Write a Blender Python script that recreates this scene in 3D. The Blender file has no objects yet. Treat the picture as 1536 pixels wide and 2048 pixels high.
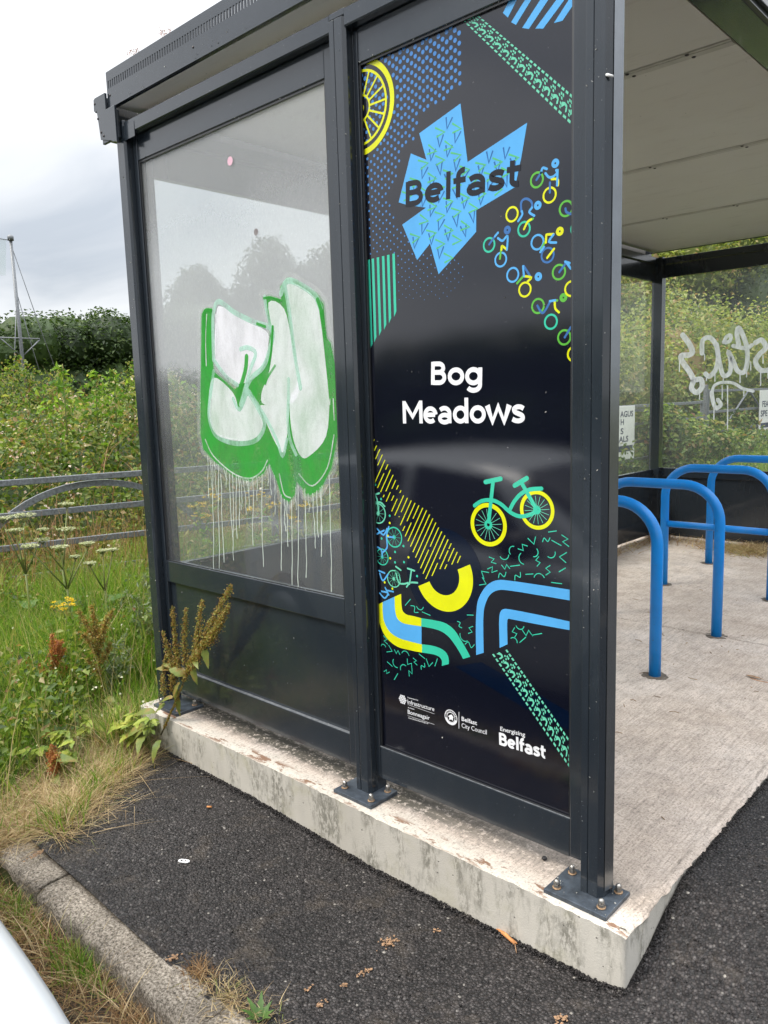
import bpy, bmesh, math, random
import numpy as np
from mathutils import Vector, Matrix
from mathutils.geometry import tessellate_polygon

S = bpy.context.scene
C = S.collection
RNG = np.random.default_rng(7)
random.seed(7)
pi = math.pi

# ------------------------------------------------------------------ camera
CAM_R = ((0.7332824671669214, 0.6792616524906434, -0.030007179162213304),
         (-0.0753486933210187, 0.12504394233406013, 0.9892858974534972),
         (-0.6757361894707193, 0.7231650018780199, -0.14287400847724384))
CAM_P = (0.89978283, -1.8660691, 1.3970357)
CAM_F = 1554.47                      # focal length in pixels of the 1536 x 2048 photograph
cd = bpy.data.cameras.new('camera')
cd.sensor_fit = 'VERTICAL'
cd.sensor_height = 24.0
cd.lens = CAM_F / 2048 * 24.0
cd.clip_start = 0.05
cd.clip_end = 2000
cam = bpy.data.objects.new('camera', cd)
C.objects.link(cam)
mw = Matrix.Identity(4)
for i in range(3):
    mw[i][0] = CAM_R[0][i]; mw[i][1] = CAM_R[1][i]; mw[i][2] = -CAM_R[2][i]; mw[i][3] = CAM_P[i]
cam.matrix_world = mw
S.camera = cam

# ------------------------------------------------------------------ sky, sun, exposure
SUN_EL, SUN_AZ = math.radians(52), math.radians(215)      # azimuth clockwise from +y
w = bpy.data.worlds.new('World')
S.world = w
w.use_nodes = True
nt = w.node_tree
nt.nodes.clear()
def N(t, kind, **kw):
    n = t.nodes.new(kind)
    for k, v in kw.items():
        setattr(n, k, v)
    return n
out = N(nt, 'ShaderNodeOutputWorld')
sky = N(nt, 'ShaderNodeTexSky', sky_type='NISHITA', sun_disc=False)
sky.sun_elevation = SUN_EL
sky.sun_rotation = SUN_AZ
bgs = N(nt, 'ShaderNodeBackground'); bgs.inputs[1].default_value = 0.06
nt.links.new(sky.outputs[0], bgs.inputs[0])
tc = N(nt, 'ShaderNodeTexCoord')
sep = N(nt, 'ShaderNodeSeparateXYZ')
nt.links.new(tc.outputs['Generated'], sep.inputs[0])
# overcast gradient: paler at the horizon, brighter towards the zenith
mr = N(nt, 'ShaderNodeMapRange'); mr.inputs[1].default_value = 0.0; mr.inputs[2].default_value = 1.0
mr.inputs[3].default_value = 0.0; mr.inputs[4].default_value = 1.0
nt.links.new(sep.outputs[2], mr.inputs[0])
grad = N(nt, 'ShaderNodeValToRGB')
e = grad.color_ramp.elements
e[0].position = 0.0; e[0].color = (0.50, 0.505, 0.51, 1)
e[1].position = 1.0; e[1].color = (2.2, 2.22, 2.26, 1)
m = e.new(0.14); m.color = (0.40, 0.412, 0.425, 1)
m = e.new(0.40); m.color = (0.52, 0.53, 0.545, 1)
nt.links.new(mr.outputs[0], grad.inputs[0])
# cloud bands
mp = N(nt, 'ShaderNodeMapping'); mp.inputs['Scale'].default_value = (1.5, 1.5, 4.2)
mp.inputs['Location'].default_value = (0.3, 0.1, 0.25)
nt.links.new(tc.outputs['Generated'], mp.inputs[0])
nz = N(nt, 'ShaderNodeTexNoise'); nz.inputs['Scale'].default_value = 1.7; nz.inputs['Detail'].default_value = 6
nz.inputs['Roughness'].default_value = 0.5; nz.inputs['Distortion'].default_value = 0.5
nt.links.new(mp.outputs[0], nz.inputs[0])
cr = N(nt, 'ShaderNodeValToRGB')
e = cr.color_ramp.elements
e[0].position = 0.33; e[0].color = (0.66, 0.70, 0.755, 1)
e[1].position = 0.66; e[1].color = (1.16, 1.15, 1.14, 1)
m = e.new(0.5); m.color = (0.97, 0.975, 0.985, 1)
nt.links.new(nz.outputs[0], cr.inputs[0])
mul = N(nt, 'ShaderNodeMix', data_type='RGBA', blend_type='MULTIPLY'); mul.inputs[0].default_value = 1
nt.links.new(grad.outputs[0], mul.inputs[6]); nt.links.new(cr.outputs[0], mul.inputs[7])
bgc = N(nt, 'ShaderNodeBackground'); bgc.inputs[1].default_value = 1.0
nt.links.new(mul.outputs[2], bgc.inputs[0])
mixs = N(nt, 'ShaderNodeMixShader'); mixs.inputs[0].default_value = 0.93
nt.links.new(bgs.outputs[0], mixs.inputs[1]); nt.links.new(bgc.outputs[0], mixs.inputs[2])
nt.links.new(mixs.outputs[0], out.inputs[0])

sl = bpy.data.lights.new('sun', 'SUN')
sl.energy = 1.5
sl.angle = math.radians(18)
sl.color = (1.0, 0.93, 0.83)
sun = bpy.data.objects.new('sun', sl)
C.objects.link(sun)
sd = Vector((math.sin(SUN_AZ) * math.cos(SUN_EL), math.cos(SUN_AZ) * math.cos(SUN_EL), math.sin(SUN_EL)))
sun.rotation_euler = sd.to_track_quat('Z', 'Y').to_euler()
sun.location = (0, 0, 30)

S.view_settings.view_transform = 'Standard'
S.view_settings.look = 'None'
S.view_settings.exposure = 1.2
S.view_settings.gamma = 1.0
S.view_settings.use_curve_mapping = False
S.render.engine = 'CYCLES'
cy = S.cycles
cy.use_denoising = True
cy.max_bounces = 10
cy.diffuse_bounces = 5
cy.glossy_bounces = 4
cy.transmission_bounces = 6
cy.transparent_max_bounces = 40
cy.caustics_reflective = False
cy.caustics_refractive = False
cy.sample_clamp_indirect = 6

# ------------------------------------------------------------------ helpers
def px(u, v, axis, val):
    """point of the photograph (1536 x 2048) measured on a world plane"""
    a = (u - 768) / CAM_F; b = -(v - 1024) / CAM_F
    d = [CAM_R[0][i] * a + CAM_R[1][i] * b + CAM_R[2][i] for i in range(3)]
    t = (val - CAM_P[axis]) / d[axis]
    return (CAM_P[0] + d[0] * t, CAM_P[1] + d[1] * t, CAM_P[2] + d[2] * t)

def tag(o, label=None, cat=None, group=None, kind=None):
    if label: o['label'] = label
    if cat: o['category'] = cat
    if group: o['group'] = group
    if kind: o['kind'] = kind
    return o

def thing(name, label, cat, loc=(0, 0, 0), rz=0.0, group=None):
    o = bpy.data.objects.new(name, None)
    C.objects.link(o)
    o.location = loc
    o.rotation_euler = (0, 0, rz)
    o.empty_display_size = 0.1
    return tag(o, label, cat, group)

def link(name, me, mat=None, parent=None, loc=None):
    o = bpy.data.objects.new(name, me)
    C.objects.link(o)
    if mat is not None and not me.materials:
        me.materials.append(mat)
    if parent is not None:
        o.parent = parent
    if loc is not None:
        o.location = loc
    return o

class MB:
    """collects shapes; build() links them as one mesh object"""
    def __init__(s):
        s.v = []; s.f = []; s.smooth = []
    def add(s, vs, fs, smooth=False):
        b = len(s.v)
        s.v += [tuple(p) for p in vs]
        for f in fs:
            s.f.append(tuple(i + b for i in f)); s.smooth.append(smooth)
        return s
    def box(s, x0, x1, y0, y1, z0, z1):
        return s.add([(x0, y0, z0), (x1, y0, z0), (x1, y1, z0), (x0, y1, z0), (x0, y0, z1), (x1, y0, z1), (x1, y1, z1), (x0, y1, z1)],
                     [(0, 3, 2, 1), (4, 5, 6, 7), (0, 1, 5, 4), (1, 2, 6, 5), (2, 3, 7, 6), (3, 0, 4, 7)])
    def prism(s, poly, lo, hi, axis=2, smooth=False):
        """poly of 2-d points extruded along axis (2: xy->z, 1: xz->y, 0: yz->x)"""
        def P(p, h):
            return (p[0], p[1], h) if axis == 2 else ((p[0], h, p[1]) if axis == 1 else (h, p[0], p[1]))
        n = len(poly)
        vs = [P(p, lo) for p in poly] + [P(p, hi) for p in poly]
        fs = [(i, (i + 1) % n, (i + 1) % n + n, i + n) for i in range(n)]
        tri = tessellate_polygon([[Vector((p[0], p[1], 0)) for p in poly]])
        fs += [tuple(t) for t in tri] + [tuple(i + n for i in reversed(t)) for t in tri]
        return s.add(vs, fs, smooth)
    def tube(s, path, r, n=12, caps=True, smooth=True):
        path = [Vector(p) for p in path]
        rs = r if isinstance(r, (list, tuple)) else [r] * len(path)
        t0 = (path[1] - path[0]).normalized()
        u = t0.orthogonal().normalized()
        vs = []; fs = []
        prev = t0
        for i, p in enumerate(path):
            t = (path[min(i + 1, len(path) - 1)] - path[max(i - 1, 0)]).normalized()
            q = prev.rotation_difference(t)
            u = (q @ u); u = (u - t * u.dot(t)).normalized()
            prev = t
            b = t.cross(u)
            for k in range(n):
                a = 2 * pi * k / n
                vs.append(p + (u * math.cos(a) + b * math.sin(a)) * rs[i])
        for i in range(len(path) - 1):
            for k in range(n):
                fs.append((i * n + k, i * n + (k + 1) % n, (i + 1) * n + (k + 1) % n, (i + 1) * n + k))
        s.add(vs, fs, smooth)
        if caps:
            b = len(s.v) - len(vs)
            s.f.append(tuple(b + k for k in reversed(range(n)))); s.smooth.append(False)
            s.f.append(tuple(b + (len(path) - 1) * n + k for k in range(n))); s.smooth.append(False)
        return s
    def lathe(s, prof, c=(0, 0, 0), n=16, axis=2, smooth=True):
        """prof: (radius, height) pairs"""
        vs = []; fs = []
        for r, h in prof:
            for k in range(n):
                a = 2 * pi * k / n
                x, y = r * math.cos(a), r * math.sin(a)
                p = (x, y, h) if axis == 2 else ((x, h, y) if axis == 1 else (h, x, y))
                vs.append((c[0] + p[0], c[1] + p[1], c[2] + p[2]))
        for i in range(len(prof) - 1):
            for k in range(n):
                fs.append((i * n + k, i * n + (k + 1) % n, (i + 1) * n + (k + 1) % n, (i + 1) * n + k))
        fs.append(tuple(reversed(range(n)))); fs.append(tuple((len(prof) - 1) * n + k for k in range(n)))
        return s.add(vs, fs, smooth)
    def mesh(s, name):
        me = bpy.data.meshes.new(name)
        me.from_pydata(s.v, [], s.f)
        me.polygons.foreach_set('use_smooth', s.smooth)
        me.update()
        return me
    def build(s, name, mat, parent=None, bevel=0.0, loc=None, fix=True):
        me = s.mesh(name)
        if fix:
            bm = bmesh.new(); bm.from_mesh(me)
            bmesh.ops.recalc_face_normals(bm, faces=bm.faces)
            bm.to_mesh(me); bm.free()
        o = link(name, me, mat, parent, loc)
        if bevel:
            b = o.modifiers.new('bevel', 'BEVEL'); b.width = bevel; b.segments = 2; b.limit_method = 'ANGLE'
            b.angle_limit = math.radians(40); b.harden_normals = False
        return o

def np_mesh(name, V, F, smooth=False):
    """V (n,3); F list of (m,k) index arrays"""
    me = bpy.data.meshes.new(name)
    V = np.asarray(V, dtype=np.float32)
    me.vertices.add(len(V))
    me.vertices.foreach_set('co', V.ravel())
    tot = []; idx = []
    for A in F:
        A = np.asarray(A, dtype=np.int32)
        idx.append(A.ravel()); tot.append(np.full(len(A), A.shape[1], dtype=np.int32))
    idx = np.concatenate(idx); tot = np.concatenate(tot)
    me.loops.add(len(idx)); me.loops.foreach_set('vertex_index', idx)
    st = np.concatenate([[0], np.cumsum(tot)[:-1]]).astype(np.int32)
    me.polygons.add(len(tot))
    me.polygons.foreach_set('loop_start', st)
    if smooth:
        me.polygons.foreach_set('use_smooth', np.ones(len(tot), dtype=bool))
    me.update(calc_edges=True)
    return me

def srgb(r, g, b, k=1.0):
    f = lambda c: ((c / 255 + 0.055) / 1.055) ** 2.4 if c > 10 else c / 255 / 12.92
    return (f(r) * k, f(g) * k, f(b) * k)

def smooth01(a, b, x):
    t = np.clip((x - a) / (b - a), 0, 1)
    return t * t * (3 - 2 * t)

# ------------------------------------------------------------------ materials
def mat(name):
    m = bpy.data.materials.new(name)
    m.use_nodes = True
    t = m.node_tree
    return m, t, t.nodes['Principled BSDF']

def setp(b, col=None, rough=None, metal=None, spec=None):
    if col is not None: b.inputs['Base Color'].default_value = (*col, 1)
    if rough is not None: b.inputs['Roughness'].default_value = rough
    if metal is not None: b.inputs['Metallic'].default_value = metal
    if spec is not None: b.inputs['Specular IOR Level'].default_value = spec

def L(t, a, b): t.links.new(a, b)

def objco(t, scale=(1, 1, 1), geo=False):
    mpn = N(t, 'ShaderNodeMapping'); mpn.inputs['Scale'].default_value = scale
    if geo:
        g = N(t, 'ShaderNodeNewGeometry'); L(t, g.outputs['Position'], mpn.inputs[0])
    else:
        g = N(t, 'ShaderNodeTexCoord'); L(t, g.outputs['Object'], mpn.inputs[0])
    return mpn.outputs[0]

def noise(t, co, scale, detail=4, rough=0.55, dist=0.0):
    n = N(t, 'ShaderNodeTexNoise'); n.inputs['Scale'].default_value = scale; n.inputs['Detail'].default_value = detail
    n.inputs['Roughness'].default_value = rough; n.inputs['Distortion'].default_value = dist
    L(t, co, n.inputs['Vector'])
    return n.outputs[0]

def ramp(t, fac, stops, interp='LINEAR'):
    r = N(t, 'ShaderNodeValToRGB'); r.color_ramp.interpolation = interp
    e = r.color_ramp.elements
    while len(e) < len(stops): e.new(0.5)
    for el, (p, c) in zip(e, stops):
        el.position = p; el.color = (*c, 1) if len(c) == 3 else c
    L(t, fac, r.inputs[0])
    return r.outputs[0]

def mixc(t, fac, a, b, blend='MIX'):
    n = N(t, 'ShaderNodeMix', data_type='RGBA', blend_type=blend)
    if isinstance(fac, (int, float)): n.inputs[0].default_value = fac
    else: L(t, fac, n.inputs[0])
    for sck, val in ((n.inputs[6], a), (n.inputs[7], b)):
        if isinstance(val, tuple): sck.default_value = (*val, 1)
        else: L(t, val, sck)
    return n.outputs[2]

def math_(t, op, a, b=None, c=None):
    n = N(t, 'ShaderNodeMath', operation=op)
    for i, val in enumerate((a, b, c)):
        if val is None: continue
        if isinstance(val, (int, float)): n.inputs[i].default_value = val
        else: L(t, val, n.inputs[i])
    return n.outputs[0]

def bump(t, b, h, strength, dist):
    n = N(t, 'ShaderNodeBump'); n.inputs['Strength'].default_value = strength; n.inputs['Distance'].default_value = dist
    L(t, h, n.inputs['Height']); L(t, n.outputs[0], b.inputs['Normal'])
    return n

def g3(v): return (v, v, v)

def coat_material(name, base, rough):
    m, t, b = mat(name)
    co = objco(t, geo=True)
    n1 = noise(t, co, 3.0, 5, 0.6)
    col = ramp(t, n1, [(0.3, tuple(c * 0.93 for c in base)), (0.7, tuple(c * 1.07 for c in base))])
    # dust: fine pale specks and streaky film
    sp = noise(t, co, 160, 2, 0.5)
    spk = ramp(t, sp, [(0.745, g3(0)), (0.775, g3(1))])
    streak = noise(t, objco(t, (30, 30, 1.6), geo=True), 1.0, 4, 0.6)
    film = ramp(t, streak, [(0.5, g3(0.0)), (0.85, g3(0.035))])
    col = mixc(t, film, col, (0.17, 0.165, 0.15))
    col = mixc(t, math_(t, 'MULTIPLY', spk, 0.5), col, (0.38, 0.38, 0.36))
    L(t, col, b.inputs['Base Color'])
    r = ramp(t, noise(t, co, 14, 4), [(0.3, g3(rough * 0.9)), (0.7, g3(rough * 1.12))])
    L(t, r, b.inputs['Roughness'])
    b.inputs['Coat Weight'].default_value = 0.6; b.inputs['Coat Roughness'].default_value = 0.06
    bump(t, b, noise(t, co, 350, 2), 0.03, 0.001)
    return m
M = {}
M['coat'] = coat_material('anthracite powder coat', (0.0165, 0.0225, 0.030), 0.2)
M['coat_panel'] = coat_material('anthracite sheet', (0.016, 0.022, 0.029), 0.2)
M['coat_dark'] = coat_material('dark rubber seal', (0.008, 0.009, 0.011), 0.5)

def print_mat(name, col, rough=0.16):
    m, t, b = mat(name)
    setp(b, col, rough, spec=0.5)
    co = objco(t, geo=True)
    n = noise(t, co, 9, 5, 0.6)
    L(t, mixc(t, 1.0, ramp(t, n, [(0.3, g3(0.86)), (0.7, g3(1.0))]), col, 'MULTIPLY'), b.inputs['Base Color'])
    return m
def poster_material():
    m, t, b = mat('poster gloss navy')
    co = objco(t, geo=True)
    setp(b, (0.005, 0.006, 0.012), 0.07, spec=0.85)
    sp = ramp(t, noise(t, co, 120, 2), [(0.75, g3(0)), (0.79, g3(0.35))])
    L(t, mixc(t, sp, (0.005, 0.006, 0.012), (0.25, 0.25, 0.25)), b.inputs['Base Color'])
    # slight orange peel and wipe marks
    r = ramp(t, noise(t, objco(t, (3, 3, 8), geo=True), 3.0, 5, 0.65), [(0.35, g3(0.025)), (0.8, g3(0.06))])
    L(t, r, b.inputs['Roughness'])
    h = math_(t, 'ADD', math_(t, 'MULTIPLY', noise(t, co, 420, 2), 0.25), noise(t, co, 5.0, 2))
    bump(t, b, h, 0.04, 0.004)
    return m
M['poster'] = poster_material()
CYAN = srgb(92, 182, 246, 0.8); YEL = srgb(236, 240, 20, 0.8); TEAL = srgb(62, 214, 178, 0.75)
DKB = srgb(66, 122, 190, 0.75); GRN = srgb(104, 200, 72, 0.75); WHT = (0.8, 0.81, 0.83); NAVY = srgb(7, 20, 42, 0.8)
M['cyan'] = print_mat('print cyan', CYAN); M['yellow'] = print_mat('print yellow', YEL); M['teal'] = print_mat('print teal', TEAL)
M['blue'] = print_mat('print blue', DKB); M['green'] = print_mat('print green', GRN); M['white'] = print_mat('print white', WHT)
M['navy'] = print_mat('print navy', NAVY, 0.12); M['ink'] = print_mat('print black', (0.005, 0.006, 0.012), 0.1)
M['dot'] = print_mat('print dot blue', srgb(78, 142, 214, 0.75))
M['mint'] = print_mat('print mint', srgb(120, 226, 190, 0.75))
M['chev_blue'] = print_mat('print chevron blue', srgb(48, 112, 176, 0.8)); M['chev_green'] = print_mat('print chevron green', srgb(96, 205, 130, 0.75))

def concrete_material(name, floor=True):
    m, t, b = mat(name)
    co = objco(t, geo=True)
    big = noise(t, co, 1.6, 6, 0.6)
    mid = noise(t, co, 11, 6, 0.65)
    fine = noise(t, co, 210, 3, 0.6)
    if floor:
        col = ramp(t, big, [(0.3, (0.44, 0.365, 0.30)), (0.52, (0.53, 0.455, 0.39)), (0.72, (0.60, 0.535, 0.48))])
        col = mixc(t, 0.55, col, ramp(t, mid, [(0.3, g3(0.60)), (0.55, g3(1.0)), (0.75, g3(1.12))]), 'MULTIPLY')
        wob = noise(t, objco(t, (1, 1, 1), geo=True), 2.2, 3)
        cx = N(t, 'ShaderNodeSeparateXYZ'); L(t, co, cx.inputs[0])
        br = noise(t, objco(t, (120, 5.5, 1), geo=True), 1.0, 4, 0.75, 0.5)
        br2 = noise(t, objco(t, (260, 22, 1), geo=True), 1.0, 3, 0.7, 0.3)
        lines = math_(t, 'ADD', math_(t, 'MULTIPLY', br, 0.6), math_(t, 'MULTIPLY', br2, 0.4))
        col = mixc(t, 0.8, col, ramp(t, lines, [(0.36, g3(0.50)), (0.48, g3(0.92)), (0.62, g3(1.14))]), 'MULTIPLY')
        col = mixc(t, 0.7, col, ramp(t, noise(t, co, 150, 4, 0.75), [(0.36, g3(0.45)), (0.48, g3(0.98)), (0.65, g3(1.12))]), 'MULTIPLY')
        # bleached strip outside the wall, dark lichen band along its foot, brown rust run-off by the edge
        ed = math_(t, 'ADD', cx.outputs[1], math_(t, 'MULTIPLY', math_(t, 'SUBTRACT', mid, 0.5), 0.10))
        outer = ramp(t, math_(t, 'ADD', math_(t, 'MULTIPLY', ed, 5.0), 1.0), [(0.52, g3(1)), (0.86, g3(0))])
        col = mixc(t, math_(t, 'MULTIPLY', outer, 0.58), col, (0.56, 0.54, 0.475))
        col = mixc(t, 0.85, col, ramp(t, noise(t, co, 95, 5, 0.8), [(0.36, g3(0.42)), (0.46, g3(0.96)), (0.7, g3(1.06))]), 'MULTIPLY')
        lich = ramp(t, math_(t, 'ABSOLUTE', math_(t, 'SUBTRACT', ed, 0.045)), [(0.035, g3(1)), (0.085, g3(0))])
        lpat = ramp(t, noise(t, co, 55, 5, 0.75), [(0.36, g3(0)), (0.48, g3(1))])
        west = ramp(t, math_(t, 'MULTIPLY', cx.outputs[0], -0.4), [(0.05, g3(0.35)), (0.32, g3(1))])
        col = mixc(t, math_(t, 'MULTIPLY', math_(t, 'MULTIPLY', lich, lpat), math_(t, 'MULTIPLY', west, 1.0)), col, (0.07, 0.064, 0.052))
        ru = ramp(t, math_(t, 'ABSOLUTE', math_(t, 'ADD', cx.outputs[1], 0.092)), [(0.014, g3(1)), (0.034, g3(0))])
        rp = ramp(t, noise(t, objco(t, (1.0, 3.0, 1.0), geo=True), 6.5, 5, 0.72), [(0.53, g3(0)), (0.575, g3(1))])
        col = mixc(t, math_(t, 'MULTIPLY', math_(t, 'MULTIPLY', ru, rp), 0.9), col, (0.17, 0.085, 0.045))
        # scattered dirt specks
        spk = ramp(t, noise(t, co, 75, 3, 0.7), [(0.70, g3(0)), (0.76, g3(0.7))])
        col = mixc(t, spk, col, (0.10, 0.085, 0.07))
        hh = math_(t, 'ADD', math_(t, 'MULTIPLY', lines, 1.2), math_(t, 'MULTIPLY', fine, 0.7))
        bump(t, b, hh, 0.55, 0.004)
    else:
        col = ramp(t, big, [(0.3, (0.41, 0.385, 0.335)), (0.7, (0.55, 0.525, 0.47))])
        st = noise(t, objco(t, (5, 5, 1.4), geo=True), 1.6, 7, 0.68)
        pat = ramp(t, st, [(0.46, g3(0)), (0.58, g3(1))])
        dot = ramp(t, noise(t, objco(t, (1, 1, 0.45), geo=True), 70, 5, 0.75), [(0.42, g3(0)), (0.54, g3(1))])
        col = mixc(t, math_(t, 'MULTIPLY', math_(t, 'MULTIPLY', pat, dot), 0.75), col, (0.13, 0.125, 0.10))
        alg = ramp(t, noise(t, co, 7, 4, 0.6), [(0.52, g3(0)), (0.7, g3(0.45))])
        col = mixc(t, alg, col, (0.36, 0.34, 0.22))
        vo = N(t, 'ShaderNodeTexVoronoi'); vo.inputs['Scale'].default_value = 26; vo.inputs['Randomness'].default_value = 1; L(t, co, vo.inputs['Vector'])
        hole = ramp(t, vo.outputs['Distance'], [(0.05, g3(1)), (0.09, g3(0))])
        col = mixc(t, math_(t, 'MULTIPLY', hole, 0.75), col, (0.10, 0.095, 0.085))
        hh = math_(t, 'SUBTRACT', math_(t, 'ADD', math_(t, 'MULTIPLY', mid, 0.8), math_(t, 'MULTIPLY', fine, 0.4)), hole)
        bump(t, b, hh, 0.5, 0.005)
    L(t, col, b.inputs['Base Color'])
    setp(b, rough=0.9, spec=0.25)
    return m
M['slab_top'] = concrete_material('broomed concrete')
M['slab_side'] = concrete_material('cast concrete side', False)

def asphalt_material(name, chip=0.0082, dark=1.0):
    m, t, b = mat(name)
    co = objco(t, geo=True)
    wv = N(t, 'ShaderNodeTexNoise'); wv.inputs['Scale'].default_value = 60; L(t, co, wv.inputs['Vector'])
    vo = N(t, 'ShaderNodeTexVoronoi'); vo.inputs['Scale'].default_value = 1 / chip
    L(t, mixc(t, 0.006, co, wv.outputs[1], 'ADD'), vo.inputs['Vector'])
    vo2 = N(t, 'ShaderNodeTexVoronoi'); vo2.inputs['Scale'].default_value = 0.55 / chip; L(t, co, vo2.inputs['Vector'])
    sepc = N(t, 'ShaderNodeSeparateColor'); L(t, vo.outputs['Color'], sepc.inputs[0])
    stone = ramp(t, sepc.outputs[0], [(0.0, (0.011, 0.0092, 0.009)), (0.5, (0.026, 0.022, 0.021)), (0.9, (0.047, 0.041, 0.0395)), (0.993, (0.09, 0.082, 0.078)), (1.0, (0.28, 0.26, 0.23))])
    crack = ramp(t, vo.outputs['Distance'], [(0.30, g3(1.0)), (0.70, g3(0.2))])
    col = mixc(t, 1.0, stone, crack, 'MULTIPLY')
    big = noise(t, co, 2.3, 5, 0.6)
    col = mixc(t, 1.0, col, ramp(t, big, [(0.3, g3(0.95 * dark)), (0.7, g3(1.5 * dark))]), 'MULTIPLY')
    dirt = ramp(t, noise(t, co, 5.2, 6, 0.7), [(0.54, g3(0)), (0.78, g3(0.36))])
    col = mixc(t, dirt, col, (0.16, 0.125, 0.09))
    L(t, col, b.inputs['Base Color'])
    L(t, ramp(t, sepc.outputs[1], [(0, g3(0.42)), (1, g3(0.85))]), b.inputs['Roughness'])
    b.inputs['Specular IOR Level'].default_value = 0.42
    h1 = ramp(t, vo.outputs['Distance'], [(0.0, g3(1)), (0.75, g3(0))])
    hh = math_(t, 'ADD', math_(t, 'MULTIPLY', h1, math_(t, 'ADD', sepc.outputs[2], 0.35)), math_(t, 'MULTIPLY', noise(t, co, 330, 2), 0.25))
    bump(t, b, hh, 1.0, chip * 0.75)
    return m
M['asphalt'] = asphalt_material('fresh asphalt')
M['road'] = asphalt_material('road asphalt', 0.010, 1.1)

def kerb_material():
    m, t, b = mat('weathered kerb')
    co = objco(t, geo=True)
    n = noise(t, co, 130, 4, 0.75)
    col = ramp(t, n, [(0.36, (0.06, 0.05, 0.04)), (0.50, (0.25, 0.215, 0.172)), (0.66, (0.48, 0.425, 0.355))])
    col = mixc(t, 0.8, col, ramp(t, noise(t, co, 6, 5, 0.65), [(0.34, g3(0.5)), (0.6, g3(1.1))]), 'MULTIPLY')
    cx = N(t, 'ShaderNodeSeparateXYZ'); L(t, co, cx.inputs[0])
    soil = ramp(t, math_(t, 'ADD', cx.outputs[2], math_(t, 'MULTIPLY', math_(t, 'SUBTRACT', noise(t, co, 8, 4), 0.5), 0.12)), [(0.0, g3(0)), (1.0, g3(0))])
    L(t, col, b.inputs['Base Color'])
    setp(b, rough=0.92, spec=0.2)
    bump(t, b, math_(t, 'ADD', n, noise(t, co, 22, 4)), 0.7, 0.006)
    return m
M['kerb'] = kerb_material()

def ground_material(name, cols, sc=9):
    m, t, b = mat(name)
    co = objco(t, geo=True)
    n = noise(t, co, sc, 7, 0.7)
    col = ramp(t, n, [(0.3, cols[0]), (0.5, cols[1]), (0.7, cols[2])])
    L(t, col, b.inputs['Base Color'])
    setp(b, rough=0.95, spec=0.1)
    bump(t, b, noise(t, co, 60, 6, 0.7), 0.9, 0.03)
    return m
M['soil'] = ground_material('meadow soil', ((0.030, 0.034, 0.014), (0.055, 0.062, 0.022), (0.10, 0.085, 0.045)))
M['verge'] = ground_material('dusty gutter soil', ((0.045, 0.038, 0.03), (0.085, 0.07, 0.055), (0.15, 0.12, 0.085)), 30)

def simple(name, col, rough=0.5, metal=0.0, spec=0.5, var=0.15, sc=20, bmp=0.0):
    m, t, b = mat(name)
    co = objco(t, geo=True)
    n = noise(t, co, sc, 5, 0.65)
    L(t, ramp(t, n, [(0.3, tuple(c * (1 - var) for c in col)), (0.7, tuple(min(1, c * (1 + var)) for c in col))]), b.inputs['Base Color'])
    setp(b, None, rough, metal, spec)
    if bmp: bump(t, b, noise(t, co, sc * 6, 3), bmp, 0.002)
    return m
def stand_material():
    m, t, b = mat('blue gloss paint')
    co = objco(t, geo=True)
    col = ramp(t, noise(t, co, 6, 4), [(0.3, (0.006, 0.22, 0.66)), (0.7, (0.010, 0.275, 0.80))])
    chipn = ramp(t, noise(t, co, 60, 4, 0.7), [(0.66, g3(0)), (0.70, g3(0.8))])
    sc = ramp(t, noise(t, objco(t, (30, 30, 6), geo=True), 1.0, 5, 0.7), [(0.52, g3(0)), (0.8, g3(0.3))])
    col = mixc(t, sc, col, (0.10, 0.22, 0.36))
    col = mixc(t, chipn, col, (0.10, 0.12, 0.16))
    L(t, col, b.inputs['Base Color'])
    setp(b, rough=0.36, spec=0.4)
    bump(t, b, noise(t, co, 25, 3), 0.06, 0.004)
    return m
M['stand'] = stand_material()
M['galv'] = simple('galvanised steel', (0.17, 0.18, 0.19), 0.5, 0.35, 0.5, 0.45, 60)
M['plate'] = simple('painted steel plate', (0.055, 0.068, 0.085), 0.34, 0.3, 0.5, 0.5, 30, 0.2)
M['bolt'] = simple('zinc bolt', (0.38, 0.36, 0.33), 0.32, 0.9, 0.5, 0.35, 160)
M['rust'] = simple('rusty washer', (0.30, 0.20, 0.12), 0.7, 0.3, 0.3, 0.5, 200)
def ceiling_material():
    m, t, b = mat('white ceiling sheet')
    co = objco(t, geo=True)
    col = ramp(t, noise(t, co, 1.3, 4), [(0.3, (0.83, 0.80, 0.75)), (0.7, (0.88, 0.86, 0.82))])
    spk = ramp(t, noise(t, co, 60, 2), [(0.76, g3(0)), (0.79, g3(0.8))])
    col = mixc(t, spk, col, (0.13, 0.11, 0.10))
    grime = ramp(t, noise(t, objco(t, (2.5, 9, 1), geo=True), 1.6, 6, 0.7), [(0.55, g3(0)), (0.8, g3(0.25))])
    col = mixc(t, grime, col, (0.36, 0.32, 0.26))
    L(t, col, b.inputs['Base Color'])
    setp(b, rough=0.42, spec=0.35)
    return m
M['ceiling'] = ceiling_material()
M['joint'] = simple('ceiling joint strip', (0.68, 0.65, 0.60), 0.35, 0.0, 0.5, 0.15, 8)
M['screw'] = simple('dark screw head', (0.06, 0.05, 0.05), 0.4, 0.6)
M['white_sign'] = simple('white sign sheet', (0.74, 0.74, 0.70), 0.5, 0, 0.4, 0.08, 6)
M['sign_navy'] = simple('sign navy print', (0.02, 0.028, 0.07), 0.5, 0, 0.4, 0.1)

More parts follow.
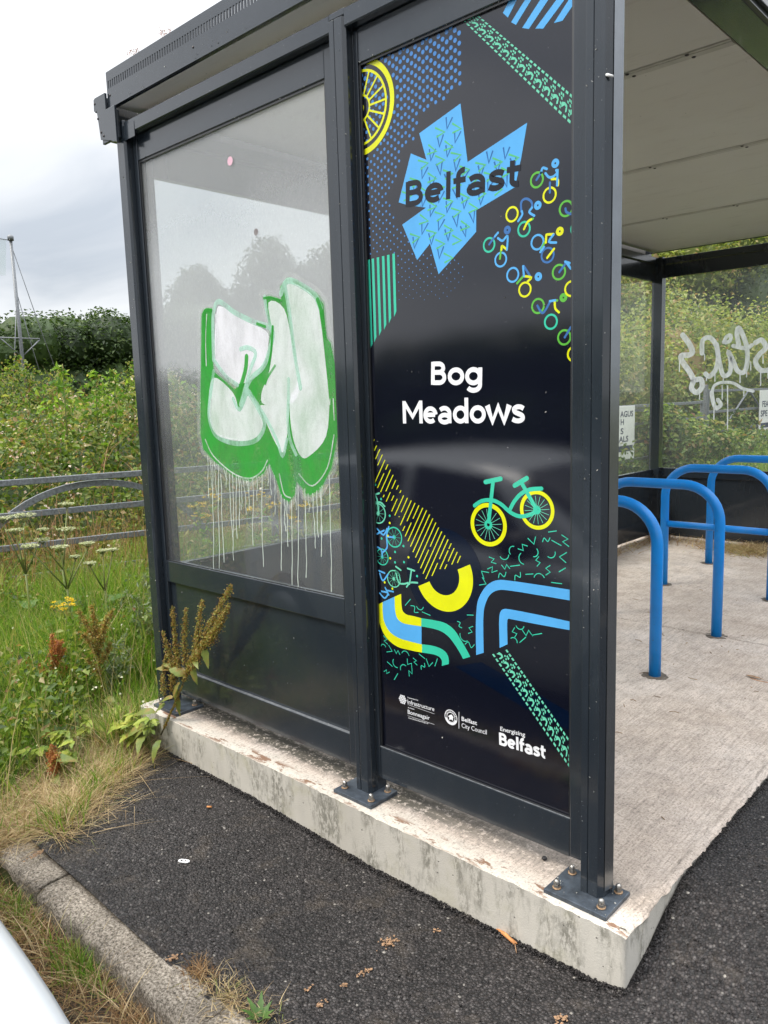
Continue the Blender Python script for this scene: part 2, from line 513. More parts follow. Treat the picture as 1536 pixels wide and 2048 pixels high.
def glass_material(name, dust, seed, fres=1.0):
    """dusty glazing: clear sheet with Fresnel reflection under a film of pale dirt and a height-ramped veil"""
    m, t, b = mat(name)
    t.nodes.remove(b)
    o = t.nodes['Material Output']
    co = objco(t, geo=True)
    tr = N(t, 'ShaderNodeBsdfTransparent'); tr.inputs[0].default_value = (0.95, 0.965, 0.96, 1)
    gl = N(t, 'ShaderNodeBsdfGlossy'); gl.inputs[1].default_value = 0.012
    gm = N(t, 'ShaderNodeNewGeometry'); dt = N(t, 'ShaderNodeVectorMath', operation='DOT_PRODUCT')
    L(t, gm.outputs['Incoming'], dt.inputs[0]); L(t, gm.outputs['Normal'], dt.inputs[1])
    fac = math_(t, 'SUBTRACT', 1.0, math_(t, 'ABSOLUTE', dt.outputs['Value']))
    frv = math_(t, 'ADD', 0.045, math_(t, 'MULTIPLY', math_(t, 'POWER', fac, 5.0), 0.955))
    mx = N(t, 'ShaderNodeMixShader')
    L(t, math_(t, 'MULTIPLY', frv, fres), mx.inputs[0]); L(t, tr.outputs[0], mx.inputs[1]); L(t, gl.outputs[0], mx.inputs[2])
    df = N(t, 'ShaderNodeBsdfDiffuse'); df.inputs[0].default_value = (0.91, 0.93, 0.96, 1)
    tl = N(t, 'ShaderNodeBsdfTranslucent'); tl.inputs[0].default_value = (0.91, 0.93, 0.96, 1)
    dm = N(t, 'ShaderNodeMixShader'); dm.inputs[0].default_value = 0.5
    L(t, df.outputs[0], dm.inputs[1]); L(t, tl.outputs[0], dm.inputs[2])
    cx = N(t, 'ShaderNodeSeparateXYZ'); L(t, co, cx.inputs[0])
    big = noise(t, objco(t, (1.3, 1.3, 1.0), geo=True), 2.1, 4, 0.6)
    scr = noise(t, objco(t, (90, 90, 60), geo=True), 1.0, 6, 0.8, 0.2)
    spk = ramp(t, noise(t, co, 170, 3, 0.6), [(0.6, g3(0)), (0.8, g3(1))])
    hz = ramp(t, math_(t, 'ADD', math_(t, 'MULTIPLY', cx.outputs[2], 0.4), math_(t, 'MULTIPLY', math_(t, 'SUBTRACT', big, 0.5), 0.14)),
              dust['ramp'])  # by height: real dust plus, on the near pane, a painted sky veil
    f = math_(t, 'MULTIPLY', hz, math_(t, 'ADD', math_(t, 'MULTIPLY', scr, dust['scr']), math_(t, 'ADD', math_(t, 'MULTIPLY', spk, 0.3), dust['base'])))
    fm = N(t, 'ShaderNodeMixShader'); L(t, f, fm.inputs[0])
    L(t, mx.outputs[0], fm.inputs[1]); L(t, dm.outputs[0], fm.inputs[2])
    L(t, fm.outputs[0], o.inputs[0])
    return m
M['pane'] = glass_material('dusty sky-veiled pane', dict(ramp=[(0.24, g3(0.05)), (0.50, g3(0.09)), (0.595, g3(0.16)), (0.63, g3(0.40)), (0.78, g3(0.45)), (0.90, g3(0.28))], scr=0.35, base=0.55), 1, 1.4)  # step up the near pane colours in the sky's reflection over the dust
M['pane_far'] = glass_material('hazy pane', dict(ramp=[(0.2, g3(0.04)), (0.55, g3(0.06)), (0.9, g3(0.07))], scr=0.6, base=0.5), 2, 0.5)

def paint_material(name, col, a0, a1, sc=14, streak=True, back=0.42):
    """thin uneven sprayed paint on glass"""
    m, t, b = mat(name)
    t.nodes.remove(b)
    o = t.nodes['Material Output']
    co = objco(t, (sc, sc, sc * (0.45 if streak else 1)), geo=True)
    n = noise(t, co, 1.0, 6, 0.65, 0.3)
    fine = noise(t, objco(t, (150, 150, 150), geo=True), 1.0, 3, 0.6)
    f = ramp(t, math_(t, 'ADD', math_(t, 'MULTIPLY', n, 0.8), math_(t, 'MULTIPLY', fine, 0.2)), [(0.36, g3(a0)), (0.6, g3(a1))])
    tr = N(t, 'ShaderNodeBsdfTransparent')
    df = N(t, 'ShaderNodeBsdfDiffuse'); df.inputs[0].default_value = (*col, 1)
    tl = N(t, 'ShaderNodeBsdfTranslucent'); tl.inputs[0].default_value = (*col, 1)
    dm = N(t, 'ShaderNodeMixShader'); dm.inputs[0].default_value = back
    L(t, df.outputs[0], dm.inputs[1]); L(t, tl.outputs[0], dm.inputs[2])
    fm = N(t, 'ShaderNodeMixShader'); L(t, f, fm.inputs[0]); L(t, tr.outputs[0], fm.inputs[1]); L(t, dm.outputs[0], fm.inputs[2])
    L(t, fm.outputs[0], o.inputs[0])
    return m
M['spray_green'] = paint_material('green spray paint', (0.06, 0.42, 0.07), 0.50, 1.0, 8)
M['spray_white'] = paint_material('white spray paint', (0.92, 0.92, 0.96), 0.62, 1.0, 9)
M['spray_mint'] = paint_material('mint spray paint', (0.52, 0.78, 0.66), 0.30, 0.88, 18)
M['spray_line'] = paint_material('thin white spray line', (0.80, 0.82, 0.83), 0.35, 0.95, 30)
M['spray_haze'] = paint_material('overspray haze', (0.85, 0.88, 0.86), 0.02, 0.26, 9, False)
M['spray_green_haze'] = paint_material('green overspray haze', (0.20, 0.52, 0.22), 0.05, 0.4, 9, False)
M['spray_tag'] = paint_material('white tag paint', (0.95, 0.95, 0.96), 0.55, 1.0, 24, True, 0.75)
M['spray_drip'] = paint_material('paint drip', (0.76, 0.84, 0.76), 0.8, 1.0, 30)

def leaf_material(name, stops, trans=0.35, rough=0.5):
    m, t, b = mat(name)
    g = N(t, 'ShaderNodeNewGeometry')
    col = ramp(t, g.outputs['Random Per Island'], stops)
    L(t, col, b.inputs['Base Color'])
    setp(b, rough=rough, spec=0.3)
    tl = N(t, 'ShaderNodeBsdfTranslucent'); L(t, mixc(t, 1.0, col, (1.25, 1.35, 0.6), 'MULTIPLY'), tl.inputs[0])
    mx = N(t, 'ShaderNodeMixShader'); mx.inputs[0].default_value = trans
    o = t.nodes['Material Output']
    L(t, b.outputs[0], mx.inputs[1]); L(t, tl.outputs[0], mx.inputs[2]); L(t, mx.outputs[0], o.inputs[0])
    return m
M['grass'] = leaf_material('meadow grass', [(0, (0.07, 0.155, 0.02)), (0.3, (0.125, 0.24, 0.03)), (0.58, (0.20, 0.32, 0.045)), (0.76, (0.29, 0.37, 0.08)), (0.88, (0.36, 0.32, 0.14)), (1, (0.48, 0.38, 0.20))], 0.42)
M['straw'] = leaf_material('dry straw', [(0, (0.25, 0.16, 0.08)), (0.4, (0.46, 0.34, 0.19)), (0.8, (0.62, 0.49, 0.30)), (0.92, (0.30, 0.28, 0.10)), (1, (0.18, 0.25, 0.06))], 0.28, 0.7)
M['straw_brown'] = leaf_material('brown dead grass', [(0, (0.14, 0.07, 0.03)), (0.5, (0.28, 0.16, 0.075)), (1, (0.42, 0.28, 0.14))], 0.2, 0.8)
M['hedge'] = leaf_material('hedge leaves', [(0, (0.018, 0.034, 0.010)), (0.5, (0.036, 0.068, 0.017)), (0.85, (0.065, 0.11, 0.027)), (1, (0.11, 0.15, 0.045))], 0.28)
M['tree'] = leaf_material('tree leaves', [(0, (0.018, 0.035, 0.013)), (0.5, (0.035, 0.062, 0.022)), (1, (0.07, 0.10, 0.04))], 0.25)
M['bramble'] = leaf_material('bramble leaves', [(0, (0.04, 0.07, 0.017)), (0.3, (0.085, 0.14, 0.03)), (0.6, (0.15, 0.215, 0.045)), (0.82, (0.25, 0.29, 0.07)), (0.92, (0.33, 0.27, 0.13)), (1, (0.26, 0.13, 0.06))], 0.38)
M['ivy'] = leaf_material('ivy leaves', [(0, (0.09, 0.125, 0.03)), (0.35, (0.21, 0.26, 0.065)), (0.72, (0.34, 0.37, 0.11)), (0.9, (0.44, 0.38, 0.17)), (1, (0.36, 0.21, 0.10))], 0.42)
M['blossom'] = leaf_material('bramble blossom', [(0, (0.42, 0.28, 0.22)), (0.5, (0.58, 0.45, 0.36)), (1, (0.66, 0.60, 0.50))], 0.3)
M['stem'] = leaf_material('green stems', [(0, (0.10, 0.14, 0.04)), (1, (0.20, 0.22, 0.08))], 0.1)
M['stem_dark'] = leaf_material('dark stems', [(0, (0.05, 0.055, 0.025)), (1, (0.10, 0.08, 0.045))], 0.0)
M['dock_seed'] = leaf_material('dock seeds', [(0, (0.22, 0.12, 0.035)), (0.35, (0.36, 0.21, 0.055)), (0.55, (0.22, 0.25, 0.06)), (0.8, (0.32, 0.30, 0.08)), (1, (0.46, 0.28, 0.09))], 0.35)
M['dock_rust'] = leaf_material('rusty dock seeds', [(0, (0.24, 0.07, 0.03)), (0.5, (0.42, 0.15, 0.055)), (1, (0.55, 0.30, 0.11))], 0.35)
def big_leaf_material(name, a, b_, c):
    m, t, b = mat(name)
    co = objco(t, geo=True)
    n = noise(t, co, 14, 5, 0.6)
    g = N(t, 'ShaderNodeNewGeometry')
    f = math_(t, 'ADD', math_(t, 'MULTIPLY', n, 0.75), math_(t, 'MULTIPLY', g.outputs['Random Per Island'], 0.3))
    col = ramp(t, f, [(0.38, a), (0.58, b_), (0.75, c)])
    L(t, col, b.inputs['Base Color']); setp(b, rough=0.45, spec=0.35)
    tl = N(t, 'ShaderNodeBsdfTranslucent'); L(t, col, tl.inputs[0])
    mx = N(t, 'ShaderNodeMixShader'); mx.inputs[0].default_value = 0.35
    L(t, b.outputs[0], mx.inputs[1]); L(t, tl.outputs[0], mx.inputs[2]); L(t, mx.outputs[0], t.nodes['Material Output'].inputs[0])
    bump(t, b, noise(t, co, 60, 3), 0.35, 0.004)
    return m
M['dock_leaf'] = big_leaf_material('dock leaf', (0.09, 0.16, 0.03), (0.20, 0.23, 0.05), (0.42, 0.13, 0.06))
M['lobed_leaf'] = big_leaf_material('yellow green lobed leaf', (0.16, 0.24, 0.03), (0.34, 0.40, 0.06), (0.46, 0.42, 0.08))
M['hog_leaf'] = big_leaf_material('green weed leaf', (0.06, 0.13, 0.03), (0.11, 0.20, 0.05), (0.20, 0.27, 0.08))
M['umbel'] = leaf_material('white umbel flowers', [(0, (0.26, 0.33, 0.12)), (0.5, (0.45, 0.46, 0.28)), (1, (0.58, 0.56, 0.44))], 0.3)
M['ragwort'] = leaf_material('yellow ragwort flowers', [(0, (0.60, 0.38, 0.01)), (1, (0.78, 0.56, 0.02))], 0.3)
M['thistle'] = leaf_material('grey thistle', [(0, (0.14, 0.19, 0.10)), (1, (0.28, 0.32, 0.20))], 0.3)
M['trim'] = simple('pale metal sheen strip', (0.26, 0.275, 0.29), 0.2, 0.9, 0.5, 0.1, 10)
M['ledge'] = simple('dust and sheen ledge', (0.15, 0.16, 0.17), 0.38, 0.1, 0.5, 0.5, 70)
M['bark'] = simple('bark', (0.09, 0.075, 0.055), 0.9, 0, 0.2, 0.4, 12, 0.5)
M['carwhite'] = simple('white car paint', (0.50, 0.52, 0.535), 0.12, 0, 0.6, 0.01, 3)
M['carglass'] = simple('dark car glass', (0.012, 0.014, 0.016), 0.05, 0, 0.6, 0.1, 3)
M['carblack'] = simple('black car trim', (0.015, 0.015, 0.016), 0.5, 0, 0.4, 0.1, 20)
M['carlamp'] = simple('clear headlight', (0.55, 0.57, 0.6), 0.08, 0.5, 0.6, 0.1, 30)
M['rim'] = simple('alloy rim', (0.42, 0.43, 0.45), 0.3, 0.8)

# ================================================================== GROUND
def edge_x(y): return -1.80 - 0.44 * np.clip((y + 0.83) / 0.72, 0, 1)
def ground_z(x, y):
    x = np.asarray(x, float); y = np.asarray(y, float)
    z = -0.195 + 0.135 * smooth01(-2.2, -4.6, x) + 0.45 * smooth01(-4.8, -9, x) + 0.35 * smooth01(-9, -22, x)
    zb = -0.05 + 0.38 * smooth01(5.6, 13, y) + 1.0 * smooth01(13, 40, y)
    z = np.where(y > 5.6, np.maximum(z, zb * smooth01(5.6, 7.5, y) + z * (1 - smooth01(5.6, 7.5, y))), z)
    z = z + 0.03 * np.sin(x * 2.3 + 1) * np.sin(y * 1.9)
    x0 = np.where(y < -0.1, edge_x(y) + 0.02, -2.38)
    hard = smooth01(x0, x0 + 0.16, x) * smooth01(5.9, 5.56, y)           # under slab and paving
    z = z * (1 - hard) + (-0.45) * hard
    rd = smooth01(-0.92, -1.05, y)
    z = z * (1 - rd) + (-0.36) * rd
    return z

def grid_sheet(name, xs, ys, zf, material, kind='structure', keep=None):
    X, Y = np.meshgrid(xs, ys, indexing='ij')
    V = np.stack([X.ravel(), Y.ravel(), np.asarray(zf(X, Y)).ravel()], 1)
    nx, ny = len(xs), len(ys)
    I = np.arange(nx * ny).reshape(nx, ny)
    F = np.stack([I[:-1, :-1], I[1:, :-1], I[1:, 1:], I[:-1, 1:]], -1).reshape(-1, 4)
    if keep is not None:
        c = V[F].mean(1)
        F = F[keep(c[:, 0], c[:, 1])]
    me = np_mesh(name, V, [F], True)
    return tag(link(name, me, material), kind=kind)

xs = np.concatenate([np.linspace(-300, -30, 12)[:-1], np.linspace(-30, -4.6, 110)[:-1], np.linspace(-4.6, -1.4, 72)[:-1], np.linspace(-1.4, 8, 40), np.linspace(8, 300, 12)[1:]])
ys = np.concatenate([np.linspace(-300, -12, 12)[:-1], np.linspace(-12, -1.5, 40)[:-1], np.linspace(-1.5, 0.4, 48)[:-1], np.linspace(0.4, 5.4, 24)[:-1], np.linspace(5.4, 6.2, 14)[:-1], np.linspace(6.2, 30, 90), np.linspace(30, 300, 12)[1:]])
grid_sheet('ground', xs, ys, ground_z, M['soil'])

AX = [-2.6, -2.2, -1.5, -0.84, 0.08, 9]
AZ = [-0.150, -0.150, -0.157, -0.186, -0.168, -0.17]
def asphalt_z(x, y):
    x = np.asarray(x, float); y = np.asarray(y, float)
    z = np.interp(x, AX, AZ)
    k = smooth01(-0.02, 0.10, x) * np.clip((y + 0.16) / 0.40, 0, 1)
    return z * (1 - k) + 0.002 * k
def asphalt_keep(x, y):
    edge = -1.80 - 0.44 * np.clip((y + 0.83) / 0.72, 0, 1) + 0.035 * np.sin(y * 9) + 0.02 * np.sin(y * 23 + 1)
    return (x > edge - 0.05) & ~((x < 0.03) & (y > -0.06))
xs = np.concatenate([np.arange(-2.6, 0.4, 0.03), np.arange(0.4, 9.5, 0.5)])
ys = np.concatenate([np.arange(-0.84, 0.6, 0.03), np.arange(0.6, 12, 0.5)])
grid_sheet('path', xs, ys, asphalt_z, M['asphalt'], keep=asphalt_keep)
grid_sheet('road', np.linspace(-60, 60, 61), np.concatenate([[-9.5], np.linspace(-9, -1.22, 8)]), lambda x, y: -0.335 + 0 * x, M['road'])
grid_sheet('verge', np.linspace(-14, 9, 300), np.linspace(-1.5, -0.9, 12),
           lambda x, y: -0.345 + 0.088 * smooth01(-1.30, -0.98, y) + 0.012 * np.sin(x * 7.3) * np.sin(y * 19 + x), M['verge'])

# ---- concrete slab in two casts, with an uneven lip
def slab_piece(name, y0, y1, lip_near):
    xs = np.linspace(-2.338, 0.081, 140); ys = np.linspace(y0, y1, max(10, int((y1 - y0) / 0.025)))
    top = lambda x, y: 0.002 * y - 0.006 * x
    X, Y = np.meshgrid(xs, ys, indexing='ij')
    Z = top(X, Y)
    r = np.random.default_rng(3)
    n = r.normal(0, 1, len(ys)); n = np.convolve(n, np.ones(3) / 3, 'same')
    Xp = X.copy(); Yp = Y.copy()
    Xp[-1, :] += np.convolve(r.normal(0, 0.0022, len(ys)), np.ones(4) / 4, 'same')
    Z[-1, :] += -0.004 + 0.002 * n
    if lip_near:
        m_ = r.normal(0, 0.0016, len(xs)); Yp[:, 0] += m_; Z[:, 0] -= 0.003
    top_v = np.stack([Xp.ravel(), Yp.ravel(), Z.ravel()], 1)
    nx, ny = X.shape
    I = np.arange(nx * ny).reshape(nx, ny)
    F = np.stack([I[:-1, :-1], I[1:, :-1], I[1:, 1:], I[:-1, 1:]], -1).reshape(-1, 4)
    o = tag(link(name, np_mesh(name, top_v, [F], True), M['slab_top']), kind='structure')
    loop = list(I[:, 0]) + list(I[-1, 1:]) + list(I[:-1, -1][::-1]) + list(I[0, 1:-1][::-1])
    lv = top_v[loop]; bot = lv.copy(); bot[:, 2] = -0.42
    k = len(loop); a = np.arange(k); b_ = (a + 1) % k
    sv = np.concatenate([lv, bot])
    link('slab_side', np_mesh('slab_side', sv, [np.stack([a, a + k, b_ + k, b_], 1)]), M['slab_side'], o)
    return o
slab_a = slab_piece('concrete_slab', -0.12, 2.525, True)
slab_b = slab_piece('concrete_slab', 2.535, 5.55, False)
# raised cement seam between the casts and crumbled cement lip along the open edge
rr = np.random.default_rng(5)
def ridge(name, pts, wid, hei, parent):
    m_ = MB(); n = len(pts); vs = []
    for i, (x, y, z, tx, ty) in enumerate(pts):
        a, h = wid * rr.uniform(0.55, 1.25), hei * rr.uniform(0.5, 1.3)
        nx_, ny_ = -ty, tx
        vs += [(x - nx_ * a, y - ny_ * a, z - 0.004), (x - nx_ * a * 0.4, y - ny_ * a * 0.4, z + h), (x + nx_ * a * 0.4, y + ny_ * a * 0.4, z + h * 0.9), (x + nx_ * a, y + ny_ * a, z - 0.004)]
    fs = []
    for i in range(n - 1):
        for k in range(3):
            fs.append((i * 4 + k, i * 4 + k + 1, (i + 1) * 4 + k + 1, (i + 1) * 4 + k))
    m_.add(vs, fs, True)
    return m_.build(name, M['slab_top'], parent)
ridge('cement_seam', [(-2.38 + i * 0.02, 2.53 + rr.normal(0, 0.003), 0.005 + 0.006 * (2.38 - i * 0.02), 1, 0) for i in range(122)], 0.012, 0.006, slab_b)
ridge('cement_lip', [(0.064 + rr.normal(0, 0.0012), -0.10 + i * 0.02, 0.0 + 0.002 * (i * 0.02), 0, 1) for i in range(140)], 0.022, 0.0045, slab_a)

# ---- loose asphalt crumbs along the foot of the slab
def crumbs(name, pos, size, material, rng):
    base = np.array([(1, 0, 0), (-1, 0, 0), (0, 1, 0), (0, -1, 0), (0, 0, 1), (0, 0, -1)], float)
    ft = np.array([(0, 2, 4), (2, 1, 4), (1, 3, 4), (3, 0, 4), (2, 0, 5), (1, 2, 5), (3, 1, 5), (0, 3, 5)])
    n = len(pos)
    sc = size[:, None, None] * rng.uniform(0.5, 1.1, (n, 6, 1)) * np.array([1, 1, 0.7])
    a = rng.uniform(0, 2 * pi, n)
    B = np.repeat(base[None], n, 0) * sc
    c, s_ = np.cos(a)[:, None], np.sin(a)[:, None]
    V = np.stack([B[:, :, 0] * c - B[:, :, 1] * s_, B[:, :, 0] * s_ + B[:, :, 1] * c, B[:, :, 2]], 2) + pos[:, None, :]
    F = (ft[None] + (np.arange(n) * 6)[:, None, None]).reshape(-1, 3)
    return tag(link(name, np_mesh(name, V.reshape(-1, 3), [F]), material), kind='stuff')
n = 2600
x = RNG.uniform(-2.2, 0.09, n); y = -0.123 - np.abs(RNG.normal(0, 0.010, n))
P1_ = np.stack([x, y, asphalt_z(x, y) + RNG.uniform(0.0, 0.007, n)], 1)
y2 = RNG.uniform(-0.12, 1.6, 900); x2 = 0.088 + np.abs(RNG.normal(0, 0.010, 900))
P2_ = np.stack([x2, y2, asphalt_z(x2, y2) + 0.001], 1)
x3 = RNG.uniform(-2.1, 2.6, 5200); y3 = RNG.uniform(-0.80, 0.5, 5200)
ok = ~((x3 < 0.09) & (y3 > -0.12)) & asphalt_keep(x3, y3)
P3_ = np.stack([x3, y3, asphalt_z(x3, y3) + 0.0005], 1)[ok]
pp = np.concatenate([P1_, P2_, P3_])
crumbs('asphalt_chippings', pp, RNG.uniform(0.003, 0.0065, len(pp)), M['asphalt'], RNG)

# ---- kerb of separate stones
kerb = tag(thing('kerb', None, None), kind='structure')
def kerb_stone(x0, x1, dz):
    xs = np.linspace(x0 + 0.003, x1 - 0.003, 26)
    prof = [(-0.812, -0.45), (-0.812, -0.183), (-0.83, -0.178), (-0.915, -0.181), (-0.932, -0.188), (-0.941, -0.205), (-0.946, -0.32), (-0.948, -0.45)]
    vs = []
    for i, xx in enumerate(xs):
        for j, (yy, zz) in enumerate(prof):
            top = 1 if zz > -0.3 else 0
            vs.append((xx + (rr.normal(0, 0.001)), yy + top * rr.normal(0, 0.0022), zz + dz + top * rr.normal(0, 0.0016)))
    k = len(prof); fs = []
    for i in range(len(xs) - 1):
        for j in range(k - 1):
            fs.append((i * k + j, i * k + j + 1, (i + 1) * k + j + 1, (i + 1) * k + j))
    m_ = MB().add(vs, fs, True)
    m_.f.append(tuple(range(k))); m_.smooth.append(False)
    m_.f.append(tuple((len(xs) - 1) * k + j for j in reversed(range(k)))); m_.smooth.append(False)
    return m_.build('kerb_stone', M['kerb'], kerb)
for i in range(-3, 9):
    kerb_stone(-1.6 + 0.905 * i, -1.6 + 0.905 * (i + 1), 0.003 * ((i * 7) % 3 - 1))

# ================================================================== BIKE SHELTER
sh = thing('bike_shelter', 'dark grey bike shelter with glazed end wall and printed poster panel on concrete slab', 'bike shelter')
Y0 = 0.0
def fz(x, y): return 0.002 * y - 0.006 * x
def part(mb, name, m='coat', parent=sh, bevel=0.0025):
    return mb.build(name, M[m], parent, bevel)

# posts: extrusions with grooves
def groove(poly, pts):
    return poly
post_prof_corner = [(-0.094, -0.040), (-0.074, -0.040), (-0.0735, -0.0375), (-0.0715, -0.0375), (-0.071, -0.040), (-0.043, -0.040), (-0.031, -0.025),
                    (-0.0275, 0.000), (-0.0300, 0.0005), (-0.0297, 0.003), (-0.0270, 0.0035), (-0.0250, 0.008), (-0.0225, 0.0115), (-0.050, 0.012), (-0.052, 0.045), (-0.094, 0.045)]
ZT = 2.655
part(MB().prism(post_prof_corner, 0.012, ZT), 'post', bevel=0.0012)
part(MB().prism([(-0.0298, -0.0232), (-0.0280, -0.0245), (-0.0200, 0.0095), (-0.0222, 0.0112)], 0.03, ZT - 0.003), 'post_sheen_strip', 'trim', bevel=0)  # added strip: bright metal stands in for sky sheen on the coated face
mid_prof = [(-0.985, -0.036), (-0.965, -0.036), (-0.9645, -0.033), (-0.962, -0.033), (-0.9615, -0.036), (-0.928, -0.036), (-0.918, -0.026), (-0.918, -0.002), (-0.921, -0.0015), (-0.921, 0.0015), (-0.918, 0.002), (-0.918, 0.05), (-0.985, 0.05)]
part(MB().prism(mid_prof, 0.012, 2.57), 'post', bevel=0.0012)
left_prof = [(-2.312, -0.036), (-2.256, -0.036), (-2.248, -0.027), (-2.248, 0.05), (-2.312, 0.05)]
part(MB().prism(left_prof, 0.02, 2.60), 'post', bevel=0.002)
# far posts
for (x0, x1, y0, y1) in ((-2.27, -2.175, 5.215, 5.30), (-1.05, -0.98, 5.24, 5.32), (-0.094, -0.022, 5.24, 5.32), (-2.29, -2.215, 1.73, 1.80), (-2.29, -2.215, 3.46, 3.53)):
    part(MB().box(x0, x1, y0, y1, fz(x0, y0) + 0.008, 2.60), 'post')

# base plates with bolts
def base_plate(x0, x1, y0, y1, bolts, z):
    bp_ = part(MB().box(x0, x1, y0, y1, z - 0.006, z + 0.009), 'base_plate', 'plate', bevel=0.002)
    for (x, y) in bolts:
        w_ = MB().lathe([(0.012, z + 0.009), (0.0125, z + 0.012), (0.008, z + 0.0125)], (x, y, 0), 18)
        w_.build('washer', M['rust'], bp_)
        b_ = MB()
        hexp = [(x + 0.0098 * math.cos(a * pi / 3 + x * 40), y + 0.0098 * math.sin(a * pi / 3 + x * 40)) for a in range(6)]
        b_.prism(hexp, z + 0.0125, z + 0.0205)
        b_.lathe([(0.0085, z + 0.0205), (0.0085, z + 0.027), (0.0072, z + 0.032), (0.004, z + 0.035), (0.001, z + 0.036)], (x, y, 0), 16)
        b_.build('bolt', M['bolt'], bp_)
    return bp_
base_plate(-0.178, 0.014, -0.099, 0.045, [(-0.151, -0.071), (-0.152, 0.018), (-0.015, -0.069), (-0.010, 0.022)], 0.003)
base_plate(-1.047, -0.860, -0.094, 0.045, [(-1.022, -0.060), (-0.885, -0.066), (-0.884, 0.018), (-1.02, 0.02)], 0.009)
base_plate(-2.272, -2.080, -0.086, 0.06, [(-2.245, -0.06), (-2.105, 0.028), (-2.105, -0.058)], 0.017)
base_plate(-2.30, -2.13, 5.19, 5.33, [(-2.15, 5.21)], 0.022)

# stiles and rails of the end wall: left bay (glazed) and right bay (poster)
ZH, ZHT, ZG, ZM, ZB, ZBB = 2.434, 2.535, 0.70, 0.602, 0.192, 0.074
def stile(x0, x1): part(MB().box(x0, x1, 0.0, 0.034, ZBB, ZHT), 'stile')
stile(-2.2475, -2.217); stile(-1.051, -0.9855); stile(-0.9175, -0.899); stile(-0.151, -0.0945)
def rail(name, x0, x1, z0, z1, y0=0.001, y1=0.033): part(MB().box(x0, x1, y0, y1, z0, z1), name)
rail('header_rail', -2.2165, -1.0515, ZH, ZHT); rail('header_rail', -0.8985, -0.1515, ZH, ZHT)
rail('middle_rail', -2.2165, -1.0515, ZM, ZG)
rail('bottom_rail', -2.2165, -1.0515, ZBB, ZB); rail('bottom_rail', -0.8985, -0.1515, ZBB - 0.003, ZB - 0.003)
# top rail running past the posts, with a shadow groove below
part(MB().prism([(-0.030, 2.537), (-0.034, 2.541), (-0.034, 2.588), (-0.030, 2.592), (0.045, 2.592), (0.045, 2.537)], -2.2475, -0.9855, 0), 'top_rail', bevel=0)
part(MB().prism([(-0.030, 2.537), (-0.034, 2.541), (-0.034, 2.588), (-0.030, 2.592), (0.045, 2.592), (0.045, 2.537)], -0.9175, -0.0945, 0), 'top_rail', bevel=0)
part(MB().box(-0.9855, -0.9175, -0.034, 0.045, 2.571, 2.592), 'rail_joint')
part(MB().box(-2.262, -2.165, -0.0355, -0.0345, 2.515, 2.575), 'rail_bracket')
part(MB().box(-2.2165, -1.0515, 0.016, 0.024, ZB, ZM), 'kick_panel', 'coat_panel', bevel=0)
part(MB().box(-2.216, -1.052, 0.0015, 0.0155, ZB + 0.0002, ZB + 0.0014), 'rail_ledge', 'ledge', bevel=0)  # pale strip colours in sky sheen as well as dust
part(MB().box(-0.898, -0.152, 0.0015, 0.0055, ZB - 0.0028, ZB - 0.0014), 'rail_ledge', 'ledge', bevel=0)
# rubber beads round pane and poster
def bead(x0, x1, z0, z1, y0, y1, t_=0.008):
    b_ = MB()
    b_.box(x0, x0 + t_, y0, y1, z0, z1); b_.box(x1 - t_, x1, y0, y1, z0, z1)
    b_.box(x0 + t_, x1 - t_, y0, y1, z0, z0 + t_ * 0.5); b_.box(x0 + t_, x1 - t_, y0, y1, z1 - t_, z1)
    b_.build('rubber_seal', M['coat_dark'], sh)
bead(-2.2165, -1.0515, ZG, ZH, 0.006, 0.012)
bead(-0.8985, -0.1515, ZB - 0.003, ZH, 0.006, 0.012, 0.006)
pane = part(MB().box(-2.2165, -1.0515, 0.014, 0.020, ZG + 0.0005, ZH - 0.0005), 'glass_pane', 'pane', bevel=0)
poster = part(MB().box(-0.8985, -0.1515, 0.014, 0.022, ZB - 0.0025, ZH - 0.0005), 'poster_panel', 'poster', bevel=0)
PY = 0.0138      # print sits just in front of the sheet

# back wall (x = -2.25) and far end wall (y = 5.27): rails, kick panels, glass
def wall_x(y0, y1, x):
    part(MB().box(x - 0.012, x + 0.02, y0, y1, 2.385, 2.535), 'header_rail'); part(MB().box(x - 0.03, x + 0.045, y0, y1, 2.537, 2.592), 'top_rail')
    part(MB().box(x - 0.012, x + 0.02, y0, y1, 0.602, 0.672), 'middle_rail'); part(MB().box(x - 0.012, x + 0.02, y0, y1, 0.05, 0.19), 'bottom_rail')
    part(MB().box(x - 0.004, x + 0.004, y0, y1, 0.19, 0.602), 'kick_panel', 'coat_panel', bevel=0)
    part(MB().box(x - 0.003, x + 0.003, y0, y1, 0.672, 2.385), 'glass_pane', 'pane_far', bevel=0)
wall_x(0.051, 1.7295, -2.252); wall_x(1.8005, 3.4595, -2.252); wall_x(3.5305, 5.2145, -2.252)
part(MB().box(-2.262, -2.232, 0.0505, 0.085, 0.672, 2.385), 'stile')
def wall_y(x0, x1, y):
    part(MB().box(x0, x1, y - 0.02, y + 0.012, 2.42, 2.535), 'header_rail'); part(MB().box(x0, x1, y - 0.045, y + 0.03, 2.537, 2.592), 'top_rail')
    part(MB().box(x0, x1, y - 0.02, y + 0.012, 0.60, 0.685), 'middle_rail'); part(MB().box(x0, x1, y - 0.02, y + 0.012, 0.045, 0.19), 'bottom_rail')
    part(MB().box(x0, x1, y - 0.004, y + 0.004, 0.19, 0.60), 'kick_panel', 'coat_panel', bevel=0)
    return part(MB().box(x0, x1, y - 0.003, y + 0.003, 0.685, 2.42), 'glass_pane', 'pane_far', bevel=0)
YF = 5.285
pane_far = wall_y(-2.1745, -1.0505, YF)
wall_y(-0.9795, -0.0945, YF)

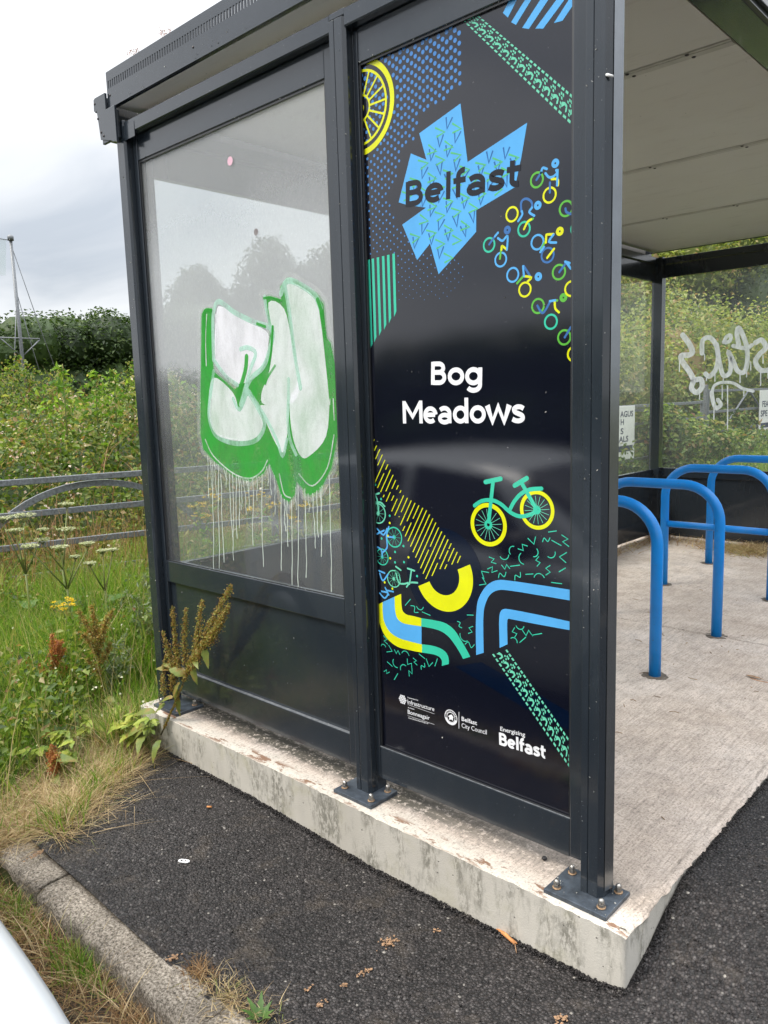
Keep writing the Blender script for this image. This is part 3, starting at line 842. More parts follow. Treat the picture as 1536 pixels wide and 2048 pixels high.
# roof: ceiling panels, joint strips, deck, slotted fascia, front and back beams
for (y0, y1) in ((-0.028, 1.247), (1.253, 2.577), (2.583, 3.917), (3.923, 5.30)):
    part(MB().box(-2.295, -0.2175, y0, y1, 2.66, 2.70), 'ceiling_panel', 'ceiling', bevel=0.001)
for yc in (1.25, 2.58, 3.92):
    js = part(MB().box(-2.29, -0.2185, yc + 0.004, yc + 0.062, 2.6575, 2.6595).box(-2.29, -0.2185, yc + 0.020, yc + 0.040, 2.6555, 2.6574), 'joint_strip', 'joint', bevel=0)
    for xc in (-0.62, -1.12, -1.62, -0.38):
        sc_ = MB()
        sc_.lathe([(0.006, 2.6525), (0.0085, 2.655)], (xc, yc + 0.012, 0), 12); sc_.lathe([(0.006, 2.6525), (0.0085, 2.655)], (xc + 0.012, yc + 0.048, 0), 12)
        sc_.build('screw', M['screw'], js)
part(MB().box(-2.295, -0.07, -0.028, 5.33, 2.702, 2.715), 'roof_deck', 'coat', bevel=0)
def slotted_fascia(y0, y1):
    f_ = MB()
    xl, xr = -2.333, -0.2165
    f_.box(xl, xr, y0, y1, 2.660, 2.7365); f_.box(xl, xr, y0, y1, 2.7665, 2.802)
    f_.box(xl, xr, y0 + 0.0005, y1 + 0.018, 2.802, 2.805)
    p = 0.0176; x = xl + 0.012
    f_.box(xl, x, y0 + 0.0002, y1 - 0.0002, 2.7365, 2.7665)
    while x + p < xr - 0.01:
        f_.box(x + 0.0082, x + p, y0 + 0.0002, y1 - 0.0002, 2.7365, 2.7665)
        x += p
    f_.box(x + 0.0082, xr, y0 + 0.0002, y1 - 0.0002, 2.7365, 2.7665)
    return f_.build('fascia', M['coat'], sh)
fa = slotted_fascia(-0.052, -0.046)
for xs_ in (-2.31, -1.69, -1.20, -0.6):
    MB().lathe([(0.0035, -0.0545), (0.005, -0.053), (0.005, -0.0522)], (xs_, 0, 2.708), 10, axis=1).build('screw', M['screw'], fa)
part(MB().box(-2.333, -0.2165, -0.0455, -0.029, 2.660, 2.668), 'fascia_lip')
part(MB().box(-2.333, -0.2165, 5.302, 5.31, 2.655, 2.80), 'fascia')
# front beam with outer trim
part(MB().prism([(-0.216, 2.662), (-0.090, 2.662), (-0.080, 2.672), (-0.080, 2.84), (-0.216, 2.84)], -0.052, 5.34, 1), 'front_beam')
part(MB().box(-0.0795, -0.066, -0.052, 5.34, 2.690, 2.85), 'beam_trim')
# back gutter beam and its stepped end cap
part(MB().box(-2.425, -2.335, -0.040, 5.34, 2.555, 2.715), 'gutter_beam')
cap = [(-2.432, 2.718), (-2.436, 2.674), (-2.424, 2.664), (-2.412, 2.668), (-2.402, 2.60), (-2.395, 2.547), (-2.262, 2.512), (-2.262, 2.655), (-2.334, 2.655), (-2.334, 2.722), (-2.42, 2.723)]
ec = part(MB().prism(cap, -0.064, -0.054, 1), 'gutter_end_cap', bevel=0.001)
part(MB().box(-2.40, -2.265, -0.0535, -0.0405, 2.53, 2.64), 'gutter_box')
for (x, z) in ((-2.424, 2.70), (-2.405, 2.635), (-2.385, 2.575), (-2.366, 2.556)):
    MB().lathe([(0.0035, -0.067), (0.005, -0.0655), (0.005, -0.0642)], (x, 0, z), 10, axis=1).build('rivet', M['screw'], ec)

# ================================================================== PRINT ON THE POSTER
class Art:
    """flat print shapes on a plane y = const, clipped to a rectangle"""
    def __init__(s, y, rect, step=0.000012):
        s.y = y; s.rect = rect; s.ms = [MB()]; s.k = 0; s.step = step; s.held = False
    def nxt(s):
        s.k += 1
        if not s.held: s.ms.append(MB())
        return s
    def _clip(s, poly):
        x0, x1, z0, z1 = s.rect
        for (ax, lim, sg) in ((0, x0, 1), (0, x1, -1), (1, z0, 1), (1, z1, -1)):
            o = []
            for i in range(len(poly)):
                a, b = poly[i - 1], poly[i]
                ia, ib = (a[ax] - lim) * sg >= 0, (b[ax] - lim) * sg >= 0
                if ia != ib:
                    t = (lim - a[ax]) / (b[ax] - a[ax])
                    o.append((a[0] + (b[0] - a[0]) * t, a[1] + (b[1] - a[1]) * t))
                if ib: o.append(b)
            poly = o
            if len(poly) < 3: return None
        return poly
    def face(s, poly):
        p = s._clip(list(poly))
        if p is None: return
        ar = sum(p[i - 1][0] * p[i][1] - p[i][0] * p[i - 1][1] for i in range(len(p)))
        if abs(ar) < 1e-10: return
        if ar < 0: p = p[::-1]
        s.ms[-1].add([(q[0], s.y - s.k * s.step, q[1]) for q in p], [tuple(range(len(p)))])
    def poly(s, pts):
        tri = tessellate_polygon([[Vector((p[0], p[1], 0)) for p in pts]])
        for t in tri: s.face([pts[i] for i in t])
        return s.nxt()
    def disc(s, c, r, n=28):
        s.face([(c[0] + r * math.cos(2 * pi * i / n), c[1] + r * math.sin(2 * pi * i / n)) for i in range(n)]); return s.nxt()
    def ring(s, c, ro, ri, n=44, a0=0.0, a1=2 * pi):
        for i in range(n):
            a, b = a0 + (a1 - a0) * i / n, a0 + (a1 - a0) * (i + 1) / n
            s.face([(c[0] + q * math.cos(t), c[1] + q * math.sin(t)) for q, t in ((ri, a), (ro, a), (ro, b), (ri, b))])
        return s.nxt()
    def stroke(s, pts, wd, cap=True, close=False):
        P = [Vector(p) for p in pts]
        Q = [P[0]]
        for p in P[1:]:
            if (p - Q[-1]).length > 1e-6: Q.append(p)
        P = Q
        if len(P) < 2: return s
        n = len(P); Lf = []; Rt = []
        ws = wd if isinstance(wd, (list, tuple)) else [wd] * n
        for i in range(n):
            if close: a, b = P[i - 1], P[(i + 1) % n]
            else: a, b = P[max(i - 1, 0)], P[min(i + 1, n - 1)]
            d1 = (P[i] - a); d2 = (b - P[i])
            if d1.length < 1e-9: d1 = d2
            if d2.length < 1e-9: d2 = d1
            d1 = d1.normalized(); d2 = d2.normalized()
            t = (d1 + d2)
            t = t.normalized() if t.length > 1e-4 else d1
            nrm = Vector((-t.y, t.x)); k = max(0.72, nrm.dot(Vector((-d1.y, d1.x))))
            h = ws[min(i, len(ws) - 1)] / 2 / k
            Lf.append(P[i] + nrm * h); Rt.append(P[i] - nrm * h)
        for i in range(n if close else n - 1):
            j = (i + 1) % n
            s.face([tuple(Lf[i]), tuple(Rt[i]), tuple(Rt[j]), tuple(Lf[j])])
        if cap and not close:
            for c_, a_, b_ in ((P[0], Lf[0], P[1]), (P[-1], Rt[-1], P[-2])):
                v = a_ - c_; ang = math.atan2(v.y, v.x); r = v.length
                s.face([(c_.x + r * math.cos(ang + pi * k / 7), c_.y + r * math.sin(ang + pi * k / 7)) for k in range(8)])
        return s.nxt()
    def build(s, name, m, parent):
        o = None
        if s.joined:
            mb = MB()
            for q in s.ms: mb.add(q.v, q.f)
            if mb.v:
                o = mb.build(name, M[m], parent, fix=False)
                if s.joined == 'stuff': o['kind'] = 'stuff'
            return o
        for q in s.ms:
            if q.v: o = q.build(name, M[m], parent, fix=False)
        return o
    joined = False
    def join(s, how='stuff'):
        s.joined = how; s.held = True
        return s

def spline(pts, n=6, close=False):
    P = [Vector(p) for p in pts]; o = []
    k = len(P)
    for i in range(k if close else k - 1):
        g = lambda j: P[j % k] if close else P[min(max(j, 0), k - 1)]
        p0, p1, p2, p3 = g(i - 1), g(i), g(i + 1), g(i + 2)
        for q in range(n):
            t = q / n
            o.append(tuple(0.5 * ((2 * p1) + (p2 - p0) * t + (2 * p0 - 5 * p1 + 4 * p2 - p3) * t * t + (3 * p1 - p0 - 3 * p2 + p3) * t ** 3)))
    if not close: o.append(tuple(P[-1]))
    return o

RECT = (-0.8965, -0.1516, ZB, ZH - 0.004)
def on(y):
    def f(u, v):
        p = px(u, v, 1, y); return (p[0], p[2])
    return f
PP = on(0.0138)
def za(x, y): return PP(690 + x / 2.793, y / 2.793)
def zb(x, y): return PP(690 + x / 2.793, 520 + y / 2.793)
def zc(x, y): return PP(690 + x / 2.793, 1000 + y / 2.793)
def rad(f, x, y, r): return abs(f(x, y - r)[1] - f(x, y + r)[1]) / 2
def inside(p, poly):
    r = False
    for i in range(len(poly)):
        a, b = poly[i - 1], poly[i]
        if (a[1] > p[1]) != (b[1] > p[1]) and p[0] < (b[0] - a[0]) * (p[1] - a[1]) / (b[1] - a[1]) + a[0]: r = not r
    return r
def art(k): return Art(PY - 0.00016 * k, RECT)
def lerp2(a, b, t): return (a[0] + (b[0] - a[0]) * t, a[1] + (b[1] - a[1]) * t)

# halftone dots
region = [za(*q) for q in ((60, 60), (650, 60), (650, 478), (500, 592), (420, 650), (388, 780), (325, 830), (296, 960), (245, 1095), (300, 1275), (440, 1400), (660, 1450), (705, 1545), (600, 1660), (300, 1690), (285, 1420), (60, 1420))]
a0 = za(605, 235); pitch = abs(za(640, 190)[1] - za(640, 247)[1])
wheel_c = za(88, 606); wheel_r = rad(za, 88, 606, 271)
d_ = art(0).join(); d_.step = 0; nd = 0
dx = pitch * 0.9; ii = 0
xx = RECT[0]
while xx < za(655, 400)[0]:
    zz = 1.4 + (ii % 2) * pitch * 0.5 + (ii * 0.17 % 1) * pitch * 0.3
    while zz < RECT[3]:
        p = (xx, zz)
        t = (zz - za(300, 1640)[1]) / (za(500, 250)[1] - za(300, 1640)[1])
        r = pitch * (0.045 + 0.20 * max(0, min(1.05, t)) ** 0.85)
        dw = math.hypot(p[0] - wheel_c[0], p[1] - wheel_c[1])
        if inside(p, region) and not (wheel_r * 0.78 < dw < wheel_r * 1.03) and dw > wheel_r * 0.25:
            d_.disc(p, r, 14); nd += 1
        zz += pitch
    xx += dx * 0.62; ii += 1
d_.build('dot_print', 'dot', poster)

# yellow wheel
a = art(1)
a.ring(wheel_c, wheel_r, wheel_r * 0.88, 64); a.ring(wheel_c, wheel_r * 0.79, wheel_r * 0.735, 64)
a.ring(wheel_c, wheel_r * 0.29, wheel_r * 0.245, 40); a.ring(wheel_c, wheel_r * 0.10, wheel_r * 0.055, 24)
for k in range(16):
    t = 2 * pi * (k + 0.0) / 16
    a.stroke([(wheel_c[0] + q * wheel_r * math.cos(t), wheel_c[1] + q * wheel_r * math.sin(t)) for q in (0.27, 0.75)], wheel_r * 0.042, False)
a.joined = 'one'; a.build('wheel_print', 'yellow', poster)

# tyre tread bands
def tread(A0, A1, B0, B1, n, name, m='mint', frac=0.11):
    """A0->A1 one edge, B0->B1 the other"""
    a = art(1).join()
    def Q(s_, t_): return lerp2(lerp2(A0, A1, s_), lerp2(B0, B1, s_), t_)
    for i in range(n * 2):
        s0 = i / (n * 2); s1 = s0 + 0.62 / (n * 2)
        for (t0, t1) in ((0.0, frac), (1 - frac, 1.0)):
            a.face([Q(s0, t0), Q(s1, t0), Q(s1, t1), Q(s0, t1)])
    for i in range(n):
        b = i / n; u = 1 / n
        for quad in (((0.00, 0.52), (0.30, 0.44), (0.34, 0.56), (0.10, 0.74)), ((0.31, 0.44), (0.62, 0.50), (0.54, 0.60), (0.35, 0.56)), ((0.50, 0.62), (0.63, 0.52), (0.70, 0.72), (0.58, 0.80))):
            a.face([Q(b + u * q_[0], q_[1]) for q_ in quad])
        for (s0, s1, t0, t1) in ((0.55, 0.72, 0.20, 0.30), (0.42, 0.58, 0.31, 0.40), (0.78, 0.94, 0.20, 0.32), (0.74, 0.90, 0.36, 0.46), (0.80, 0.96, 0.56, 0.66), (0.86, 1.0, 0.70, 0.80)):
            a.face([Q(b + u * s0, t0), Q(b + u * (s0 + 0.1), t1), Q(b + u * (s1 + 0.1), t1), Q(b + u * s1, t0)])
    return a.build(name, m, poster)
tread(za(690, 40), za(1375, 620), za(590, 50), za(1345, 775), 16, 'tyre_track_print')
tread(zc(905, 835), zc(1345, 1470), zc(822, 862), zc(1325, 1600), 13, 'tyre_track_print')

# blue slanted stripes at the top
a = art(1)
for (p, q, r_, s_) in (((882, 72), (910, 98), (960, 0), (930, -20)), ((928, 124), (955, 139), (1040, 0), (1005, 0)), ((990, 156), (1027, 162), (1135, 0), (1090, 0)), ((1063, 160), (1107, 160), (1225, 0), (1180, 0)), ((1167, 129), (1215, 116), (1300, -10), (1262, -20))):
    A, B = za(*p), za(*q); Cq, D = za(*r_), za(*s_)
    ex = lambda a_, b_: (b_[0] + (b_[0] - a_[0]) * 1.5, b_[1] + (b_[1] - a_[1]) * 1.5)
    a.poly([A, B, ex(B, Cq), ex(A, D)])
a.build('stripe_print', 'cyan', poster)

# starburst with chevrons
star = [za(*q) for q in ((645, 578), (685, 905), (1018, 685), (985, 880), (950, 1045), (733, 1175), (733, 1295), (523, 1532), (475, 1360), (403, 1452), (320, 1255), (452, 1160), (345, 1145), (300, 1130), (368, 857), (455, 893), (415, 745))]
art(1).poly(star).build('star_print', 'cyan', poster)
av, ag = art(2).join(), art(2.6).join(); av.step = ag.step = 0; rc = random.Random(2)
for i in range(9):
    for j in range(13):
        X, Y_ = 300 + i * 92 + (j % 2) * 46, 600 + j * 78 - i * 22
        for (dst, ox, oy, pts) in ((av, 0, 0, ((-15, -30), (-1, 27), (17, -36))), (ag, 42, 30, ((-20, -26), (28, -4), (-14, 22)))):
            th_ = rc.uniform(-0.25, 0.25); q = [za(X + ox + 1.1 * (p[0] * math.cos(th_) - p[1] * math.sin(th_)), Y_ + oy + 1.1 * (p[0] * math.sin(th_) + p[1] * math.cos(th_))) for p in pts]
            if all(inside(p, star) for p in q): dst.stroke(q, 0.0052, False)
av.build('chevron_print', 'chev_blue', poster); ag.build('chevron_print', 'chev_green', poster)

# headline letters as drawn strokes (cap height 1)
def arc(cx, cz, rx, rz, a0, a1, n=14):
    return [(cx + rx * math.cos(math.radians(a0 + (a1 - a0) * i / n)), cz + rz * math.sin(math.radians(a0 + (a1 - a0) * i / n))) for i in range(n + 1)]
GW = 0.175
GL = {
 'B': (0.70, [[(0.1, 0), (0.1, 1)], [(0.1, 0.908)] + arc(0.34, 0.723, 0.19, 0.185, 90, -90) + [(0.1, 0.538)], [(0.1, 0.538)] + arc(0.37, 0.315, 0.21, 0.223, 90, -90) + [(0.1, 0.092)]]),
 'o': (0.70, [arc(0.35, 0.36, 0.255, 0.28, 0, 350, 24)]),
 'g': (0.72, [arc(0.34, 0.36, 0.245, 0.28, 0, 350, 24), [(0.60, 0.72), (0.60, 0.02)] + arc(0.35, 0.0, 0.25, 0.235, 0, -148, 12)]),
 'M': (1.0, [[(0.1, 0), (0.1, 1)], [(0.9, 0), (0.9, 1)], [(0.10, 0.95), (0.5, 0.30), (0.90, 0.95)]]),
 'e': (0.68, [[(0.10, 0.37), (0.56, 0.37)], arc(0.345, 0.36, 0.25, 0.28, 4, 312, 22)]),
 'a': (0.66, [arc(0.30, 0.42, 0.235, 0.225, 140, 0, 10) + [(0.535, 0.0)], arc(0.31, 0.20, 0.215, 0.155, 0, 350, 20)]),
 'd': (0.74, [arc(0.35, 0.36, 0.25, 0.28, 0, 350, 24), [(0.615, 0.0), (0.615, 1.06)]]),
 'w': (0.98, [[(0.05, 0.72), (0.26, 0.06), (0.49, 0.66), (0.72, 0.06), (0.93, 0.72)]]),
 's': (0.58, [spline([(0.50, 0.56), (0.40, 0.625), (0.26, 0.635), (0.14, 0.56), (0.17, 0.44), (0.30, 0.37), (0.44, 0.29), (0.46, 0.17), (0.35, 0.09), (0.20, 0.09), (0.07, 0.16)], 4)]),
 'l': (0.30, [[(0.15, 0), (0.15, 1.06)]]),
 'f': (0.44, [[(0.18, 0.0), (0.18, 0.80)] + arc(0.36, 0.80, 0.18, 0.20, 180, 80, 8), [(0.02, 0.64), (0.42, 0.64)]]),
 't': (0.46, [[(0.18, 0.95), (0.18, 0.24)] + arc(0.34, 0.24, 0.16, 0.155, 180, 285, 8), [(0.02, 0.64), (0.43, 0.64)]]),
}
def headline(word, p0, p1, caph, y_layer, name, m, parent=poster, gw=GW):
    """p0: left end of the baseline, p1: right end"""
    tot = sum(GL[c][0] for c in word)
    d = Vector((p1[0] - p0[0], p1[1] - p0[1])); ln = d.length; d.normalize(); nv = Vector((-d.y, d.x))
    sx = ln / tot; sz = caph
    x = 0
    for c in word:
        a = art(y_layer).join('one')
        adv, st = GL[c]
        for s_ in st:
            P = [(p0[0] + d.x * (x + q[0]) * sx + nv.x * q[1] * sz, p0[1] + d.y * (x + q[0]) * sx + nv.y * q[1] * sz) for q in s_]
            closed = len(s_) > 20 and c in 'ogda' and abs(s_[0][0] - s_[-1][0]) < 0.06
            a.stroke(P, gw * (sx + sz) / 2 * (1.3 if c == 'w' else 1.0), False, close=closed)
        a.build(name, m, parent); x += adv
headline('Bog', zb(478, 697), zb(772, 697), abs(zb(520, 568)[1] - zb(520, 697)[1]), 2, 'lettering', 'white')
headline('Meadows', zb(322, 913), zb(1010, 910), abs(zb(360, 788)[1] - zb(360, 914)[1]), 2, 'lettering', 'white')
headline('Belfast', za(335, 1158), za(985, 1036), abs(za(360, 1012)[1] - za(360, 1152)[1]), 4, 'lettering', 'ink')
headline('Belfast', zc(862, 1366), zc(1124, 1446), abs(zc(875, 1300)[1] - zc(875, 1368)[1]), 2, 'lettering', 'white', gw=0.21)

def text(body, p0, p1, caph, m, layer=2, name='lettering', bold=0.02, parent=poster, y=None, mirror=False, clip=False):
    """type set on the plane y = const, fitted from p0 to p1 (x, z), cap height given"""
    c = bpy.data.curves.new('type', 'FONT'); c.body = body; c.offset = bold; c.resolution_u = 3
    o = bpy.data.objects.new('type', c); C.objects.link(o)
    me = bpy.data.meshes.new_from_object(o.evaluated_get(bpy.context.evaluated_depsgraph_get()))
    bpy.data.objects.remove(o); bpy.data.curves.remove(c)
    n = len(me.vertices); co = np.empty(n * 3, dtype=np.float32); me.vertices.foreach_get('co', co); co = co.reshape(-1, 3)
    x0, x1 = co[:, 0].min(), co[:, 0].max()
    s_ = (co[:, 0] - x0) / (x1 - x0)
    zz = co[:, 1] / 0.69 * caph
    yy = (PY - 0.00016 * layer) if y is None else y
    V = np.stack([p0[0] + (p1[0] - p0[0]) * s_, np.full(n, yy), p0[1] + (p1[1] - p0[1]) * s_ + zz], 1).astype(np.float32)
    me.vertices.foreach_set('co', V.ravel()); me.update(); me.name = name
    me.materials.clear()
    return link(name, me, M[m], parent)

# teal upright stripes at the left edge
a = art(1)
for i, (xt, xb, yb) in enumerate(((128, 148, 490), (154, 170, 452), (183, 197, 416), (211, 225, 382), (240, 252, 346), (270, 281, 310))):
    A, B = za(xt, 1452 - i * 7), zb(xb, yb); wd = 0.0105
    a.poly([(B[0] - wd / 2, A[1]), (B[0] + wd / 2, A[1]), (B[0] + wd / 2, B[1] + 0.012), (B[0] - wd / 2, B[1] - 0.004)])
a.build('stripe_print', 'teal', poster)

# peloton of ring-wheeled cyclists
rings = {'green': [za(1072, 1005), za(1235, 1165), za(1195, 1520), zb(1078, 257), zb(1225, 432)],
         'yellow': [za(1143, 1090), za(933, 1197), zb(1005, 165), zb(1265, 160), zb(1280, 525)],
         'teal': [za(1000, 1280), za(805, 1368), zb(1150, 345), za(1300, 1275)],
         'cyan': [za(870, 1450), za(1075, 1353), zb(937, 83)], 'blue': [za(1132, 1425)]}
rw = rad(za, 1000, 1200, 46)
for m_, cs in rings.items():
    a = art(1)
    for c_ in cs: a.ring(c_, rw, rw * 0.74, 36)
    a.build('cyclist_wheel', m_, poster)
heads = {'cyan': [za(1175, 912), za(1077, 1147), zb(1080, 93)], 'blue': [za(907, 1285)], 'yellow': [za(1200, 1292)], 'green': [zb(1220, 210)]}
rh = rad(za, 1000, 1200, 25)
for m_, cs in heads.items():
    a = art(1)
    for c_ in cs: a.ring(c_, rh, rh * 0.22, 22)
    a.build('cyclist_head', m_, poster)
body = {'cyan': [[za(*q) for q in ((1128, 944), (1105, 938), (1095, 965))], [za(*q) for q in ((1120, 968), (1140, 990), (1165, 985), (1185, 965), (1180, 950))], [za(*q) for q in ((1188, 950), (1185, 1035))],
                 [za(*q) for q in ((1045, 1160), (1030, 1185), (1058, 1205))], [za(*q) for q in ((968, 1235), (990, 1200), (988, 1180))],
                 [za(*q) for q in ((1180, 1355), (1140, 1350), (1165, 1310))], [za(*q) for q in ((855, 1300), (838, 1320))], [za(*q) for q in ((855, 1330), (880, 1345), (908, 1320), (905, 1395))],
                 [zb(*q) for q in ((995, 35), (1000, 90))], [za(*q) for q in ((1240, 1470), (1262, 1500))], [za(*q) for q in ((1092, 1408), (1112, 1380))],
                 [zb(*q) for q in ((1145, 230), (1175, 225))], [za(*q) for q in ((1230, 1462), (1255, 1470))]],
        'blue': [[za(*q) for q in ((1095, 965), (1070, 1005))], [za(*q) for q in ((985, 1180), (985, 1130), (1010, 1110), (1040, 1125), (1045, 1155), (1030, 1180))], [za(*q) for q in ((1145, 1020), (1145, 1075))],
                 [za(*q) for q in ((838, 1320), (806, 1365))], [zb(*q) for q in ((1000, 35), (1035, 90))], [zb(*q) for q in ((1145, 235), (1120, 280), (1100, 295), (1075, 255))], [za(*q) for q in ((1235, 1468), (1198, 1520))],
                 [zb(*q) for q in ((1262, 375), (1228, 432))], [za(*q) for q in ((1232, 1165), (1238, 1185), (1262, 1195))]],
        'yellow': [[za(*q) for q in ((1155, 1000), (1188, 1003), (1190, 1035))], [za(*q) for q in ((1040, 1225), (1020, 1240), (1000, 1280))], [za(*q) for q in ((1130, 1310), (1165, 1308))], [za(*q) for q in ((1168, 1390), (1130, 1440))],
                   [za(*q) for q in ((905, 1395), (878, 1375), (875, 1395))], [zb(*q) for q in ((1000, 90), (1040, 98), (1020, 120))], [zb(*q) for q in ((1172, 230), (1175, 270), (1195, 292))], [za(*q) for q in ((1125, 1312), (1122, 1355))]],
        'green': [[za(*q) for q in ((1050, 1222), (1020, 1240))], [za(*q) for q in ((872, 1395), (866, 1445))], [zb(*q) for q in ((995, 92), (962, 130))], [zb(*q) for q in ((1155, 228), (1186, 226))], [za(*q) for q in ((1118, 1350), (1095, 1395))]]}
ws = rad(za, 1000, 1200, 8) * 1.15 * 2 * 0.75
for m_, sts in body.items():
    a = art(2)
    for s_ in sts: a.stroke(spline(s_, 5) if len(s_) > 2 else s_, ws)
    a.build('cyclist_limb', m_, poster)

# broken yellow hatching band
a = art(1).join()
band = [zb(*q) for q in ((160, 1000),)] + [zc(*q) for q in ((330, -20), (455, 60), (545, 185), (660, 335), (450, 442), (380, 300), (300, 130), (165, -90))]
r5 = random.Random(11)
for i in range(-14, 60):
    X = -420 + i * 27.5
    # hatch line "/" : passes zc (X, 440) .. (X + 245, -100)
    A, B = zc(X + 60, 470), zc(X + 500, -520)
    run = False; st = None; nst = 70
    gaps = [(g := r5.uniform(0, 1), g + r5.choice((0.012, 0.02, 0.03))) for _ in range(r5.randint(4, 8))]
    prev = None
    for k in range(nst * 3 + 1):
        t = k / (nst * 3)
        p = lerp2(A, B, t)
        okk = inside(p, band) and not any(g0 < t < g1 for g0, g1 in gaps)
        if okk and st is None: st = p
        if (not okk or k == nst * 3) and st is not None:
            a.face([(st[0] - 0.0019, st[1]), (st[0] + 0.0019, st[1]), (p[0] + 0.0019, p[1]), (p[0] - 0.0019, p[1])]); st = None
a.build('hatching_print', 'yellow', poster)

# large bicycle
wf, wr = zc(801, 138), zc(1072, 56)
rf_, rr_ = rad(zc, 800, 138, 121), rad(zc, 1072, 56, 110)
a = art(1); a.ring(wf, rf_, rf_ * 0.80, 56); a.ring(wr, rr_, rr_ * 0.80, 56); a.build('bicycle_print', 'yellow', poster)
a = art(1).join()
for c_, r_ in ((wf, rf_), (wr, rr_)):
    for k in range(16):
        t = 2 * pi * (k + 0.3) / 16
        a.stroke([(c_[0] + q * r_ * math.cos(t), c_[1] + q * r_ * math.sin(t)) for q in (0.2, 0.72)], 0.0014, False)
a.build('spoke_print', 'mint', poster)
a = art(2)
a.ring(wf, rf_ * 0.22, rf_ * 0.08, 22); a.ring(wr, rr_ * 0.22, rr_ * 0.08, 22)
bw = 0.0125
for pts, k in (([zb(785, 1240), zb(870, 1222)], 1.1), ([zb(828, 1232), zc(803, 120)], 1.0), ([zb(948, 1260), zb(1016, 1219)], 1.1), ([zb(984, 1240), zc(1066, 45)], 1.0),
               (spline([zb(724, 1372), zb(765, 1346), zb(822, 1342), zb(872, 1364), zb(925, 1410), zb(980, 1432), zb(1040, 1420), zb(1070, 1400)], 5), 0.95),
               (spline([zb(918, 1402), zb(945, 1350), zb(985, 1305), zb(1035, 1282), zb(1098, 1277)], 5), 0.95)):
    a.stroke(pts, bw * k)
a.build('bicycle_print', 'teal', poster)

# small bicycles at the left edge
a = art(1).join(); b2 = art(1).join()
for (dst, f, x, y, r) in ((a, zc, 185, 75, 58), (b2, zc, 275, 208, 58), (b2, zc, 208, 318, 47), (a, zc, 273, 440, 49)):
    p = f(x, y); R_ = rad(f, x, y, r); dst.ring(p, R_, R_ * 0.87, 34); dst.disc(p, R_ * 0.2, 14)
    for k in range(10):
        t = 2 * pi * k / 10; dst.stroke([p, (p[0] + R_ * 0.85 * math.cos(t), p[1] + R_ * 0.85 * math.sin(t))], 0.0009, False)
a.build('small_bicycle_print', 'mint', poster); b2.build('small_bicycle_print', 'teal', poster)
a = art(2)
for pts in (((180, 160), (215, 195), (235, 160)), ((178, 190), (218, 170)), ((235, 205), (272, 208)), ((245, 150), (232, 200), (236, 262), (215, 290)), ((180, 262), (205, 280), (208, 318)), ((195, 410), (212, 450), (240, 415)), ((190, 395), (222, 408)),
            ((195, 520), (222, 548), (240, 520), (205, 510)), ((225, 490), (245, 530)), ((235, 505), (270, 512))):
    a.stroke(spline([zc(*q) for q in pts], 4), 0.006)
a.build('small_bicycle_print', 'cyan', poster)
a = art(2)
for pts in (((280, 395), (305, 420), (285, 400), (300, 460), (330, 468), (352, 462)), ((285, 372), (312, 392)), ((350, 382), (388, 395)), ((372, 388), (360, 470)), ((345, 485), (365, 462), (405, 462)), ((170, -25), (180, 0), (190, 75)), ((165, -30), (192, -38)), ((165, 12), (200, 14), (222, 35))):
    a.stroke(spline([zc(*q) for q in pts], 4), 0.006)
a.build('small_bicycle_print', 'mint', poster)
for m_, pts in (('teal', ((250, 88), (327, 257), (280, 290), (403, 425), (280, 348), (170, -85), (202, -5), (330, 347), (205, 215))), ('yellow', ((250, 128), (253, 325), (355, 320), (222, 460), (265, 495), (240, 200)))):
    a = art(2)
    for q in pts: a.disc(zc(*q), 0.0042, 14)
    a.build('small_dot_print', m_, poster)

# dark disc and yellow half ring
cR = zc(555, 422); e0, e1 = zc(410, 481), zc(698, 360)
cR = lerp2(e0, e1, 0.5); ro = math.dist(e0, e1) / 2; a_s = math.atan2(e0[1] - cR[1], e0[0] - cR[0])
art(0.5).ring(cR, ro * 1.32, ro * 0.02, 60).build('disc_print', 'navy', poster)
art(2).ring(cR, ro, ro * 0.545, 60, a_s, a_s + pi).build('half_ring_print', 'yellow', poster)

# blue road bend
def curve_band(name, m, outer, inner, layer=2):
    n = len(outer); a = art(layer)
    for i in range(n - 1): a.face([outer[i], inner[i], inner[i + 1], outer[i + 1]])
    return a.build(name, m, poster)
def smooth_px(f, pts, n=6): return spline([f(*q) for q in pts], n)
curve_band('road_print', 'cyan', smooth_px(zc, ((733, 866), (731, 740), (733, 640), (745, 555), (790, 480), (850, 448), (930, 452), (1090, 475), (1262, 502))),
           smooth_px(zc, ((775, 853), (773, 740), (774, 645), (782, 590), (810, 530), (860, 503), (935, 508), (1090, 533), (1262, 562))))
curve_band('road_print', 'cyan', smooth_px(zc, ((864, 826), (862, 740), (861, 680), (866, 632), (885, 610), (930, 612), (1100, 645), (1262, 680))),
           smooth_px(zc, ((908, 806), (907, 740), (906, 700), (907, 680), (912, 664), (940, 668), (1080, 695), (1262, 728))))
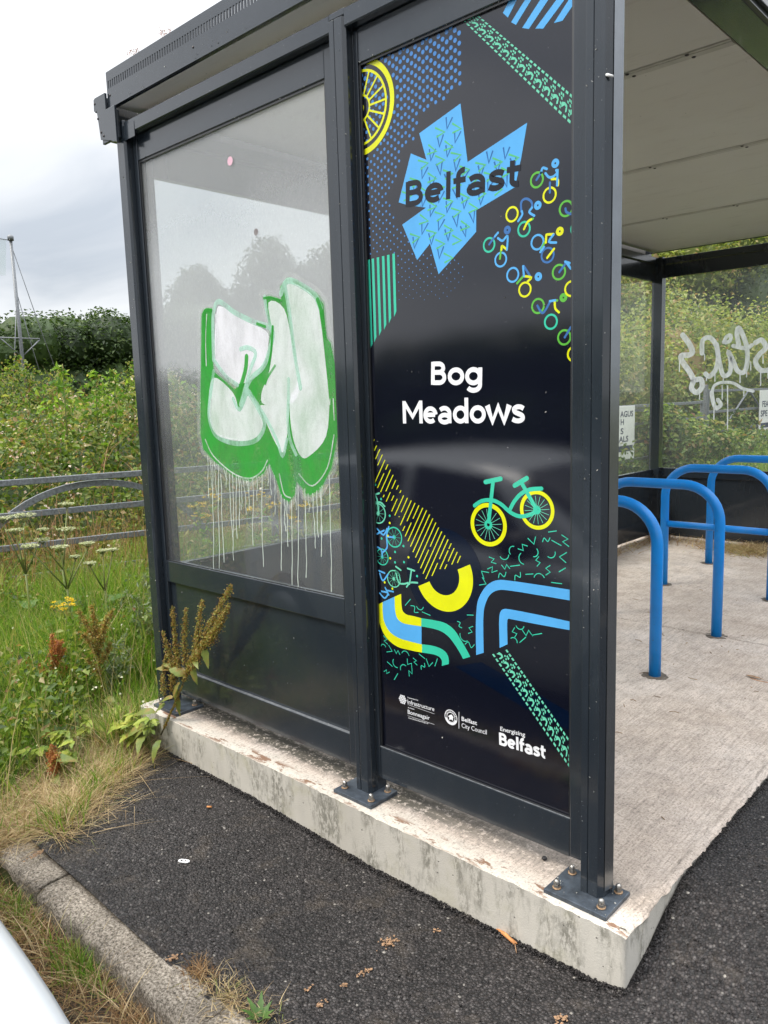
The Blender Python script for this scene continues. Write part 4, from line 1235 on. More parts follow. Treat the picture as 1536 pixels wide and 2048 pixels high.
# left yellow, blue and teal road
curve_band('road_print', 'yellow', smooth_px(zc, ((188, 583), (189, 640), (195, 690), (225, 760), (285, 815), (360, 838), (430, 852))), smooth_px(zc, ((211, 570), (212, 630), (220, 680), (250, 735), (300, 770), (365, 790), (430, 806))))
curve_band('road_print', 'cyan', smooth_px(zc, ((211, 570), (212, 630), (220, 680), (250, 735), (300, 770), (365, 790), (428, 806))), smooth_px(zc, ((277, 540), (278, 590), (282, 630), (295, 665), (325, 688), (370, 698), (428, 706))), 2.2)
curve_band('road_print', 'yellow', smooth_px(zc, ((277, 540), (278, 590), (282, 630), (295, 665), (325, 688), (370, 698), (426, 706))), smooth_px(zc, ((314, 524), (315, 570), (318, 600), (324, 622), (345, 640), (380, 648), (426, 660))))
curve_band('road_print', 'teal', smooth_px(zc, ((426, 660), (500, 672), (560, 688), (610, 725), (650, 785), (682, 840), (700, 876))), smooth_px(zc, ((426, 706), (490, 718), (540, 735), (580, 765), (615, 810), (640, 850), (660, 888))))
curve_band('road_print', 'teal', smooth_px(zc, ((430, 806), (480, 812), (525, 825), (558, 845), (575, 870), (580, 895), (580, 916))), smooth_px(zc, ((430, 852), (470, 858), (500, 864), (525, 875), (538, 890), (542, 905), (541, 926))))
art(0.5).poly([zc(*q) for q in ((615, 930), (760, 905), (1000, 1040), (1262, 1190), (1262, 1290), (1010, 1165))]).build('navy_band_print', 'navy', poster)  # band printed in dark blue

# confetti squiggles
regs = [[zc(*q) for q in ((735, 340), (880, 270), (1080, 190), (1262, 150), (1262, 495), (1090, 468), (850, 440), (790, 470), (755, 500))],
        [zc(*q) for q in ((325, 500), (410, 560), (480, 640), (610, 690), (725, 600), (722, 870), (690, 850), (610, 705), (480, 662), (330, 615))],
        [zc(*q) for q in ((195, 720), (285, 825), (430, 862), (530, 880), (535, 920), (370, 985), (215, 1015))],
        [zc(*q) for q in ((915, 690), (1150, 725), (1010, 790), (915, 812))]]
a = art(1).join(); a.step = 0; r6 = random.Random(4)
shapes = [[(-1, 0), (1, 0)], [(-1, .4), (-.3, -.5), (.3, .5), (1, -.4)], [(-.8, .7), (0, -.6), (.8, .5)], 'arc', [(-.6, .9), (.5, .3), (-.5, -.2), (.6, -.9)], 'ess']
done = []
for reg in regs:
    x0, x1 = min(p[0] for p in reg), max(p[0] for p in reg); z0, z1 = min(p[1] for p in reg), max(p[1] for p in reg)
    for _ in range(1600):
        p = (r6.uniform(x0, x1), r6.uniform(z0, z1))
        if any(math.dist(p, q) < 0.028 for q in done): continue
        s_ = r6.choice(shapes); k = 0.0165 * r6.uniform(0.7, 1.1); th = r6.uniform(0, 2 * pi)
        pts = [(math.cos(t), math.sin(t)) for t in np.linspace(0, 2.4, 9)] if s_ == 'arc' else (spline([(-1, -.3), (-.4, .45), (.3, -.4), (1, .3)], 4) if s_ == 'ess' else s_)
        q = [(p[0] + k * (u * math.cos(th) - v * math.sin(th)), p[1] + k * (u * math.sin(th) + v * math.cos(th))) for u, v in pts]
        if all(inside(t, reg) for t in q): a.stroke(q, 0.0028); done.append(p)
a.build('squiggle_print', 'teal', poster)

# sponsor marks along the foot
a = art(2).join('one')
hc = zc(322, 1114); hr = rad(zc, 322, 1114, 31)
for k in range(19):
    ring_ = [(0, 0)] + [(math.cos(t * pi / 3), math.sin(t * pi / 3)) for t in range(6)] + [(c_ * math.cos(t), c_ * math.sin(t)) for t, c_ in [(k2 * pi / 6, 2 if k2 % 2 == 0 else 1.732) for k2 in range(12)]]
    u, v = ring_[k]
    cx_, cz_ = hc[0] + u * hr * 0.36, hc[1] + v * hr * 0.36
    a.face([(cx_ + hr * 0.175 * math.cos(t * pi / 3 + pi / 6), cz_ + hr * 0.175 * math.sin(t * pi / 3 + pi / 6)) for t in range(6)])
for (q0, q1) in (((348, 1145), (500, 1192)), ((350, 1204), (500, 1252))): pass
a.stroke([zc(350, 1142), zc(500, 1195)], 0.0009, False); a.stroke([zc(350, 1204), zc(500, 1254)], 0.0009, False)
cc = zc(592, 1214); c_r = rad(zc, 592, 1214, 42)
a.ring(cc, c_r, c_r * 0.90, 40); a.ring(cc, c_r * 0.68, c_r * 0.60, 34)
a.ring(cc, c_r * 0.90, c_r * 0.70, 30, pi * 1.08, pi * 1.92)
for k in range(9):
    t = pi * (0.12 + 0.76 * k / 8); a.disc((cc[0] + c_r * 0.79 * math.cos(t), cc[1] + c_r * 0.79 * math.sin(t)), c_r * 0.06, 8)
a.poly([(cc[0] + c_r * u, cc[1] + c_r * v) for u, v in ((-.45, .05), (-.1, .3), (.1, .42), (.42, .12), (.3, -.1), (.35, -.38), (.05, -.25), (-.3, -.42), (-.25, -.1))])
a.stroke([zc(637, 1184), zc(637, 1277)], 0.0018, False)
a.build('sponsor_emblem', 'white', poster)
ch = lambda x, y, h: abs(zc(x, y - h)[1] - zc(x, y)[1])
text('Department for', zc(350, 1106), zc(410, 1122), ch(380, 1114, 7), 'white', bold=0.01)
text('Infrastructure', zc(350, 1137), zc(499, 1180), ch(420, 1140, 23), 'white', bold=0.004)
text('An Roinn', zc(352, 1162), zc(388, 1172), ch(370, 1166, 7), 'white', bold=0.01)
text('Bonneagair', zc(351, 1193), zc(474, 1229), ch(420, 1200, 23), 'white', bold=0.008)
text('www.infrastructure-ni.gov.uk', zc(353, 1219), zc(466, 1252), ch(420, 1240, 8), 'white', bold=0.008)
text('Belfast', zc(652, 1232), zc(738, 1258), ch(690, 1240, 23), 'white', bold=0.014)
text('City Council', zc(652, 1270), zc(792, 1310), ch(690, 1280, 25), 'white', bold=0.0)
text('Energising', zc(868, 1288), zc(1006, 1322), ch(900, 1300, 23), 'white', bold=0.010)

# ================================================================== GRAFFITI ON THE PANES
GRECT = (-2.2155, -1.0525, ZG + 0.001, ZH - 0.001)
GP = on(0.0138)
def ga(x, y): return GP(260 + x / 3.339, 300 + y / 3.339)
def gb(x, y): return GP(260 + x / 3.339, 780 + y / 3.339)
def gart(k): return Art(0.0135 - 0.0004 * k, GRECT, 0.00003)
sil = [ga(*q) for q in ((478, 1100), (492, 1068), (545, 1060), (552, 1090), (552, 1400), (560, 1480), (700, 1600), (800, 1500), (905, 1420), (930, 1300), (940, 1200), (905, 1020), (892, 985), (930, 976), (1010, 1000), (1005, 910), (1050, 862), (1110, 880), (1250, 970), (1292, 1030), (1310, 1250), (1340, 1290), (1378, 1480))] + \
      [gb(*q) for q in ((1385, 100), (1388, 300), (1345, 520), (1275, 660), (1205, 700), (1168, 690), (1165, 668), (1112, 610), (1100, 700), (1060, 748), (1015, 715), (978, 600), (930, 488), (890, 560), (800, 602), (700, 580), (565, 475), (492, 395), (472, 300), (472, 0))]
def widen(poly, d):
    cx_ = sum(p[0] for p in poly) / len(poly); cz_ = sum(p[1] for p in poly) / len(poly)
    return [(p[0] + d * (p[0] - cx_) / math.dist(p, (cx_, cz_)), p[1] + d * (p[1] - cz_) / math.dist(p, (cx_, cz_))) for p in poly]
hz_ = gart(-0.4)
hz_.stroke(sil, 0.050, close=True); hz_.build('graffiti_overspray', 'spray_haze', pane)
hz_ = gart(-0.2)
hz_.stroke(sil, 0.016, close=True); hz_.build('graffiti_overspray', 'spray_green_haze', pane)
gart(0).poly(sil).build('graffiti_paint', 'spray_green', pane)
a = gart(1)
a.poly(spline([ga(*q) for q in ((578, 1090), (612, 1045), (720, 1110), (905, 1205), (925, 1290), (900, 1420), (830, 1520), (720, 1560), (600, 1460), (566, 1390))], 4, True))
a.poly(spline([ga(555, 1520)] + [gb(*q) for q in ((690, 20), (735, 140), (800, 30), (890, 215), (830, 325), (700, 340), (600, 312), (545, 240), (525, 120))], 4, True))
a.poly(spline([ga(*q) for q in ((925, 1020), (1030, 1060), (1085, 1300), (1130, 1560), (1085, 1690), (900, 1700), (880, 1620), (930, 1480), (955, 1250))], 4, True))
a.poly(spline([ga(*q) for q in ((1042, 910), (1100, 890), (1235, 985), (1275, 1150), (1310, 1450), (1335, 1700))] + [gb(*q) for q in ((1335, 60), (1310, 310), (1200, 440), (1140, 440), (1085, 300), (1068, 60), (1120, -60))] + [ga(1090, 1250)], 4, True))
a.poly(spline([gb(*q) for q in ((905, 100), (980, 104), (1056, 100), (1062, 170), (1040, 380), (1015, 415), (960, 330), (900, 190), (870, 110))], 4, True))
a.build('graffiti_paint', 'spray_white', pane)
a = gart(2)
for pts, wd in (([ga(*q) for q in ((560, 1400), (555, 1200), (560, 1080), (595, 1012), (700, 1085), (830, 1150), (950, 1200), (935, 1330), (890, 1450), (800, 1540), (740, 1700))], 0.021),
                ([ga(560, 1400), ga(640, 1510), ga(720, 1570)], 0.018), ([ga(560, 1480)] + [gb(*q) for q in ((535, 60), (530, 180), (565, 290), (640, 340), (740, 358), (850, 330), (900, 230), (860, 130), (795, 20))], 0.020),
                ([ga(*q) for q in ((900, 980), (915, 1080), (945, 1200), (955, 1260))], 0.016), ([ga(*q) for q in ((1010, 960), (1045, 880), (1110, 885), (1230, 965), (1275, 1060))], 0.022),
                ([ga(*q) for q in ((1035, 900), (1065, 1080), (1090, 1280), (1110, 1420), (1140, 1590))], 0.018),
                ([ga(1060, 1530)] + [gb(*q) for q in ((1060, 60), (1055, 200), (1070, 330), (1110, 430))], 0.016), ([gb(*q) for q in ((800, 10), (900, 170), (980, 330), (1020, 440), (1050, 330))], 0.015),
                ([ga(*q) for q in ((740, 1330), (790, 1320), (840, 1360), (800, 1480), (745, 1690))], 0.018), ([ga(690, 1660), gb(735, 130), gb(790, 0)], 0.016)):
    a.stroke(spline(pts, 5), wd)
a.build('graffiti_paint', 'spray_mint', pane)
a = gart(3)
for pts, wd in (([ga(*q) for q in ((490, 1440), (500, 1250), (497, 1085), (545, 1070))], 0.014), ([ga(*q) for q in ((780, 1380), (770, 1480), (720, 1640))], 0.022), ([ga(*q) for q in ((895, 990), (940, 985), (1010, 1006))], 0.009),
                ([ga(*q) for q in ((850, 1160), (905, 1180))], 0.011), ([ga(*q) for q in ((1255, 1000), (1280, 1080), (1305, 1250))], 0.017), ([ga(*q) for q in ((955, 1180), (945, 1340), (930, 1420))], 0.012), ([ga(*q) for q in ((970, 1440), (920, 1520), (905, 1560))], 0.010)):
    a.stroke(spline(pts, 5), wd)
a.build('graffiti_paint', 'spray_green', pane)
a = gart(4)
for pts, wd in (([gb(*q) for q in ((505, 330), (560, 440), (690, 555), (800, 590), (880, 545), (920, 470))], 0.006), ([ga(*q) for q in ((515, 1100), (508, 1260), (512, 1440))], 0.006), ([ga(*q) for q in ((575, 1100), (580, 1260), (572, 1390))], 0.006),
                ([gb(*q) for q in ((1000, 560), (1030, 690), (1075, 720))], 0.006), ([gb(*q) for q in ((545, 60), (540, 200), (590, 300), (720, 335))], 0.007), ([gb(*q) for q in ((1130, 560), (1220, 640), (1320, 520), (1365, 300))], 0.005), ([gb(*q) for q in ((1360, 60), (1366, 200))], 0.005)):
    a.stroke(spline(pts, 5), wd)
a.build('graffiti_paint', 'spray_line', pane)
drips = ((520, 440, 720), (541, 470, 760), (552, 500, 1190), (566, 480, 700), (592, 500, 1190), (606, 560, 1150), (626, 520, 600), (645, 530, 650), (665, 560, 980), (685, 560, 1135), (710, 570, 990), (727, 580, 920), (738, 590, 800), (755, 590, 820), (778, 600, 690), (790, 590, 800), (822, 590, 1035), (848, 580, 740), (884, 560, 1178), (915, 510, 640), (936, 500, 700), (965, 570, 830), (1012, 700, 1205), (1032, 730, 940), (1052, 740, 1045), (1080, 735, 1298), (1125, 640, 1310), (1108, 650, 800), (1170, 660, 1250), (1192, 690, 810), (1222, 690, 1055), (1250, 670, 980), (1272, 650, 980), (1284, 640, 1110), (1332, 570, 1345))
a = gart(1.5); r7 = random.Random(8)
for (x_, y0_, y1_) in drips:
    xt = x_; pts = []
    for k in range(12):
        yv = y0_ + (y1_ - y0_) * k / 11
        pts.append(gb(xt, yv)); xt += r7.uniform(-2.6, 4.2)
    w0 = 0.0038 if y1_ > 900 else 0.0027
    a.stroke(spline(pts, 2), [w0 * r7.uniform(0.7, 1.15) for _ in range(23)])
a.build('graffiti_drip', 'spray_drip', pane)
# two small round spots of flat colour on the pane
def spot(u, v, r, m_):
    p = GP(u, v); Art(0.0138, GRECT).disc(p, r, 28).build('spot', m_, pane)
M['pink'] = simple('pale pink sticker', (0.62, 0.38, 0.46), 0.5, 0, 0.4, 0.05)
M['greydot'] = simple('grey sticker', (0.20, 0.18, 0.18), 0.5, 0, 0.4, 0.2, 60)
spot(460, 322, 0.016, 'pink'); spot(512, 464, 0.0125, 'greydot')

# tag scrawled on the far pane
FP = on(YF - 0.0042)
def gc(x, y): return FP(1180 + x / 4.017, 450 + y / 4.017)
a = Art(YF - 0.0042, (-2.17, -1.052, 0.69, 2.41), 0.00006)
for pts, wd in (((745, 885), (800, 960), (822, 1020), (790, 1045), (735, 1050), (738, 1090), (800, 1180), (832, 1240)), 9.5), (((832, 1250), (890, 1240), (900, 1300), (858, 1345), (815, 1310), (835, 1250)), 9), (((900, 1030), (905, 930), (960, 905), (1010, 960), (1030, 1060), (1010, 1160), (960, 1215), (928, 1195)), 8), \
        (((1018, 960), (1040, 1100), (1070, 1205), (1120, 1190), (1132, 1100), (1112, 1020), (1150, 1090), (1185, 1170), (1240, 1180), (1265, 1080), (1252, 950), (1200, 830), (1180, 870), (1195, 960)), 7.5), (((1150, 970), (1250, 990), (1300, 965)), 6.5), \
        (((1330, 945), (1380, 925), (1412, 985), (1360, 1040), (1330, 1100), (1370, 1165), (1432, 1165)), 8), (((1075, 940), (1100, 895), (1130, 890), (1125, 930), (1090, 945)), 6), (((980, 1345), (1000, 1290), (1060, 1265), (1150, 1270), (1225, 1312), (1310, 1335)), 5), (((978, 1345), (985, 1400), (1010, 1470), (1050, 1445), (1028, 1405)), 7):
    a.stroke(spline([gc(*q) for q in pts], 6), wd * 0.0052)
a.build('graffiti_tag', 'spray_tag', pane_far)
a = Art(YF - 0.0040, (-2.17, -1.052, 0.69, 2.41), 0.00006)
for (x_, y0_, y1_) in ((718, 1080, 1175), (920, 1040, 1085), (1003, 1200, 1255), (1070, 1210, 1255), (1205, 1190, 1265), (1258, 1170, 1220), (1290, 1100, 1165), (1370, 1170, 1240), (1370, 1240, 1290), (1105, 1290, 1640), (995, 1450, 1560), (1062, 1290, 1400), (1235, 1320, 1370), (880, 1340, 1400), (1430, 1160, 1230), (935, 1210, 1250), (1390, 1050, 1110)):
    a.stroke([gc(x_, y0_), gc(x_ + 1, (y0_ + y1_) / 2), gc(x_, y1_)], 0.010)
a.build('graffiti_drip', 'spray_tag', pane_far)

# ================================================================== BIKE STANDS
def hoop_path(xl, xr, y, zt, r, z0):
    p = [(xl, y, z0), (xl, y, zt - r)]
    for k in range(1, 10):
        a = pi - (pi / 2) * k / 10; p.append((xl + r + r * math.cos(a), y, zt - r + r * math.sin(a)))
    p += [(xl + r, y, zt), ((xl + xr) / 2, y, zt), (xr - r, y, zt)]
    for k in range(1, 10):
        a = pi / 2 - (pi / 2) * k / 10; p.append((xr - r + r * math.cos(a), y, zt - r + r * math.sin(a)))
    return p + [(xr, y, zt - r), (xr, y, z0)]
for y, xr, bar, lab in ((1.72, -0.654, False, 'blue tubular bike stand nearest the poster wall, with dark ring at its foot'),
                        (2.53, -0.650, False, 'second blue bike stand, its foot on the cement seam of the slab'),
                        (3.51, -0.654, True, 'third blue bike stand, the one with a lower crossbar'),
                        (4.38, -0.656, False, 'blue bike stand farthest back, closest to the graffiti tagged pane')):
    st = thing('bike_stand', lab, 'bike stand', (0, 0, 0), 0, 'blue bike stands inside the shelter')
    zf = fz(-1.0, y)
    MB().tube(hoop_path(-1.380, xr, y, 0.866, 0.205, zf - 0.05), 0.0285, 20).build('hoop', M['stand'], st)
    if bar: MB().tube([(-1.380 + 0.027, y, 0.462), (xr - 0.027, y, 0.462)], 0.023, 16).build('crossbar', M['stand'], st)
    M.setdefault('grime', simple('dark cement collar', (0.13, 0.11, 0.09), 0.9, 0, 0.2, 0.5, 60))
    for xc in (-1.380, xr):
        n = 22; ring_ = [(xc + (0.056 + 0.012 * rr.uniform(-1, 1)) * math.cos(2 * pi * k / n), y + (0.056 + 0.012 * rr.uniform(-1, 1)) * math.sin(2 * pi * k / n)) for k in range(n)]
        MB().prism(ring_, fz(xc, y) - 0.003, fz(xc, y) + 0.0025).build('foot_collar', M['grime'], st)

# ================================================================== FIELD GATES AND SIGNS
def gate(name, p0, ang, length, zb_, rails, arch, label, posts=(True, True), group=None, h=1.0, rise=0.0):
    g = thing(name, label, 'gate', (p0[0], p0[1], 0), ang, group)
    r = 0.022
    for z in rails:
        MB().prism([(-0.013, z - r), (0.013, z - r), (0.013, z + r), (-0.013, z + r)], 0.0, length, 0).build('rail', M['galv'], g, 0.004)
    zt, z0 = max(rails), min(rails)
    for x in (0.0, length):
        MB().box(x - 0.026, x + 0.026, -0.022, 0.022, z0 - 0.03, zt + 0.03).build('stile', M['galv'], g, 0.005)
    if arch == 'arch':
        m_ = MB(); n = 30; vs = []; cx_ = length / 2; a_, b_ = length * 0.33, (zt - z0) * 0.97
        for k in range(n + 1):
            t = pi * k / n
            for q, yy in ((r, -0.017), (r, 0.017), (-r, 0.017), (-r, -0.017)):
                vs.append((cx_ - (a_ + q) * math.cos(t), yy * 1.0 + 0.031, z0 + (b_ + q - r) * math.sin(t)))
        fs = [(i * 4 + k, i * 4 + (k + 1) % 4, (i + 1) * 4 + (k + 1) % 4, (i + 1) * 4 + k) for i in range(n) for k in range(4)]
        m_.add(vs, fs); m_.build('arch_brace', M['galv'], g)
    elif arch == 'cross':
        for s_ in (0, 1):
            A, B = (length * 0.5, 0.035, zt), (length * (0.06 if s_ else 0.94), 0.035, z0)
            MB().tube([A, B], 0.018, 8).build('diagonal_brace', M['galv'], g)
    for k, x in enumerate((-0.10, length + 0.10)):
        if posts[k]:
            MB().box(x - 0.03, x + 0.03, -0.03, 0.03, z0 - 0.5, zt + 0.10).build('gate_post', M['galv'], g, 0.006)
    return g
ang = math.atan2(0.964, 0.265)
gate('field_gate', (-4.565 - 0.265 * 1.42, 0.86 - 0.964 * 1.42, 0), ang, 2.84, 0, (0.90, 0.668, 0.44, 0.215, 0.0), 'arch', 'galvanised field gate with curved brace among tall weeds left of the shelter', (True, True), 'galvanised field gates')
gate('field_gate', (-4.12, 2.45, 0), math.radians(88), 3.3, 0, (0.93, 0.70, 0.47, 0.24, 0.02), 'cross', 'galvanised gate seen dimly through the graffiti covered pane', (False, True), 'galvanised field gates')
gate('field_gate', (-4.0, 6.35, 0), math.radians(90), 4.7, 0, (1.20, 0.95, 0.70, 0.45, 0.2), 'arch', 'galvanised gate behind the shelter with curved brace and the first white sign on it', (True, False), 'galvanised field gates')
gate('field_gate', (-4.0, 11.3, 0), math.radians(90), 4.2, 0, (1.38, 1.03, 0.70, 0.40), 'cross', 'farthest galvanised gate with diagonal braces under the second white sign', (True, True), 'galvanised field gates')
def sign(label, y0, y1, z0, z1, x, lines, bar, ttop):
    s_ = thing('sign', label, 'sign', (x, (y0 + y1) / 2, z0), 0)
    MB().box(-0.006, 0.006, -(y1 - y0) / 2, (y1 - y0) / 2, 0, z1 - z0).build('board', M['white_sign'], s_, 0.003)
    hw = (y1 - y0) / 2; H = z1 - z0
    def put(body, ya, yb_, zz, cap):
        o = text(body, (0, 0), (1, 0), 1.0, 'sign_navy', parent=s_, y=0, bold=0.025)
        me = o.data; n = len(me.vertices); co = np.empty(n * 3, dtype=np.float32); me.vertices.foreach_get('co', co); co = co.reshape(-1, 3)
        V = np.stack([np.full(n, 0.0072), ya + (yb_ - ya) * co[:, 0], zz + co[:, 2] * cap], 1).astype(np.float32)
        me.vertices.foreach_set('co', V.ravel()); me.update(); o.name = 'sign_lettering'
    for body, a_, b_, zf_, cp in lines: put(body, -hw + a_ * 2 * hw, -hw + b_ * 2 * hw, zf_ * H, cp * H)
    MB().box(0.0065, 0.0075, -hw + bar[0] * 2 * hw, -hw + bar[1] * 2 * hw, bar[2] * H, bar[3] * H).build('sign_stripe', M['sign_navy'], s_)
    return s_
sign('white sign with dark block lettering on the gate, seen beside the front post', 7.70, 8.44, 0.49, 1.215, -3.93,
     (('AGUS', 0.40, 0.92, 0.80, 0.105), ('H', 0.42, 0.55, 0.655, 0.105), ('S', 0.42, 0.54, 0.485, 0.105), ('ALS', 0.36, 0.74, 0.335, 0.105)), (0.25, 0.92, 0.15, 0.26), 0)
sign('white sign cut by the right edge of view, dark letters over a navy stripe', 13.65, 14.75, 0.52, 1.36, -3.92,
     (('FEA', 0.13, 0.45, 0.63, 0.13), ('SPE', 0.06, 0.42, 0.42, 0.13)), (0.08, 0.92, 0.16, 0.27), 0)

# ================================================================== VEGETATION TOOLS
def unit(v): return v / np.maximum(np.linalg.norm(v, axis=-1, keepdims=True), 1e-9)
def leaf_arrays(P, size, rng, up=0.5, aspect=0.55, out=None, fold=0.18):
    n = len(P)
    nr = rng.normal(0, 1, (n, 3)); nr = unit(nr) * (1 - up) + np.array([0, 0, 1.0]) * up
    if out is not None: nr = nr + out * 0.5
    nr = unit(nr)
    d = rng.normal(0, 1, (n, 3)); d = unit(d - nr * (d * nr).sum(1, keepdims=True))
    wv = np.cross(nr, d)
    s = size[:, None]
    base = P - d * s * 0.5; tip = P + d * s * 0.5 - nr * s * 0.12
    l_ = P + wv * s * aspect * 0.5 + nr * s * fold; r_ = P - wv * s * aspect * 0.5 + nr * s * fold
    V = np.stack([base, r_, tip, l_], 1).reshape(-1, 3)
    i = np.arange(n) * 4
    F = np.concatenate([np.stack([i, i + 1, i + 2], 1), np.stack([i, i + 2, i + 3], 1)])
    return V, F
def leaf_cloud(name, P, size, m, parent=None, rng=RNG, kind=None, **kw):
    V, F = leaf_arrays(P, size, rng, **kw)
    return tag(link(name, np_mesh(name, V, [F]), M[m], parent), kind=kind)
def blade_arrays(P, h, lean, width, rng, segs=3, bend=1.0):
    """P roots, h heights, lean horizontal vectors at the tip (m), width"""
    n = len(P); a = rng.uniform(0, pi, n)
    sv = np.stack([np.cos(a), np.sin(a), np.zeros(n)], 1)
    rows = []
    for k in range(segs + 1):
        t = k / segs
        c = P + np.concatenate([lean * (t ** (1 + bend))[..., None] if False else lean * t ** (1 + bend), np.zeros((n, 1))], 1)
        c[:, 2] += h * (t - 0.28 * bend * t * t * np.minimum(1, np.linalg.norm(lean, axis=1) / np.maximum(h, 1e-3)))
        wd = (width * (1 - t ** 1.5))[:, None] * sv * 0.5
        if k < segs: rows += [c - wd, c + wd]
        else: rows += [c]
    V = np.stack(rows, 1); m_ = V.shape[1]; V = V.reshape(-1, 3); b = np.arange(n) * m_
    Q = [np.stack([b + 2 * k, b + 2 * k + 1, b + 2 * k + 3, b + 2 * k + 2], 1) for k in range(segs - 1)]
    T = np.stack([b + 2 * segs - 2, b + 2 * segs - 1, b + 2 * segs], 1)
    return V, [np.concatenate(Q), T]
def blades(name, P, h, lean, width, m, parent=None, kind='stuff', rng=RNG, segs=3, bend=1.0):
    V, F = blade_arrays(P, h, lean, width, rng, segs, bend)
    return tag(link(name, np_mesh(name, V, F, True), M[m], parent), kind=kind)
def broad_leaf(mb, base, direc, up, length, width, droop=0.5, lobes=0, n=7, wav=0.06, rng=random):
    """a curved leaf of real outline added to a MB"""
    d = Vector(direc).normalized(); u = Vector(up); u = (u - d * u.dot(d)).normalized(); s_ = d.cross(u)
    vs = []; b = Vector(base)
    for k in range(n + 1):
        t = k / n
        wdt = width * 0.5 * math.sin(pi * min(1, (t * 0.92 + 0.06)) ** 0.8) if not lobes else width * 0.5 * (math.sin(pi * t ** 0.75) * (0.62 + 0.38 * abs(math.sin(lobes * pi * t + 0.4))))
        wdt *= 1 + rng.uniform(-wav, wav)
        c = b + d * (length * t) - u * (droop * length * t * t) 
        lift = 0.16 * wdt
        vs += [c + s_ * wdt + u * (lift + rng.uniform(-wav, wav) * width * 0.5), c, c - s_ * wdt + u * (lift + rng.uniform(-wav, wav) * width * 0.5)]
    fs = []
    for k in range(n):
        for j in (0, 1): fs.append((3 * k + j, 3 * k + j + 1, 3 * k + 4 + j, 3 * k + 3 + j))
    mb.add(vs, fs, True)
def lumps_points(cs, n, rng, skew=0.55):
    """points in a union of ellipsoids, denser near their surface; cs rows: x y z rx ry rz"""
    cs = np.asarray(cs, float); w_ = (cs[:, 3] * cs[:, 4] * cs[:, 5]) ** (2 / 3); idx = rng.choice(len(cs), n, p=w_ / w_.sum())
    d = unit(rng.normal(0, 1, (n, 3))); r = rng.uniform(0, 1, n) ** (skew / 1.6) * rng.uniform(0.86, 1.12, n)
    return cs[idx, :3] + d * r[:, None] * cs[idx, 3:6], d
def core(name, cs, m, parent, k=0.74):
    bm = bmesh.new()
    for c in cs:
        r = bmesh.ops.create_icosphere(bm, subdivisions=2, radius=1.0)
        for v in r['verts']:
            q = k * (1 + 0.12 * math.sin(v.co.x * 7 + c[0]) * math.sin(v.co.z * 6 + c[1]))
            v.co = Vector((c[0] + v.co.x * c[3] * q, c[1] + v.co.y * c[4] * q, c[2] + v.co.z * c[5] * q))
    me = bpy.data.meshes.new(name); bm.to_mesh(me); bm.free()
    return link(name, me, M[m], parent)
def bush(name, label, cat, cs, n, size, m, rng, group=None, skew=0.5, corek=0.74, up=0.45, base=None, stems=3):
    cs = np.asarray(cs, float)
    b = base or (cs[:, 0].mean(), cs[:, 1].mean(), float(ground_z(cs[:, 0].mean(), cs[:, 1].mean())))
    t = thing(name, label, cat, b, 0, group)
    off = cs.copy(); off[:, :3] -= np.array(b)
    P, d = lumps_points(off, n, rng, skew)
    leaf_cloud('foliage', P, rng.uniform(0.7, 1.3, n) * size, m, t, rng, up=up, out=d)
    if corek: core('inner_foliage', off, m, t, corek)
    m_ = MB()
    for k in range(stems):
        c = off[(k * 3) % len(off)]
        x0, y0 = c[0] * 0.8, c[1] * 0.8
        z0 = float(ground_z(b[0] + x0, b[1] + y0)) - b[2] - 0.05
        m_ = MB().tube([(x0, y0, z0), (x0 * 0.95 + c[0] * 0.05, y0 * 0.95 + c[1] * 0.05, (z0 + c[2]) * 0.5), (c[0], c[1], c[2])], [0.06, 0.045, 0.02], 7)
        m_.build('trunk' if stems < 3 else 'stem', M['bark'], t)
    return t

# ---- meadow grass
r1 = np.random.default_rng(21)
def meadow_pts(n, x0, x1, y0, y1):
    P = np.stack([r1.uniform(x0, x1, n), r1.uniform(y0, y1, n)], 1)
    return P
def clump(x, y): return 0.5 + 0.5 * np.sin(x * 3.1 + np.sin(y * 2.3) * 1.4) * np.sin(y * 3.7 + np.sin(x * 1.7))
P = meadow_pts(72000, -4.9, -1.85, -1.0, 3.2)
d_edge = edge_x(P[:, 1]) - P[:, 0]
d_slab = np.where(P[:, 1] > -0.12, -2.41 - P[:, 0], 9)
keep = (d_edge > 0.18) & (d_slab > 0.0) & (P[:, 1] > -0.93) & (r1.uniform(0, 1, len(P)) < smooth01(0.26, 0.9, d_edge) + 0.06)
P = P[keep]; d_edge = d_edge[keep]; d_slab = d_slab[keep]
cl = clump(P[:, 0], P[:, 1])
h = (0.13 + 0.27 * smooth01(0.1, 1.0, d_edge)) * r1.uniform(0.55, 1.35, len(P)) * (0.75 + 0.5 * cl)
lean = r1.normal(0, 0.09, (len(P), 2)) + np.array([0.03, -0.03]); lean *= (h / 0.3)[:, None]
blades('grass', np.column_stack([P, ground_z(P[:, 0], P[:, 1]) - 0.02]), h, lean, r1.uniform(0.004, 0.009, len(P)), 'grass', rng=r1)
P = meadow_pts(9000, -8.5, -4.5, -1.6, 7); P2 = meadow_pts(30000, -6.0, 0.6, 5.7, 12)
P = np.concatenate([P, P2]); P = P[~((P[:, 0] > -2.45) & (P[:, 1] < 5.65))]
h = r1.uniform(0.15, 0.50, len(P)) * np.where(P[:, 1] > 5.6, 0.75, 1.0); lean = r1.normal(0, 0.15, (len(P), 2))
blades('tall_grass', np.column_stack([P, ground_z(P[:, 0], P[:, 1]) - 0.02]), h, lean, r1.uniform(0.006, 0.012, len(P)), 'grass', rng=r1)
